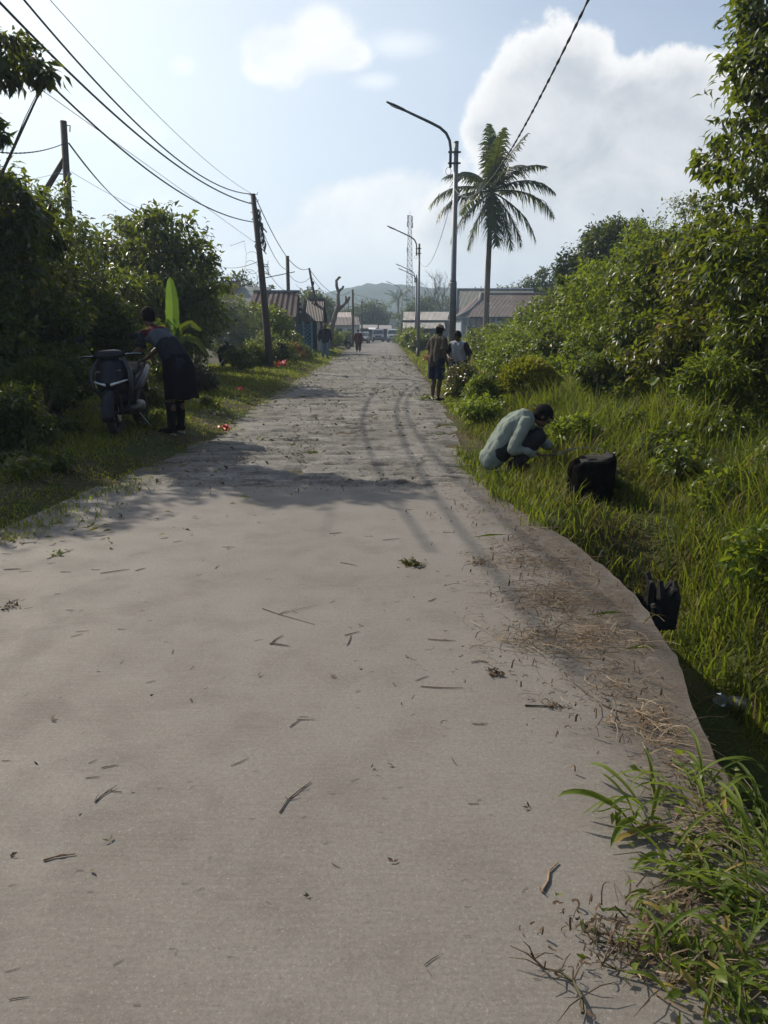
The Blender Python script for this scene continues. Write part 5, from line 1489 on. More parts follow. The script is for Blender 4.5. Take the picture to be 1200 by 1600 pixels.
def rusty_house():
    y = 56; o = Vector((D(717, 500, y).x, y, gzs(7, 56)))
    root = empty('house', o, 0, 'low house with a rusty brown corrugated roof behind the palm', 'house')
    L = lambda px, py, yy=y: D(px, py, yy) - o
    W = 7.6
    zr, ze = L(752, 459, y + 2.6).z, L(717, 495, y - .4).z
    xr = L(752, 459, y + 2.6).x
    r = MB(); slab_poly(r, [(-.1, -.6, ze), (W, -.6, ze), (W, 2.6, zr), (xr, 2.6, zr)]); slab_poly(r, [(-.1, -.6, ze), (xr, 2.6, zr), (-.1, 6.0, ze)])
    slab_poly(r, [(-.1, 6, ze), (xr, 2.6, zr), (W, 2.6, zr), (W, 6, ze)])
    rf = r.build('roof', roof_mat("rusty_roof", (.040, .020, .017), (.065, .034, .029), (.13, .09, .075), 3.2), root)
    rc = MB(); rc.tube([(xr - .05, 2.6, zr + .03), (W, 2.6, zr + .03)], .07, 6); rc.build('ridge_cap', plain("ridge_tin", (.25, .24, .23), .5, .3), rf)
    bb = MB(); pts = [Vector((-.25, -.68, ze - .02)), Vector((.35, -.2, ze + .28)), Vector((.95, .6, ze + .62)), Vector((xr - .25, 1.7, zr - .5)), Vector((xr - .02, 2.5, zr + .08))]
    bb.tube(pts, [.07, .08, .09, .10, .10], 6); bb.build('barge_board', plain("weathered_board", (.20, .195, .19), .8, var=.2), root)
    fb = MB(); fb.box((-.35, -.74, ze - .12), (.75, -.62, ze + .0)); fb.build('fascia', WHITEW, root)
    w = MB(); wall_with_holes(w, .25, W - .2, -.3, ze - .05, 1.0, .12, [(.9, 1.9, .9, 2.0), (2.9, 3.7, -.29, 1.95), (4.9, 6.2, .9, 2.0)])
    w.box((.25, 1.12, -.3), (.37, 5.6, ze - .05)); w.box((W - .32, 1.12, -.3), (W - .2, 5.6, ze - .05)); w.box((.37, 5.48, -.3), (W - .32, 5.6, ze - .05))
    w.build('wall', WHITEW, root)
    for (a, b2) in ((.9, 1.9), (4.9, 6.2)):
        f = MB(); f.box((a, 1.01, .9), (a + .07, 1.09, 2.0)); f.box((b2 - .07, 1.01, .9), (b2, 1.09, 2.0)); f.box((a + .07, 1.01, 1.93), (b2 - .07, 1.09, 2.0)); f.box((a + .07, 1.01, .9), (b2 - .07, 1.09, .97)); f.box(((a + b2) / 2 - .03, 1.01, .97), ((a + b2) / 2 + .03, 1.09, 1.93))
        fo = f.build('window', DOORW, root); g = MB(); g.box((a + .07, 1.05, .97), (b2 - .07, 1.06, 1.93)); g.build('pane', GLASS, fo)
    d = MB(); d.box((2.9, 1.05, -.25), (3.7, 1.09, 1.95)); do = d.build('door', DOORW, root); hh = MB(); hh.ell((3.0, 1.02, .95), .04); hh.build('handle', GALV, do)
    for x in (.15, .55, 2.2, 2.6, 4.6, 7.0):
        p = MB(); p.box((x, -.35, -.3), (x + .16, -.19, ze - .03)); p.build('post', WHITEW, root)
    pw = MB(); pw.box((2.76, -.33, -.3), (4.2, -.21, 1.55)); pw.build('porch_wall', BLUEW, root)
rusty_house()

def grey_roof_house():
    y = 62; o = Vector((D(713, 500, y).x, y, gzs(7, 62)))
    root = empty('house', o, 0, 'older house with a grey mossy roof showing left of the rusty one', 'house')
    zr = D(716, 452, y + 1).z - o.z; ze = zr - 2.3; W = 6.3
    r = MB(); slab_poly(r, [(-.35, -2.6, ze), (W, -2.6, ze), (W, 1, zr), (.05, 1, zr)]); slab_poly(r, [(.05, 1, zr), (W, 1, zr), (W, 4.6, ze), (-.35, 4.6, ze)])
    r.build('roof', roof_mat("mossy_roof", (.10, .105, .09), (.14, .145, .125), (.07, .08, .06), 3.0), root)
    w = MB(); w.box((0, -2.0, -.3), (W - .3, 4.1, ze + .15)); g = [(0, -2.0, ze + .15), (0, 4.1, ze + .15), (0, 1, zr - .1)]
    w.add([(.01, -2.0, ze + .15), (.01, 4.1, ze + .15), (.11, 1, zr - .12), (.13, -2.0, ze + .15), (.13, 4.1, ze + .15), (.2, 1, zr - .12)], [(0, 2, 1), (3, 4, 5), (0, 1, 4, 3), (1, 2, 5, 4), (2, 0, 3, 5)])
    w.build('wall', plain("grey_boards", (.13, .14, .145), .85, var=.25, scale=3), root)
    b = MB(); b.tube([(-.3, -2.64, ze), (.08, 1, zr + .03)], .06, 5); b.tube([(.0, 1, zr + .03), (W, 1, zr + .03)], .07, 5); b.build('ridge_cap', WHITEW, root)
    wn = MB(); wn.box((.8, -2.06, 1.0), (1.9, -2.01, 2.0)); wo = wn.build('window', DOORW, root); gp = MB(); gp.box((.88, -2.08, 1.08), (1.82, -2.063, 1.92)); gp.build('pane', GLASS, wo)
grey_roof_house()

def white_shed():
    y = 86; a = D(630, 500, y); o = Vector((a.x, y, gzs(a.x, y)))
    root = empty('shed', o, 0, 'long low shed with a pale two-step roof and dark blue walls right of the road', 'building')
    W = 6.0; z = lambda py: D(640, py, y).z - o.z
    pale = roof_mat("pale_tin", (.29, .27, .245), (.37, .345, .32), (.22, .19, .16), 2.2)
    r = MB(); slab_poly(r, [(0, .9, z(500)), (W, .9, z(500)), (W, 3.4, z(486)), (.1, 3.4, z(486))]); r.build('upper_roof', pale, root)
    bm_ = MB(); bm_.box((-.06, .75, z(503)), (W, .89, z(500) - .01)); bm_.build('clerestory', DARKIN, root)
    r2 = MB(); slab_poly(r2, [(-.1, -1.0, z(513)), (W - 1.3, -1.0, z(513)), (W - 1.3, .74, z(503)), (.0, .74, z(503))]); r2.build('lower_roof', pale, root)
    dk = plain("blue_sheet", (.035, .05, .075), .7, var=.25, scale=3)
    w = MB(); wall_with_holes(w, .1, W - .1, -.3, z(514) - .06, -.5, .1, [(3.1, 3.9, -.29, 1.2)]); w.box((.1, -.4, -.3), (.2, 3.2, z(514) - .06)); w.box((W - .2, -.4, -.3), (W - .1, 3.2, z(503) - .1)); w.box((.2, 3.1, -.3), (W - .2, 3.2, z(503))); w.build('wall', dk, root)
    d = MB(); d.box((3.1, -.46, -.28), (3.9, -.43, 1.2)); d.build('door', DOORW, root)
    for x in (.0, 2.0, 4.4):
        p = MB(); p.tube([(x, -.95, -.3), (x, -.95, z(513) - .06)], .05, 6); p.build('post', DARKIN, root)
white_shed()

def green_roof():
    y = 150; a = D(605, 515, y); o = Vector((a.x, y, -.1)); root = empty('shed', o, 0, 'small hazy shed with a pale green sloping roof beyond the parked vans', 'building')
    z = lambda py: D(610, py, y).z + .1
    r = MB(); slab_poly(r, [(-.2, -1.2, z(515)), (3.4, -1.2, z(515)), (2.9, 2.2, z(498)), (.7, 2.2, z(498))]); slab_poly(r, [(.7, 2.2, z(498)), (2.9, 2.2, z(498)), (3.4, 5.6, z(515)), (-.2, 5.6, z(515))])
    r.build('roof', roof_mat("pale_green_tin", (.32, .36, .32), (.40, .43, .40), None, 2.0), root)
    w = MB(); wall_with_holes(w, .1, 3.1, -.3, z(515) - .1, -.8, .12, [(.5, 1.3, -.29, 1.5)]); w.box((.1, -.68, -.3), (.22, 5, z(515) - .1)); w.box((2.98, -.68, -.3), (3.1, 5, z(515) - .1)); w.build('wall', BLUEW, root)
    d = MB(); d.box((.5, -.75, -.3), (1.3, -.7, 1.5)); d.build('door', DOORW, root)
green_roof()

def ribbed_house():
    y = 47; a = D(424, 500, y); o = Vector((a.x, y, gzs(a.x, y)))
    root = empty('house', o, 0, 'house with a steep brown ribbed tin roof behind the left shrubs', 'house')
    L = lambda px, py, yy=y: D(px, py, yy) - o
    ru, rl = L(466, 457, y + 2.2), L(462.5, 496, y - .2)
    x0 = -1.4
    m1 = MB(); m2 = MB(); n = 18
    for i in range(n):
        t0, t1 = i / n, (i + 1) / n
        A = Vector((x0 + (ru.x - x0) * t0, 2.2, ru.z)); B = Vector((x0 + (ru.x - x0) * t1, 2.2, ru.z))
        C = Vector((x0 - .3 + (rl.x - x0 + .3) * t1, -.2, rl.z)); Dd = Vector((x0 - .3 + (rl.x - x0 + .3) * t0, -.2, rl.z))
        up = Vector((0, -.04, .04)) if i % 2 else Vector((0, 0, 0))
        slab_poly(m1, [A + up, B + up, C + up, Dd + up], .09)
    m1.build('roof', roof_mat("brown_ribbed_tin", (.055, .034, .029), (.10, .062, .052), (.20, .15, .13), .01), root)
    m2.tube([(x0, 2.2, ru.z + .06), (ru.x + .1, 2.2, ru.z + .06)], .10, 6); m2.build('ridge_cap', plain("slate_ridge", (.12, .14, .16), .6), root)
    b = MB(); slab_poly(b, [(x0, 2.25, ru.z), (ru.x, 2.25, ru.z), (rl.x, 4.6, rl.z), (x0, 4.6, rl.z)]); b.build('back_roof', plain("brown_tin_plain", (.13, .08, .07), .7), root)
    w = MB(); w.box((x0, .1, -.3), (rl.x - .15, 4.4, rl.z + .1)); w.prism([(.1, rl.z + .1), (4.4, rl.z + .1), (2.2, ru.z - .15)], rl.x - .4, rl.x - .2); w.build('wall', DARKIN, root)
    wn = MB(); wn.box((.1, .02, .9), (1.0, .08, 1.8)); wo = wn.build('window', DOORW, root); gp = MB(); gp.box((.17, -.005, .97), (.93, .015, 1.73)); gp.build('pane', GLASS, wo)
ribbed_house()

def lattice_house():
    y = 50; a = D(466, 520, y); o = Vector((a.x, y, gzs(a.x, y)))
    root = empty('house', o, 0, 'house with a plain brown roof and a blue diamond lattice porch', 'house')
    L = lambda px, py, yy=y: D(px, py, yy) - o
    zr, ze = L(490, 467, y + 1.5).z, L(490, 502, y - .6).z; x0 = L(476, 467, y).x; x1 = L(506, 502, y).x
    r = MB(); slab_poly(r, [(x0, -.6, ze), (x1, -.6, ze), (x1 - .05, 1.5, zr), (x0 + .02, 1.5, zr)]); slab_poly(r, [(x0 + .02, 1.5, zr), (x1 - .05, 1.5, zr), (x1, 3.6, ze), (x0, 3.6, ze)])
    r.build('roof', roof_mat("dull_brown_tin", (.038, .027, .026), (.058, .041, .040), None, 3.0), root)
    rc = MB(); rc.tube([(x0, 1.5, zr + .04), (x1, 1.5, zr + .04)], .06, 6); rc.build('ridge_cap', plain("slate_ridge2", (.12, .14, .16), .6), root)
    g = MB(); g.prism([(-.4, ze), (3.4, ze), (1.5, zr - .05)], x0 - .30, x0 - .2); g.box((x0 - .3, -.4, -.3), (x0 - .2, 3.4, ze)); g.box((x0 - .2, 3.2, -.3), (x1 - .1, 3.3, ze)); g.box((x1 - .25, .2, -.3), (x1 - .15, 3.2, ze)); g.build('wall', DARKIN, root)
    for q in range(3):
        l = MB(); l.ell((x0 - .26, -.42 + q * .05, zr - .25 - q * .32), .07, None, 8, 6); l.build('vent', LENS, root)
    bl = plain("blue_slat", (.10, .26, .33), .7, var=.2)
    lt = MB(); X0, X1, Z0, Z1 = x0 - .6, x1 - .75, -.1, ze - .15; sp_ = .26
    for sgn in (1, -1):
        c = -4.0
        while c < 5:
            pts = []
            for t in np.linspace(X0, X1, 60):
                zz = Z0 + sgn * (t - X0) + c
                if Z0 <= zz <= Z1: pts.append(Vector((t, -.50 + (.02 if sgn > 0 else 0), zz)))
            if len(pts) > 1: lt.tube([pts[0], pts[-1]], .022, 4)
            c += sp_
    lt.build('lattice', bl, root)
    for x in (X0, (X0 + X1) / 2, X1):
        p = MB(); p.box((x - .05, -.58, -.3), (x + .05, -.52, ze - .02)); p.build('post', bl, root)
    p = MB(); p.box((x1 - .42, -.5, -.3), (x1 - .22, -.3, ze - .02)); p.build('pillar', plain("cream_pillar", (.38, .37, .30), .8), root)
    for i, (a2, b2) in enumerate(((-.1, .5), (.45, .35))):
        pass
lattice_house()

def white_house():
    y = 108; a = D(520, 520, y); o = Vector((a.x, y, gzs(a.x, y)))
    root = empty('house', o, 0, 'small pale walled house with a faded brown roof behind the pollarded trunk', 'house')
    z = lambda py: D(540, py, y).z - o.z; W = D(563, 520, y).x - a.x
    r = MB(); slab_poly(r, [(-.5, -.8, z(508)), (W, -.8, z(508)), (W - .3, 1.8, z(495)), (.0, 1.8, z(495))]); r.build('roof', roof_mat("faded_brown_roof", (.07, .046, .042), (.11, .078, .068), (.17, .13, .115), 1.6), root)
    u = MB(); slab_poly(u, [(.3, 1.85, z(495)), (W - 1.3, 1.85, z(495)), (W - 1.4, 3.4, z(487)), (.4, 3.4, z(487))]); u.build('upper_roof', roof_mat("faded_pale_roof", (.34, .27, .24), (.42, .36, .33), None, 1.6), root)
    w = MB(); wall_with_holes(w, 0, W - .15, -.3, z(509), -.2, .12, [(.5, 1.4, -.29, 1.75), (2.1, 3.0, .8, 1.7)]); w.box((W - .27, -.08, -.3), (W - .15, 3.2, z(509))); w.box((0, -.08, -.3), (.12, 3.2, z(509))); w.box((.12, 3.1, -.3), (W - .27, 3.2, z(500)))
    w.build('wall', plain("pale_wall", (.40, .43, .42), .85, var=.12, scale=2), root)
    d = MB(); d.box((.5, -.16, -.28), (1.4, -.12, 1.75)); d.build('door', DARKIN, root)
    f = MB(); f.box((2.1, -.17, .8), (3.0, -.13, 1.7)); fo = f.build('window', DOORW, root); gp = MB(); gp.box((2.18, -.19, .88), (2.92, -.172, 1.62)); gp.build('pane', GLASS, fo)
white_house()

def tiled_house():
    y = 62; a = D(356, 450, y); o = Vector((a.x, y, gzs(a.x, y)))
    root = empty('house', o, 0, 'grey tiled roof house mostly hidden by the left trees', 'house')
    z = lambda py, yy=y: D(380, py, yy).z - o.z; W = D(418, 450, y).x - a.x
    r = MB(); slab_poly(r, [(.3, -3, z(447) - 2.0), (W + .9, -3, z(447) - 2.0), (W, 1, z(447)), (.8, 1, z(447))]); slab_poly(r, [(.8, 1, z(447)), (W, 1, z(447)), (W + .9, 5, z(447) - 2), (.3, 5, z(447) - 2)]); r.build('roof', roof_mat("grey_tiles", (.14, .16, .155), (.20, .22, .215), None, 2.2, 'Y'), root)
    w = MB(); w.box((.9, -2.4, -.3), (W + .3, 4.4, z(447) - 1.85)); w.build('wall', BLUEW, root)
    c = MB(); c.box((-.1, .2, -.3), (.75, 1.2, z(438))); c.build('side_wall', plain("brown_brick", (.16, .11, .09), .85, var=.2), root)
    wn = MB(); wn.box((1.5, -2.47, .9), (2.6, -2.41, 1.9)); wo = wn.build('window', DOORW, root); gp = MB(); gp.box((1.58, -2.5, .98), (2.52, -2.472, 1.82)); gp.build('pane', GLASS, wo)
tiled_house()

def kiosk(x, y, w, h, label, awn):
    root = empty('kiosk', (x, y, gzs(x, y)), 0, label, 'kiosk')
    m = MB(); wall_with_holes(m, -w / 2, w / 2, -.2, h, 0, .08, [(-w * .3, w * .3, .9, h - .4)]); m.box((-w / 2, .08, -.2), (-w / 2 + .08, 2, h)); m.box((w / 2 - .08, .08, -.2), (w / 2, 2, h)); m.box((-w / 2 + .08, 1.92, -.2), (w / 2 - .08, 2, h)); m.build('wall', plain("kiosk_wall", (.05, .06, .08), .8, var=.2), root)
    r = MB(); slab_poly(r, [(-w / 2 - .3, -1.0, h - .1), (w / 2 + .3, -1.0, h - .1), (w / 2 + .3, 2.3, h + .5), (-w / 2 - .3, 2.3, h + .5)]); r.build('roof', plain("kiosk_roof", (.20, .18, .17), .7, var=.2), root)
    c = MB(); c.box((-w * .3, -.25, .82), (w * .3, -.005, .9)); c.build('counter', DOORW, root)
    if awn: a = MB(); slab_poly(a, [(w * .05, -1.5, h - .25), (w / 2, -1.5, h - .25), (w / 2, -.9, h + .02), (w * .05, -.9, h + .02)], .03); a.build('awning', plain("white_awning", (.75, .75, .74), .6), root)
kiosk(-2.7, 128, 2.6, 2.1, 'dark roadside kiosk with a bright white awning left of the van', True)
kiosk(.2, 124, 1.5, 2.0, 'dark kiosk between the two vans', False)

# ------------------------------------------------------------------ vehicles far down the road
RUB = plain("tyre_rubber", (.018, .018, .019), .85, var=.3)
RIM = plain("wheel_alloy", (.35, .36, .37), .35, .7)
HEADL = plain("headlamp_glass", (.60, .62, .62), .12)
TAILL = plain("tail_lamp", (.35, .02, .02), .25)
def vehicle(name, label, cat, x, y, rz, prof, W, wheels, paint, wr=.3, hood_y=None, side_w=None, front=None, group=None):
    """profile in (y, z), nose at -y"""
    root = empty(name, at(x, y), rz, label, cat, group)
    b = MB(); b.prism(prof, -W / 2, W / 2); b.build('body', paint, root, False, bevel=.07)
    (ya, za, yb, zb) = front
    nrm = Vector((0, -(zb - za), (yb - ya))).normalized()
    if nrm.y > 0: nrm = -nrm
    w = MB(); A = Vector((0, ya, za)); B = Vector((0, yb, zb))
    q = [A.lerp(B, .1) + Vector((-W * .43, 0, 0)), A.lerp(B, .1) + Vector((W * .43, 0, 0)), A.lerp(B, .92) + Vector((W * .38, 0, 0)), A.lerp(B, .92) + Vector((-W * .38, 0, 0))]
    w.add([p + nrm * .012 for p in q] + [p - nrm * .02 for p in q], [(0, 1, 2, 3), (7, 6, 5, 4), (0, 4, 5, 1), (1, 5, 6, 2), (2, 6, 7, 3), (3, 7, 4, 0)]); w.build('windscreen', GLASS, root)
    for sx in (-1, 1):
        s = MB(); xx = sx * (W / 2 + .008); pl = side_w
        s.add([(xx, *p) for p in pl] + [(xx - sx * .03, *p) for p in pl], [tuple(range(len(pl))), tuple(range(2 * len(pl) - 1, len(pl) - 1, -1))] + [(i, (i + 1) % len(pl), len(pl) + (i + 1) % len(pl), len(pl) + i) for i in range(len(pl))]); s.build('side_window', GLASS, root)
        ylo = min(p[0] for p in prof)
        h = MB(); h.ell((sx * W * .36, ylo + .05, hood_y), (.16, .08, .09)); h.build('headlight', HEADL, root, True)
        yhi = max(p[0] for p in prof); t = MB(); t.box((sx * W * .40 - .08, yhi - .03, hood_y - .05), (sx * W * .40 + .08, yhi + .02, hood_y + .2)); t.build('tail_light', TAILL, root)
        m = MB(); m.ell((sx * (W / 2 + .1), ya + .25, za + .12), (.10, .05, .07)); m.build('mirror', BLACKP, root, True)
        for wy in wheels:
            wo = MB(); wo.tube([(sx * (W / 2 - .2), wy, wr), (sx * (W / 2 + .015), wy, wr)], wr, 16); wh = wo.build('wheel', RUB, root); r = MB(); r.tube([(sx * (W / 2 + .0), wy, wr), (sx * (W / 2 + .028), wy, wr)], wr * .62, 12); r.build('rim', RIM, wh)
    ylo = min(p[0] for p in prof)
    bp = MB(); bp.box((-W * .46, ylo - .06, .28), (W * .46, ylo + .1, .52)); bp.build('bumper', BLACKP, root, bevel=.03)
    gr = MB(); gr.box((-W * .25, ylo - .02, hood_y - .1), (W * .25, ylo + .04, hood_y + .04)); gr.build('grille', BLACKP, root)
    return root
WHITEP = plain("white_paint", (.34, .35, .36), .25, var=.04, coat=.5); SILVER = plain("silver_paint", (.15, .16, .17), .35, .3, var=.05, coat=.5)
van_p = [(-1.9, .25), (-1.95, .75), (-1.85, .98), (-1.25, 1.08), (-.65, 1.72), (-.3, 1.82), (1.9, 1.84), (2.05, 1.6), (2.1, .6), (2.05, .25)]
vs_ = [(-1.05, 1.12), (1.85, 1.12), (1.8, 1.66), (-.55, 1.66)]
vehicle('van', 'pale van facing the camera in the middle of the far road end', 'van', -.9, 112, R(3), van_p, 1.68, (-1.2, 1.25), SILVER, .3, .82, vs_, (-1.25, 1.08, -.65, 1.72), 'vehicles at the far end of the road')
vehicle('van', 'white van half hidden by the bush at the right of the far road end', 'van', 1.35, 108, R(-4), van_p, 1.66, (-1.2, 1.25), WHITEP, .3, .82, vs_, (-1.25, 1.08, -.65, 1.72), 'vehicles at the far end of the road')
car_p = [(-2.1, .28), (-2.15, .62), (-2.0, .76), (-1.0, .92), (-.35, 1.38), (0, 1.46), (1.0, 1.42), (1.65, 1.0), (2.1, .94), (2.15, .6), (2.1, .28)]
vehicle('car', 'silver car parked at the left side of the far road end', 'car', -2.75, 98, R(-4), car_p, 1.66, (-1.3, 1.3), SILVER, .3, .66, [(-.75, .96), (1.35, .98), (.95, 1.36), (0, 1.39), (-.3, 1.32)], (-1.0, .92, -.35, 1.38), 'vehicles at the far end of the road')
# ------------------------------------------------------------------ people
SKIN = plain("skin_brown", (.085, .042, .024), .55, var=.12, spec=.4)
HAIR = plain("hair_black", (.006, .005, .0045), .9, var=.4, scale=60, bump=.6, bscale=120, spec=.08)
EYE = plain("eye", (.22, .20, .18), .2)
def cloth(name, col, var=.18, scale=9): return plain(name, col, .92, var=var, scale=scale, bump=.6, bscale=26, spec=.06)

def hand_prims(mb, w, tip, n, thumb, curl=.5, s=1.0):
    """palm, four unequal bent fingers and a thumb from the side of the palm"""
    d = (tip - w).normalized(); n = (n - d * n.dot(d)).normalized(); t = thumb - d * thumb.dot(d); t = (t - n * t.dot(n)).normalized()
    L = .09 * s
    for q in (-.026, -.009, .009, .026): mb.cap(w + d * .015 + t * q * .6, w + d * L * .88 + t * q, .013 * s, .0115 * s, 7)
    for q, l in ((.029, .070), (.010, .080), (-.009, .074), (-.028, .058)):
        p = w + d * L + t * q; a = curl * .5; r = .0088 * s
        for k, f in enumerate((.45, .32, .23)):
            dd = d * math.cos(a) + n * math.sin(a); e = p + dd * l * f * s
            mb.cap(p, e, r, r * .93, 7); p = e; a += curl * .8; r *= .93
    p = w + d * .03 + t * .026; dd = (d * .55 + t * .75 + n * .3).normalized()
    for f, r in ((.038, .0115), (.03, .0100), (.024, .009)):
        e = p + dd * f * s; mb.cap(p, e, r, r * .92, 7); p = e; dd = (dd + d * .35 + n * .3 - t * .25).normalized()

def person(base, rz, J, label, clothes, scale=1.0, skin=None, voxel=.007, curl=.6, hair=True, group=None):
    V = {k: Vector(v) for k, v in J.items()}
    root = empty('person', base, rz, label, 'person', group); root.scale = (scale,) * 3
    skin = skin or SKIN
    fd = V['fd'].normalized(); u = V['up'].normalized() if 'up' in V else Vector((0, 0, 1)); u = (u - fd * u.dot(fd)).normalized(); rt_ = fd.cross(u)
    hd = V['hd']; Mh = Matrix((rt_, fd, u)).transposed()
    lat = (V['sL'] - V['sR']).normalized(); plat = (V['hipL'] - V['hipR']).normalized()
    mb = MB()
    mb.cap(V['hipL'], V['hipR'], .10)
    mid = V['pel'].lerp(V['nk'], .5) + (V['mid'] if 'mid' in V else Vector())
    ch = V['pel'].lerp(V['nk'], .82) + (V['mid'] * .6 if 'mid' in V else Vector())
    for s in (-1, 1):
        mb.cap(V['pel'] + plat * .055 * s, mid + plat * .055 * s, .105, .10); mb.cap(mid + plat * .055 * s, ch + lat * .075 * s, .10, .098)
        mb.cap(ch + lat * .07 * s, V['sL' if s > 0 else 'sR'] - lat * .02 * s, .085, .062)
    mb.cap(ch, V['nk'], .09, .058); mb.cap(V['nk'], hd - u * .05 - fd * .015, .055, .052)
    mb.ell(hd + u * .018, (.075, .094, .105), Mh, 16, 12); mb.ell(hd + fd * .022 - u * .058, (.056, .070, .062), Mh)
    mb.ell(hd + fd * .088 + u * .032, (.045, .012, .012), Mh); mb.cap(hd + fd * .088 + u * .015, hd + fd * .104 - u * .02, .009, .014, 7); mb.ell(hd + fd * .083 - u * .058, (.026, .014, .011), Mh); mb.ell(hd + fd * .078 - u * .092, (.024, .018, .018), Mh)
    for s in (-1, 1): mb.ell(hd + rt_ * .078 * s - u * .005, (.011, .022, .032), Mh, 8, 6)
    for S_ in 'LR':
        s, e, w, h = V['s' + S_], V['e' + S_], V['w' + S_], V['h' + S_]
        mb.cap(s, e, .052, .040); mb.cap(e, e.lerp(w, .3), .040, .042); mb.cap(e.lerp(w, .3), w, .042, .027)
        out = lat if S_ == 'L' else -lat
        nrm = V.get('n' + S_, -out + Vector((0, 0, -.2)))
        hand_prims(mb, w, h, nrm, V.get('t' + S_, fd * 1.0 + Vector((0, -.2, .1))), curl)
        hp, k, a, t = V['hip' + S_], V['k' + S_], V['a' + S_], V['t_' + S_]
        mb.cap(hp, k, .088, .057); sh = (k - a)
        back = Vector((0, .02, 0)); mb.cap(k, k.lerp(a, .35) + back, .055, .056); mb.cap(k.lerp(a, .35) + back, a, .056, .036)
        mb.cap(a - Vector((0, -.02, .035)), t, .036, .026); mb.cap(a, a - Vector((0, -.035, .04)), .036, .036); mb.cap(t, t + (t - a).normalized() * .03 - Vector((0, 0, .004)), .028, .022)
    mb.blend('body', skin, root, voxel, 3)
    for s in (-1, 1):
        q = MB(); q.ell(hd + fd * .082 + rt_ * .031 * s + u * .012, .0115, None, 8, 6); q.build('eye', EYE, root, True)
    if hair:
        q = MB(); q.ell(hd + u * .030 - fd * .014, (.089, .106, .112), Mh, 16, 12); q.ell(hd - fd * .05 - u * .01, (.078, .062, .085), Mh)
        cut = q.blend('hair', HAIR, root, .010, 2)
        # bare the face
        bm = bmesh.new(); bm.from_mesh(cut.data)
        kill = [v for v in bm.verts if (v.co - hd).dot(fd) > .055 and (v.co - hd).dot(u) < .055]
        bmesh.ops.delete(bm, geom=kill, context='VERTS'); bm.to_mesh(cut.data); bm.free()
    C = dict(V=V, mid=mid, ch=ch, lat=lat, plat=plat, fd=fd, u=u, rt=rt_, hd=hd, Mh=Mh, root=root, voxel=voxel)
    for c in clothes: c(C)
    return root

def shirt(mat, sleeve=.6, long=False, drop=.12, puff=.022, sleeve_mat=None, name='shirt', yoke=None):
    def f(C):
        V = C['V']; mb = MB(); p = puff; lat = C['lat']; pl = C['plat']; pel, mid, ch = V['pel'], C['mid'], C['ch']
        dn = (pel - mid).normalized()
        for s in (-1, 1):
            mb.cap(pel + dn * drop + pl * .06 * s, mid + pl * .06 * s, .108 + p, .100 + p); mb.cap(mid + pl * .058 * s, ch + lat * .078 * s, .10 + p, .098 + p * .8)
            mb.cap(ch + lat * .07 * s, V['sL' if s > 0 else 'sR'] - lat * .02 * s, .087 + p * .7, .066 + p * .6)
        mb.cap(ch, ch.lerp(V['nk'], .75), .095, .068); mb.tube([ch.lerp(V['nk'], .7), V['nk'].lerp(C['hd'], .22)], [.075, .068], 12)
        sms = []
        for S_ in 'LR':
            sm = MB() if sleeve_mat else mb
            if sleeve_mat: sms.append(sm)
            s, e, w = V['s' + S_], V['e' + S_], V['w' + S_]
            if long:
                end = e.lerp(w, .92); sm.cap(s, e, .062 + p * .5, .052 + p * .5); sm.cap(e, e.lerp(end, .85), .052 + p * .5, .042 + p * .3); sm.tube([e.lerp(end, .7), end], [.046 + p * .3, .040 + p * .2], 12)
            else:
                end = s.lerp(e, sleeve); sm.cap(s, s.lerp(end, .5), .064 + p * .5, .062 + p * .5); sm.tube([s.lerp(end, .3), end], [.062 + p * .4, .060 + p * .8], 12)
        o = mb.blend(name, mat, C['root'], max(.009, C['voxel']), 3, .026)
        for q_ in sms: q_.blend('sleeve', sleeve_mat, C['root'], max(.009, C['voxel']), 3)
        if yoke: yoke(C, o)
    return f
def trousers(mat, frac=1.0, puff=.018, name='trousers'):
    """frac 1 = to the hip-knee joint, 2 = to the ankle"""
    def f(C):
        V = C['V']; mb = MB(); p = puff; pl = C['plat']
        mb.cap(V['hipL'], V['hipR'], .104 + p)
        for s in (-1, 1): mb.cap(V['pel'] + pl * .055 * s, V['pel'].lerp(C['mid'], .35) + pl * .055 * s, .108 + p, .104 + p * .6)
        for S_ in 'LR':
            h, k, a = V['hip' + S_], V['k' + S_], V['a' + S_]
            if frac <= 1:
                e = h.lerp(k, frac); mb.cap(h, h.lerp(e, .6), .094 + p, .082 + p * 1.3); mb.tube([h.lerp(e, .35), e], [.088 + p, .078 + p * 1.7], 14)
            else:
                e = k.lerp(a, frac - 1); mb.cap(h, k, .092 + p, .062 + p); mb.cap(k, k.lerp(e, .75), .062 + p, .052 + p); mb.tube([k.lerp(e, .4), e], [.060 + p, .048 + p], 14)
        mb.blend(name, mat, C['root'], max(.009, C['voxel']), 3, .014)
    return f
def skirt(mat, length=.5, flare=.2, name='skirt'):
    def f(C):
        V = C['V']; top = V['pel'] + Vector((0, -.015, .10)); n = 28; secs = []
        for i in range(9):
            t = i / 8; c = top + Vector((0, .055 * math.sin(t * 1.6), -t * length)); rx = .165 + .05 * math.sin(min(1, t * 3) * 1.57) + flare * .5 * t ** 1.3; ry = .135 + .06 * math.sin(min(1, t * 3) * 1.57) + flare * .45 * t
            secs.append([c + Vector((rx * math.cos(a) * (1 + .05 * t * math.sin(a * 7)), ry * math.sin(a) * (1 + .05 * t * math.sin(a * 6 + 1)), .012 * t * math.sin(a * 5))) for a in np.linspace(0, 2 * math.pi, n + 1)[:-1]])
        mb = MB(); mb.loft(secs, cap=False); mb.add(secs[0], [tuple(range(n))])
        mb.build(name, mat, C['root'], True)
    return f
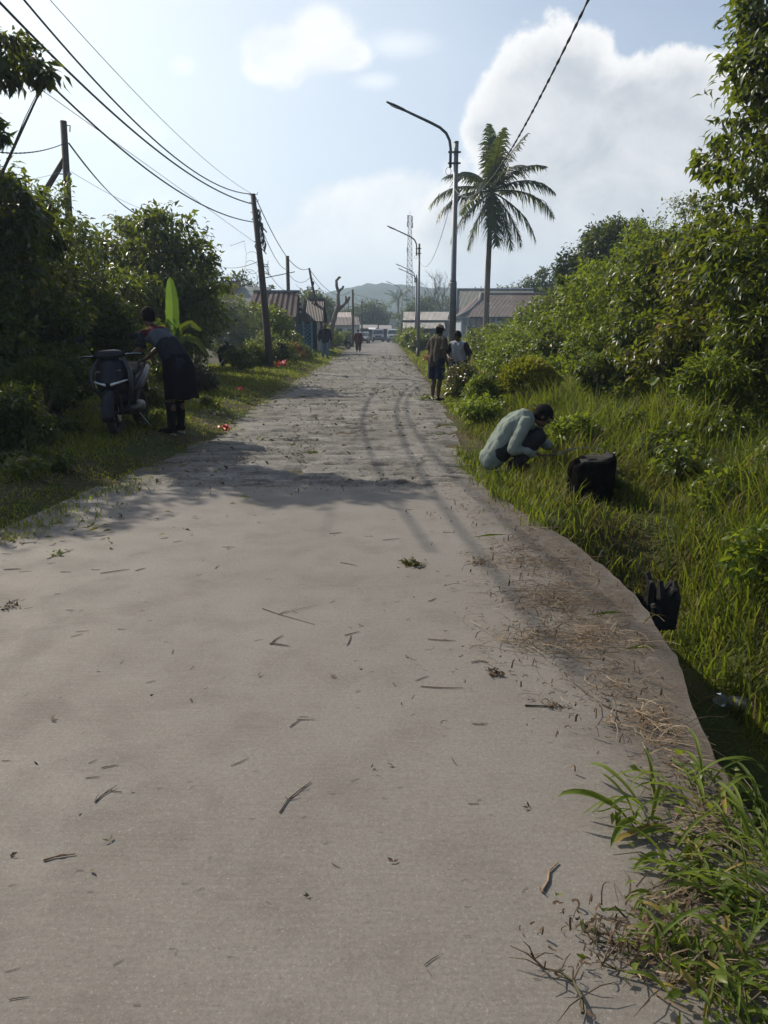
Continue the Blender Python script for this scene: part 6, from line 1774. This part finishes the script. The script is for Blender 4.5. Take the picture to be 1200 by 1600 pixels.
def cap_hat(mat, brim=.075, tilt=0.0, name='cap'):
    def f(C):
        hd, u, fd, Mh = C['hd'], C['u'], C['fd'], C['Mh']; rt_ = C['rt']
        mb = MB(); secs = []
        for t in np.linspace(0, 1.5, 9):
            c = hd + u * (.052 + .088 * math.sin(t)); rr = math.cos(t)
            secs.append([c + rt_ * .092 * rr * math.cos(a) + fd * (.108 * rr * math.sin(a) - .006) for a in np.linspace(0, 6.2832, 19)[:-1]])
        mb.loft(secs); mb.ell(hd + u * .142, (.008, .008, .006))
        o = mb.build(name, mat, C['root'], True)
        b = MB(); top = []; bot = []
        for a in np.linspace(.35, math.pi - .35, 11):
            top.append((hd + u * .055 + rt_ * .088 * math.cos(a) + fd * .10 * math.sin(a), hd + u * (.052 - .02 * math.sin(a)) + rt_ * .088 * math.cos(a) + fd * (.10 * math.sin(a) + brim * math.sin(a) ** .7)))
        vs = [q for p in top for q in p]; vs2 = [v - u * .005 for v in vs]; n = len(top)
        fs = [(2 * i, 2 * i + 1, 2 * i + 3, 2 * i + 2) for i in range(n - 1)] + [(2 * n + 2 * i, 2 * n + 2 * i + 2, 2 * n + 2 * i + 3, 2 * n + 2 * i + 1) for i in range(n - 1)] + [(2 * i + 1, 2 * n + 2 * i + 1, 2 * n + 2 * i + 3, 2 * i + 3) for i in range(n - 1)]
        b.add(vs + vs2, fs); b.build('brim', mat, o, True)
    return f
def boots(mat, top=.30, name='boot', sole=None):
    def f(C):
        V = C['V']
        for S_ in 'LR':
            k, a, t = V['k' + S_], V['a' + S_], V['t_' + S_]; mb = MB()
            if top > .02: mb.tube([a.lerp(k, top), a.lerp(k, top * .5) + Vector((0, .012, 0)), a], [.066, .062, .050], 14)
            mb.cap(a, a - Vector((0, -.03, .035)), .050, .046); mb.cap(a - Vector((0, -.01, .028)), t, .046, .038); mb.cap(t, t + (t - a).normalized() * .035 - Vector((0, 0, .004)), .040, .030)
            o = mb.blend(name, mat, C['root'], .009, 2)
            if sole:
                d = (t - a); d.z = 0; d.normalize(); sd = Vector((-d.y, d.x, 0)); c0 = Vector((a.x, a.y, 0)) - d * .075; L = (Vector((t.x, t.y, 0)) - c0).length + .06; s2 = MB(); out = []
                for q in range(14):
                    an = q / 14 * 6.283; out.append(c0 + d * (L / 2 + L / 2 * math.cos(an)) + sd * .047 * math.sin(an))
                zf = min(a.z, t.z) - .055; s2.loft([[Vector((p.x, p.y, zf)) for p in out], [Vector((p.x, p.y, zf + .024)) for p in out]]); s2.build('sole', sole, o)
    return f

def stand(lean=0.0, twist=0.0, sp=.10, stepL=0.0, stepR=0.0, armL=None, armR=None, head=(0, -1, -.05), hunch=0.0):
    """upright pose, front = -y; lean pushes the shoulders forward"""
    J = dict(pel=(0, 0, .93), hipL=(.10, 0, .87), hipR=(-.10, 0, .87), nk=(0, -lean, 1.41 - lean * .3), hd=(0, -lean * 1.3 - hunch, 1.57 - lean * .35), fd=head,
             sL=(.185, -lean + twist * .1, 1.35 - lean * .3), sR=(-.185, -lean - twist * .1, 1.35 - lean * .3),
             kL=(sp + .01, -.03 - stepL * .55, .47), kR=(-sp - .01, -.03 - stepR * .55, .47), aL=(sp, .02 - stepL, .085 + max(0, -stepL) * .25), aR=(-sp, .02 - stepR, .085 + max(0, -stepR) * .25))
    J['t_L'] = (J['aL'][0] + .03, J['aL'][1] - .15, .035); J['t_R'] = (J['aR'][0] - .03, J['aR'][1] - .15, .035)
    aL = armL or [(.25, -lean + .02, 1.08), (.26, -lean - .06, .84), (.26, -lean - .10, .70)]
    aR = armR or [(-.25, -lean + .02, 1.08), (-.26, -lean - .06, .84), (-.26, -lean - .10, .70)]
    J['eL'], J['wL'], J['hL'] = aL; J['eR'], J['wR'], J['hR'] = aR
    return J

# crouching man on the right verge
g0 = on_ground(800, 737)
J = dict(pel=(0, .235, .27), hipL=(.10, .20, .25), hipR=(-.10, .20, .25), nk=(0, -.13, .635), hd=(0, -.265, .655), fd=(-.05, -.80, -.55), up=(0, -.5, 1), mid=(0, .03, .075),
         sL=(.175, -.08, .60), sR=(-.175, -.06, .60), kL=(.20, -.23, .44), kR=(-.19, -.22, .43), aL=(.13, .03, .085), aR=(-.13, .05, .085), t_L=(.17, -.13, .035), t_R=(-.17, -.11, .035),
         eL=(.24, -.24, .37), wL=(.10, -.40, .27), hL=(.03, -.50, .20), eR=(-.25, .06, .31), wR=(-.17, -.20, .25), hR=(-.13, -.34, .20), nL=(0, .2, -1), nR=(0, .2, -1), tL=(-1, -.2, .2), tR=(1, -.2, .2))
g0.x += .05
person(g0, R(84), J, 'man in a mint green long sleeved shirt and black cap crouching in the grass',
       [shirt(cloth("mint_cloth", (.175, .205, .180), .10, 7), long=True, drop=.13, puff=.03), trousers(cloth("dark_trousers", (.020, .020, .024)), 1.9), cap_hat(cloth("black_cap", (.008, .008, .009)), .085), boots(cloth("black_rubber", (.012, .012, .013)), .0)], scale=.91, voxel=.007, curl=.9)
kn = MB(); Mk = Matrix.Translation(g0) @ Matrix.Rotation(R(84), 4, 'Z')
a_, b_ = Mk @ Vector((-.135, -.29, .205)), Mk @ Vector((-.06, -.86, .245)); dd_ = (b_ - a_).normalized()
kroot = empty('sickle', a_, 0, 'thin blade held in front of the crouching man', 'tool')
kn.tube([-dd_ * .05, dd_ * .10], .014, 8); kn.build('handle', DOORW, kroot, True)
kb = MB(); up_ = Vector((0, 0, 1)); pts = [dd_ * (.10 + .45 * t) + up_ * .05 * math.sin(t * 2.6) for t in np.linspace(0, 1, 9)]
vs = []
for i, p in enumerate(pts): w_ = .018 * (1 - .7 * i / 8); vs += [p + up_ * w_, p - up_ * w_, p + up_ * w_ + Vector((0, .003, 0)), p - up_ * w_ + Vector((0, .003, 0))]
kb.add(vs, [f for i in range(8) for f in ((4 * i, 4 * i + 1, 4 * i + 5, 4 * i + 4), (4 * i + 2, 4 * i + 6, 4 * i + 7, 4 * i + 3), (4 * i, 4 * i + 4, 4 * i + 6, 4 * i + 2), (4 * i + 1, 4 * i + 3, 4 * i + 7, 4 * i + 5))])
kb.build('blade', plain("worn_steel", (.30, .30, .29), .4, .8), kroot)

# man in blue shorts
g1 = on_ground(681, 626)
J = stand(lean=.05, hunch=.03, sp=.085, armL=[(.235, -.01, 1.06), (.215, -.16, .86), (.19, -.26, .76)], armR=[(-.245, .0, 1.07), (-.245, -.10, .83), (-.24, -.16, .68)], head=(.15, -1, -.18))
person(g1, R(132), J, 'barefoot man in brown shirt, cap and blue shorts standing at the road edge',
       [shirt(cloth("brown_cloth", (.070, .060, .048), .25), .75, drop=.06, puff=.03), trousers(cloth("navy_cloth", (.014, .018, .042)), .93, .028, 'shorts'), cap_hat(cloth("tan_cap", (.20, .16, .12)), .06)], scale=.985, voxel=.007)
# man in the pale shirt
g2 = at(D(718, 560, 18.4).x, 18.4)
J = stand(lean=.13, hunch=.05, sp=.11, armL=[(.29, -.08, 1.05), (.27, -.20, .82), (.25, -.26, .68)], armR=[(-.33, -.06, 1.10), (-.20, -.24, .98), (-.10, -.32, .92)], head=(-.35, -.9, -.35))
person(g2 + Vector((0, 0, -.10)), R(-22), J, 'man in a pale grey shirt with dark sleeves beside the nearest lamp post',
       [shirt(cloth("pale_grey_cloth", (.30, .32, .36), .08), .95, drop=.07, puff=.03, sleeve_mat=cloth("black_sleeve", (.016, .017, .022))), trousers(cloth("charcoal_cloth", (.025, .027, .032)), 1.9), cap_hat(cloth("dark_cap", (.014, .014, .018)), .055)], scale=.95, voxel=.008)
# person leaning over the scooter
g3 = on_ground(274, 676)
J = dict(pel=(0, .12, .95), hipL=(.10, .12, .89), hipR=(-.10, .12, .89), nk=(0, -.30, 1.345), hd=(-.02, -.37, 1.52), fd=(-.25, -.9, -.4), mid=(0, .05, .03),
         sL=(.185, -.30, 1.275), sR=(-.185, -.32, 1.275), kL=(.12, .06, .48), kR=(-.12, .0, .48), aL=(.13, .06, .085), aR=(-.14, -.03, .085), t_L=(.15, -.09, .035), t_R=(-.17, -.18, .035),
         eL=(.27, -.27, 1.10), wL=(.25, -.42, 1.03), hL=(.26, -.52, 1.06), eR=(-.22, -.40, 1.12), wR=(-.12, -.56, .97), hR=(-.08, -.68, .93), nL=(0, .3, -1), nR=(0, .3, -1))
def yoke(C, o):
    # maroon yoke, grey band, dark lower half: three cloths on the one shirt
    V = C['V']; ax = (V['nk'] - V['pel']).normalized(); L = (V['nk'] - V['pel']).length
    me = o.data
    for m in (cloth("grey_band", (.075, .085, .105)), cloth("dark_band", (.022, .023, .030))): me.materials.append(m)
    for p in me.polygons:
        t = (p.center - V['pel']).dot(ax) / L
        lat = abs((p.center - V['nk']).dot(C['lat']))
        p.material_index = 2 if t < .50 or (lat > .215 and t < 1.02) else (1 if t < .80 else 0)
person(g3, R(-118), J, 'person in maroon and grey shirt and dark skirt leaning over the scooter',
       [shirt(cloth("maroon_cloth", (.060, .016, .019)), .8, drop=.08, puff=.026, yoke=yoke), skirt(cloth("black_skirt", (.006, .006, .009)), .58, .03), boots(cloth("black_boot", (.010, .010, .011)), .86, sole=plain("pale_sole", (.35, .35, .34), .7))], scale=1.05, voxel=.008)
# person crouching on the left
g4 = on_ground(356, 577)
J = dict(pel=(0, .20, .36), hipL=(.11, .18, .33), hipR=(-.11, .18, .33), nk=(0, -.04, .80), hd=(0, -.10, .955), fd=(.1, -1, -.25), mid=(0, .05, .02), sL=(.18, -.02, .74), sR=(-.18, -.02, .74),
         kL=(.24, -.20, .46), kR=(-.24, -.20, .46), aL=(.17, -.02, .085), aR=(-.17, -.02, .085), t_L=(.22, -.17, .035), t_R=(-.22, -.17, .035), eL=(.30, -.14, .52), wL=(.14, -.30, .40), hL=(.06, -.38, .32), eR=(-.30, -.12, .52), wR=(-.18, -.30, .36), hR=(-.15, -.40, .28))
person(g4, R(15), J, 'person in dark clothes and a pale hat crouching by the bush on the left', [shirt(cloth("dark_brown_cloth", (.030, .024, .022)), .9, drop=.05), trousers(cloth("dark_cloth", (.020, .020, .022)), 1.9), cap_hat(cloth("grey_hat", (.22, .23, .22)), .06)], voxel=.012, scale=1.0)
st_ = MB(); q0 = g4 + Vector((-.22, -.42, .12)); st_.tube([q0, q0 + Vector((.16, -.03, .20)), q0 + Vector((.34, .02, .30))], [.012, .014, .010], 6)
tag(st_.build('bent_blade', plain("pale_steel", (.5, .5, .48), .4, .4)), 'pale bent blade held by the person crouching on the left', 'tool')
# person in jeans
g5 = on_ground(508, 560)
J = stand(lean=.02, sp=.10, stepL=.08, armL=[(.29, .03, 1.09), (.30, -.04, .86), (.29, -.09, .74)], armR=[(-.29, .03, 1.09), (-.30, -.04, .86), (-.29, -.09, .74)], head=(-.25, -1, -.15))
person(g5, R(12), J, 'person in a dark jacket, cap and blue jeans standing on the left verge', [shirt(cloth("dark_jacket", (.014, .016, .026)), long=True, drop=.08, puff=.045, name='jacket'), trousers(cloth("blue_jeans", (.10, .15, .20)), 1.95, .02), cap_hat(cloth("faded_cap", (.10, .10, .10)), .07), boots(cloth("dark_shoe", (.02, .02, .02)), .0, 'shoe')], voxel=.012, scale=1.1)
# person in red
g6 = on_ground(560, 550.5)
J = stand(lean=.03, sp=.10, stepL=.16, stepR=-.12, armL=[(.28, .06, 1.09), (.30, -.02, .86), (.30, -.08, .74)], armR=[(-.28, -.02, 1.09), (-.30, -.12, .87), (-.29, -.18, .76)], head=(0, -1, -.1))
person(g6, R(4), J, 'person in dark red shirt and trousers walking down the middle of the road', [shirt(cloth("dark_red_cloth", (.075, .016, .016)), long=True, drop=.14, puff=.05), trousers(cloth("dark_red_trousers", (.065, .018, .018)), 1.85, .045), boots(cloth("sandal", (.03, .02, .02)), .0, 'shoe')], voxel=.013, scale=.98)

# ------------------------------------------------------------------ scooter
def torus(mb, c, R0, r, n=36, m=10, sx=1.0):
    vs, fs = [], []
    for i in range(n):
        a = 6.2832 * i / n
        for j in range(m):
            b = 6.2832 * j / m; rr = R0 + r * math.cos(b)
            vs.append((c[0] + r * sx * math.sin(b), c[1] + rr * math.cos(a), c[2] + rr * math.sin(a)))
    for i in range(n):
        for j in range(m): fs.append((i * m + j, ((i + 1) % n) * m + j, ((i + 1) % n) * m + (j + 1) % m, i * m + (j + 1) % m))
    return mb.add(vs, fs)
def ring_sec(cx, cy, cz, w, h, ax='y', p=2.6, n=20):
    """super-ellipse section; ax = the axis the loft runs along"""
    out = []
    for k in range(n):
        a = 6.2832 * k / n; c, s = math.cos(a), math.sin(a)
        x = w * math.copysign(abs(c) ** (2 / p), c); z = h * math.copysign(abs(s) ** (2 / p), s)
        out.append(Vector((cx + x, cy, cz + z)) if ax == 'y' else Vector((cx + x, cy + z, cz)))
    return out
PAINT = plain("scooter_navy", (.010, .011, .018), .4, .0, var=.1, coat=.0, spec=.25)
PANEL = plain("scooter_silver", (.05, .053, .06), .45, .15, var=.05, coat=.0, spec=.3)
PLAS = plain("scooter_plastic", (.009, .009, .010), .6, spec=.2)
SEATM = plain("scooter_seat", (.008, .008, .009), .7, bump=.3, spec=.15)
CHROME = plain("scooter_steel", (.45, .45, .45), .25, .9)
def scooter(label):
    root = empty('scooter', (0, 0, 0), 0, label, 'scooter')
    for y, w in ((-.64, 1.0), (.64, 1.25)):
        t = MB(); torus(t, (0, y, .28), .235, .045, 40, 10, w); wh = t.build('front_wheel' if y < 0 else 'rear_wheel', RUB, root, True)
        r = MB(); torus(r, (0, y, .28), .175, .018, 32, 8, 1.4)
        for k in range(5):
            a = k * 1.2566 + .3; d = Vector((0, math.cos(a), math.sin(a))); n2 = Vector((0, -math.sin(a), math.cos(a)))
            c = Vector((0, y, .28)); r.tube([c + d * .03, c + d * .1 + n2 * .012, c + d * .17], [.016, .013, .012], 6)
        r.tube([(-.05, y, .28), (.05, y, .28)], .035, 12); r.build('rim', PLAS, wh, True)
        if y < 0: dsk = MB(); dsk.tube([(.055, y, .28), (.06, y, .28)], .09, 24); dsk.build('brake_disc', CHROME, wh)
    f = MB(); secs = []
    for a in np.linspace(R(-10), R(165), 16):
        c = Vector((0, -.64 + .325 * math.cos(math.pi - a) * 1.0, .28 + .325 * math.sin(a))); o = Vector((0, math.cos(math.pi - a), math.sin(a))); ww = .075
        secs.append([c + Vector((-ww, 0, 0)) - o * .05, c + Vector((-ww * .75, 0, 0)), c + o * .012, c + Vector((ww * .75, 0, 0)), c + Vector((ww, 0, 0)) - o * .05, c + Vector((ww * .7, 0, 0)) - o * .012, c - o * .004, c + Vector((-ww * .7, 0, 0)) - o * .012])
    f.loft(secs); f.build('front_fender', PAINT, root, True)
    fk = MB()
    for s in (-1, 1): fk.tube([(.075 * s, -.64, .28), (.075 * s, -.555, .52), (.06 * s, -.50, .66)], [.026, .026, .022], 8)
    fk.build('fork', PLAS, root, True)
    c = MB(); secs = []
    for z, w, yf, yb in ((.36, .10, -.44, -.36), (.46, .15, -.52, -.36), (.56, .19, -.62, -.37), (.64, .205, -.70, -.38), (.70, .21, -.715, -.385), (.78, .20, -.665, -.39), (.88, .175, -.59, -.395), (.95, .14, -.54, -.40), (.985, .10, -.50, -.42)):
        secs.append([Vector(p) for p in ((-w, yb, z), (-w, yb - .05, z), (-w * .82, yf + (yb - yf) * .42, z), (-w * .45, yf + (yb - yf) * .12, z), (0, yf, z), (w * .45, yf + (yb - yf) * .12, z), (w * .82, yf + (yb - yf) * .42, z), (w, yb - .05, z), (w, yb, z), (w * .5, yb + .015, z), (-w * .5, yb + .015, z))])
    c.loft(secs); c.build('front_cowl', PAINT, root, True)
    for s in (-1, 1):
        p = MB(); secs = []
        for z, x, y, ww in ((.50, .175, -.44, .015), (.60, .215, -.52, .05), (.72, .235, -.54, .07), (.84, .225, -.50, .055), (.95, .18, -.46, .03), (1.0, .14, -.44, .012)):
            secs.append([Vector((s * (x - .02), y - ww, z)), Vector((s * (x + .008), y - ww * .4, z)), Vector((s * (x + .010), y + ww * .5, z)), Vector((s * (x - .01), y + ww, z)), Vector((s * (x - .035), y, z))])
        p.loft(secs); p.build('side_fairing', PANEL, root, True)
        h = MB(); secs = []
        for t in np.linspace(0, 1, 6):
            q = Vector((s * (.03 + .165 * t), -.725 + .155 * t ** 1.3, .665 + .045 * t)); hh = .020 * (1 - .35 * t)
            secs.append([q + Vector((0, .03, -hh)), q + Vector((0, -.006, -hh * .6)), q + Vector((0, -.012, 0)), q + Vector((0, -.006, hh * .6)), q + Vector((0, .03, hh))])
        h.loft(secs); h.build('headlight', HEADL, root, True)
        i_ = MB(); i_.ell((s * .12, -.615, .83), (.035, .02, .014)); i_.build('turn_signal', plain("amber_lens", (.10, .05, .02), .2), root, True)
        g = MB(); g.tube([(s * .13, -.43, 1.02), (s * .23, -.41, 1.03), (s * .37, -.35, 1.02)], [.012, .017, .018], 9); g.build('grip', PLAS, root, True)
        l = MB(); l.tube([(s * .18, -.46, 1.03), (s * .28, -.465, 1.035), (s * .36, -.43, 1.025)], [.008, .007, .007], 6); l.build('brake_lever', CHROME, root)
        m = MB(); m.tube([(s * .17, -.44, 1.04), (s * .24, -.46, 1.16), (s * .27, -.46, 1.22)], .007, 6); m.ell((s * .30, -.465, 1.255), (.065, .016, .042)); mo = m.build('mirror', PLAS, root, True)
        gl = MB(); gl.ell((s * .30, -.453, 1.255), (.055, .008, .034)); gl.build('mirror_glass', CHROME, mo, True)
        sp = MB(); secs = []
        for y, x, z, hh in ((.0, .15, .56, .02), (.15, .178, .60, .085), (.40, .185, .68, .10), (.65, .17, .76, .085), (.88, .13, .83, .05), (1.0, .08, .86, .015)):
            secs.append([Vector((s * (x - .05), y, z - hh)), Vector((s * (x + .01), y, z - hh * .5)), Vector((s * (x + .016), y, z + hh * .3)), Vector((s * (x - .02), y, z + hh)), Vector((s * (x - .07), y, z))])
        sp.loft(secs); sp.build('side_panel', PANEL, root, True)
    hb = MB(); hb.loft([ring_sec(x, -.445, 1.02 + .012 * (1 - abs(x) / .16), .001 + 0 * x, .0) for x in ()] or [ring_sec(0, y, z, w, h) for y, z, w, h in ((-.54, 1.02, .05, .02), (-.52, 1.035, .13, .045), (-.46, 1.045, .165, .055), (-.40, 1.035, .14, .045), (-.37, 1.02, .08, .02))]); hb.build('handlebar_cover', PAINT, root, True)
    ds = MB(); ds.ell((0, -.40, 1.075), (.09, .045, .02)); ds.build('dashboard', PLAS, root, True)
    fl = MB(); fl.loft([ring_sec(0, y, z, w, h) for y, z, w, h in ((-.42, .33, .12, .06), (-.32, .31, .16, .055), (0, .31, .17, .055), (.08, .33, .15, .07))]); fl.build('floorboard', PLAS, root, True)
    rb_ = MB(); rb_.loft([ring_sec(0, y, z, w, h) for y, z, w, h in ((-.02, .50, .10, .18), (.06, .55, .145, .21), (.30, .63, .155, .16), (.60, .72, .145, .11), (.86, .79, .10, .06), (1.0, .83, .05, .03))]); rb_.build('rear_body', PAINT, root, True)
    se = MB(); se.loft([ring_sec(0, y, z, w, h) for y, z, w, h in ((-.05, .755, .06, .02), (.0, .77, .11, .035), (.2, .785, .135, .045), (.38, .80, .14, .045), (.46, .835, .14, .05), (.70, .86, .12, .045), (.86, .87, .07, .025))]); se.build('seat', SEATM, root, True)
    gr = MB(); gr.tube([(-.12, .70, .85), (-.11, .95, .90), (0, 1.03, .91), (.11, .95, .90), (.12, .70, .85)], .014, 8); gr.build('grab_rail', PLAS, root, True)
    tl = MB(); tl.ell((0, .985, .80), (.08, .04, .03)); tl.build('tail_light', TAILL, root, True)
    rf = MB(); rf.loft([ring_sec(0, y, z, w, h) for y, z, w, h in ((.80, .70, .07, .03), (.95, .60, .065, .015), (1.03, .46, .06, .012))]); rf.build('rear_fender', PLAS, root, True)
    en = MB(); en.loft([ring_sec(-.02, y, z, w, h) for y, z, w, h in ((.06, .30, .06, .06), (.16, .31, .12, .11), (.42, .30, .13, .10), (.66, .29, .10, .085), (.78, .28, .05, .05))]); en.build('engine', plain("engine_metal", (.06, .06, .062), .5, .5), root, True)
    ex = MB(); ex.tube([(-.12, .25, .22), (-.15, .50, .25), (-.16, .62, .29), (-.17, .98, .40)], [.02, .03, .058, .05], 12); ex.build('exhaust', PLAS, root, True)
    ks = MB(); ks.tube([(.10, .16, .22), (.20, .20, .02), (.24, .20, .012)], .012, 6); ks.build('kickstand', CHROME, root)
    np_ = MB(); np_.box((-.11, -.722, .50), (.11, -.714, .575)); np_.build('number_plate', PLAS, root)
    return root
fc = on_ground(184, 681)
fw = Vector((.06, -1, 0)).normalized()
sc = scooter('dark scooter with silver side panels parked under the trees on the left')
sc.scale = (1.14, 1, 1.03); sc.location = fc - fw * .64 + Vector((0, 0, -.01)); sc.rotation_euler = (0, R(-4), math.atan2(fw.x, -fw.y))
s2 = copy_tree(sc); s2.location = at(D(533, 548, 64).x, 64); s2.rotation_euler = (0, 0, R(75)); tag(s2, 'dark motorbike parked at the left verge beside the person in red')

# ------------------------------------------------------------------ stumps
def stump():
    p = Vector((1.83, 6.38, gzs(1.83, 6.38) - .02)); root = empty('tree_stump', p, 0, 'squat black tree stump with a flat cut top beside the crouching man', 'stump')
    rng = np.random.default_rng(8); secs = []
    for i, (z, s) in enumerate(((-.15, 1.25), (0, 1.12), (.08, 1.02), (.2, .98), (.32, .97), (.39, .99), (.40, .95))):
        secs.append([Vector((.185 * s * math.copysign(abs(math.cos(a)) ** .62, math.cos(a)) * (1 + .07 * math.sin(a * 7 + i * .4) + .05 * rng.normal()), .17 * s * math.copysign(abs(math.sin(a)) ** .62, math.sin(a)) * (1 + .05 * math.sin(a * 7)), z + (.035 * math.cos(a) + .012 * math.sin(a * 5)) * (i > 3))) for a in np.linspace(0, 6.2832, 37)[:-1]])
    mb = MB(); mb.loft(secs)
    for a in np.linspace(0, 6.28, 12)[:-1]: mb.cap((.17 * math.cos(a), .155 * math.sin(a), -.1), (.165 * math.cos(a), .15 * math.sin(a), .30 + .08 * math.sin(a * 2.3)), .05, .035, 8)
    mb.blend('trunk', plain("charred_bark", (.006, .0055, .005), 1.0, var=.5, scale=30, bump=1.0, bscale=40, spec=.0), root, .012, 1, .018)
    t = MB(); t.loft([[Vector((v.x * .9, v.y * .9, v.z - .02)) for v in secs[-1]], [Vector((v.x * .88, v.y * .88, v.z + .010)) for v in secs[-1]]]); t.build('cut_top', plain("old_cut_wood", (.009, .008, .007), 1.0, var=.4, scale=40), root)
stump()
def burnt():
    p = Vector((1.63, 4.18, -.20)); root = empty('tree_stump', p, 0, 'small burnt splintered stump at the edge of the drain', 'stump'); root.scale = (1.1, 1.1, 1.12)
    rng = np.random.default_rng(4); mb = MB()
    for i in range(22):
        a = rng.random() * 6.283; r = rng.uniform(.02, .085); h = rng.uniform(.10, .30); q = Vector((math.cos(a) * r, math.sin(a) * r, -.06))
        mb.tube([q, q + Vector((rng.normal() * .012, rng.normal() * .012, h * .6)), q + Vector((rng.normal() * .025 + math.cos(a) * .02, rng.normal() * .03, h * rng.uniform(.7, 1)))], [.036, .028, .014], 6)
    mb.build('trunk', plain("burnt_wood", (.008, .007, .006), .9, var=.5, scale=40, bump=1.0), root)
burnt()

def smoke(name, label, c, r, dens):
    m = bpy.data.materials.new("smoke"); m.use_nodes = True; k = NT(m.node_tree)
    for n in list(k.n): k.n.remove(n)
    v = k.new('ShaderNodeVolumePrincipled'); v.inputs['Color'].default_value = (.60, .74, .95, 1); v.inputs['Density'].default_value = dens; v.inputs['Anisotropy'].default_value = .2
    o = k.new('ShaderNodeOutputMaterial'); k.l.new(v.outputs[0], o.inputs['Volume'])
    mb = MB(); mb.ell((0, 0, 0), r, None, 24, 16); tag(mb.build(name, m, None, True, 0, c), label, 'smoke', kind='stuff')
smoke('smoke', 'thin blue smoke drifting in front of the rusty roofed house', (5.6, 44, 2.2), (3.0, 4.0, 2.6), .008)
smoke('smoke', 'thin blue smoke among the shrubs behind the crouching person on the left', (-6.6, 28.5, 1.3), (2.4, 2.5, 1.6), .014)

# ------------------------------------------------------------------ air
def haze():
    m = bpy.data.materials.new("haze"); m.use_nodes = True; k = NT(m.node_tree)
    for n in list(k.n): k.n.remove(n)
    v = k.new('ShaderNodeVolumePrincipled'); v.inputs['Color'].default_value = (.62, .80, 1.0, 1); v.inputs['Density'].default_value = HAZE; v.inputs['Anisotropy'].default_value = .35
    o = k.new('ShaderNodeOutputMaterial'); k.l.new(v.outputs[0], o.inputs['Volume'])
    mb = MB(); mb.box((-1700, -320, -3), (1700, 2700, 75)); tag(mb.build("haze", m), kind='stuff')
HAZE = .0009
haze()
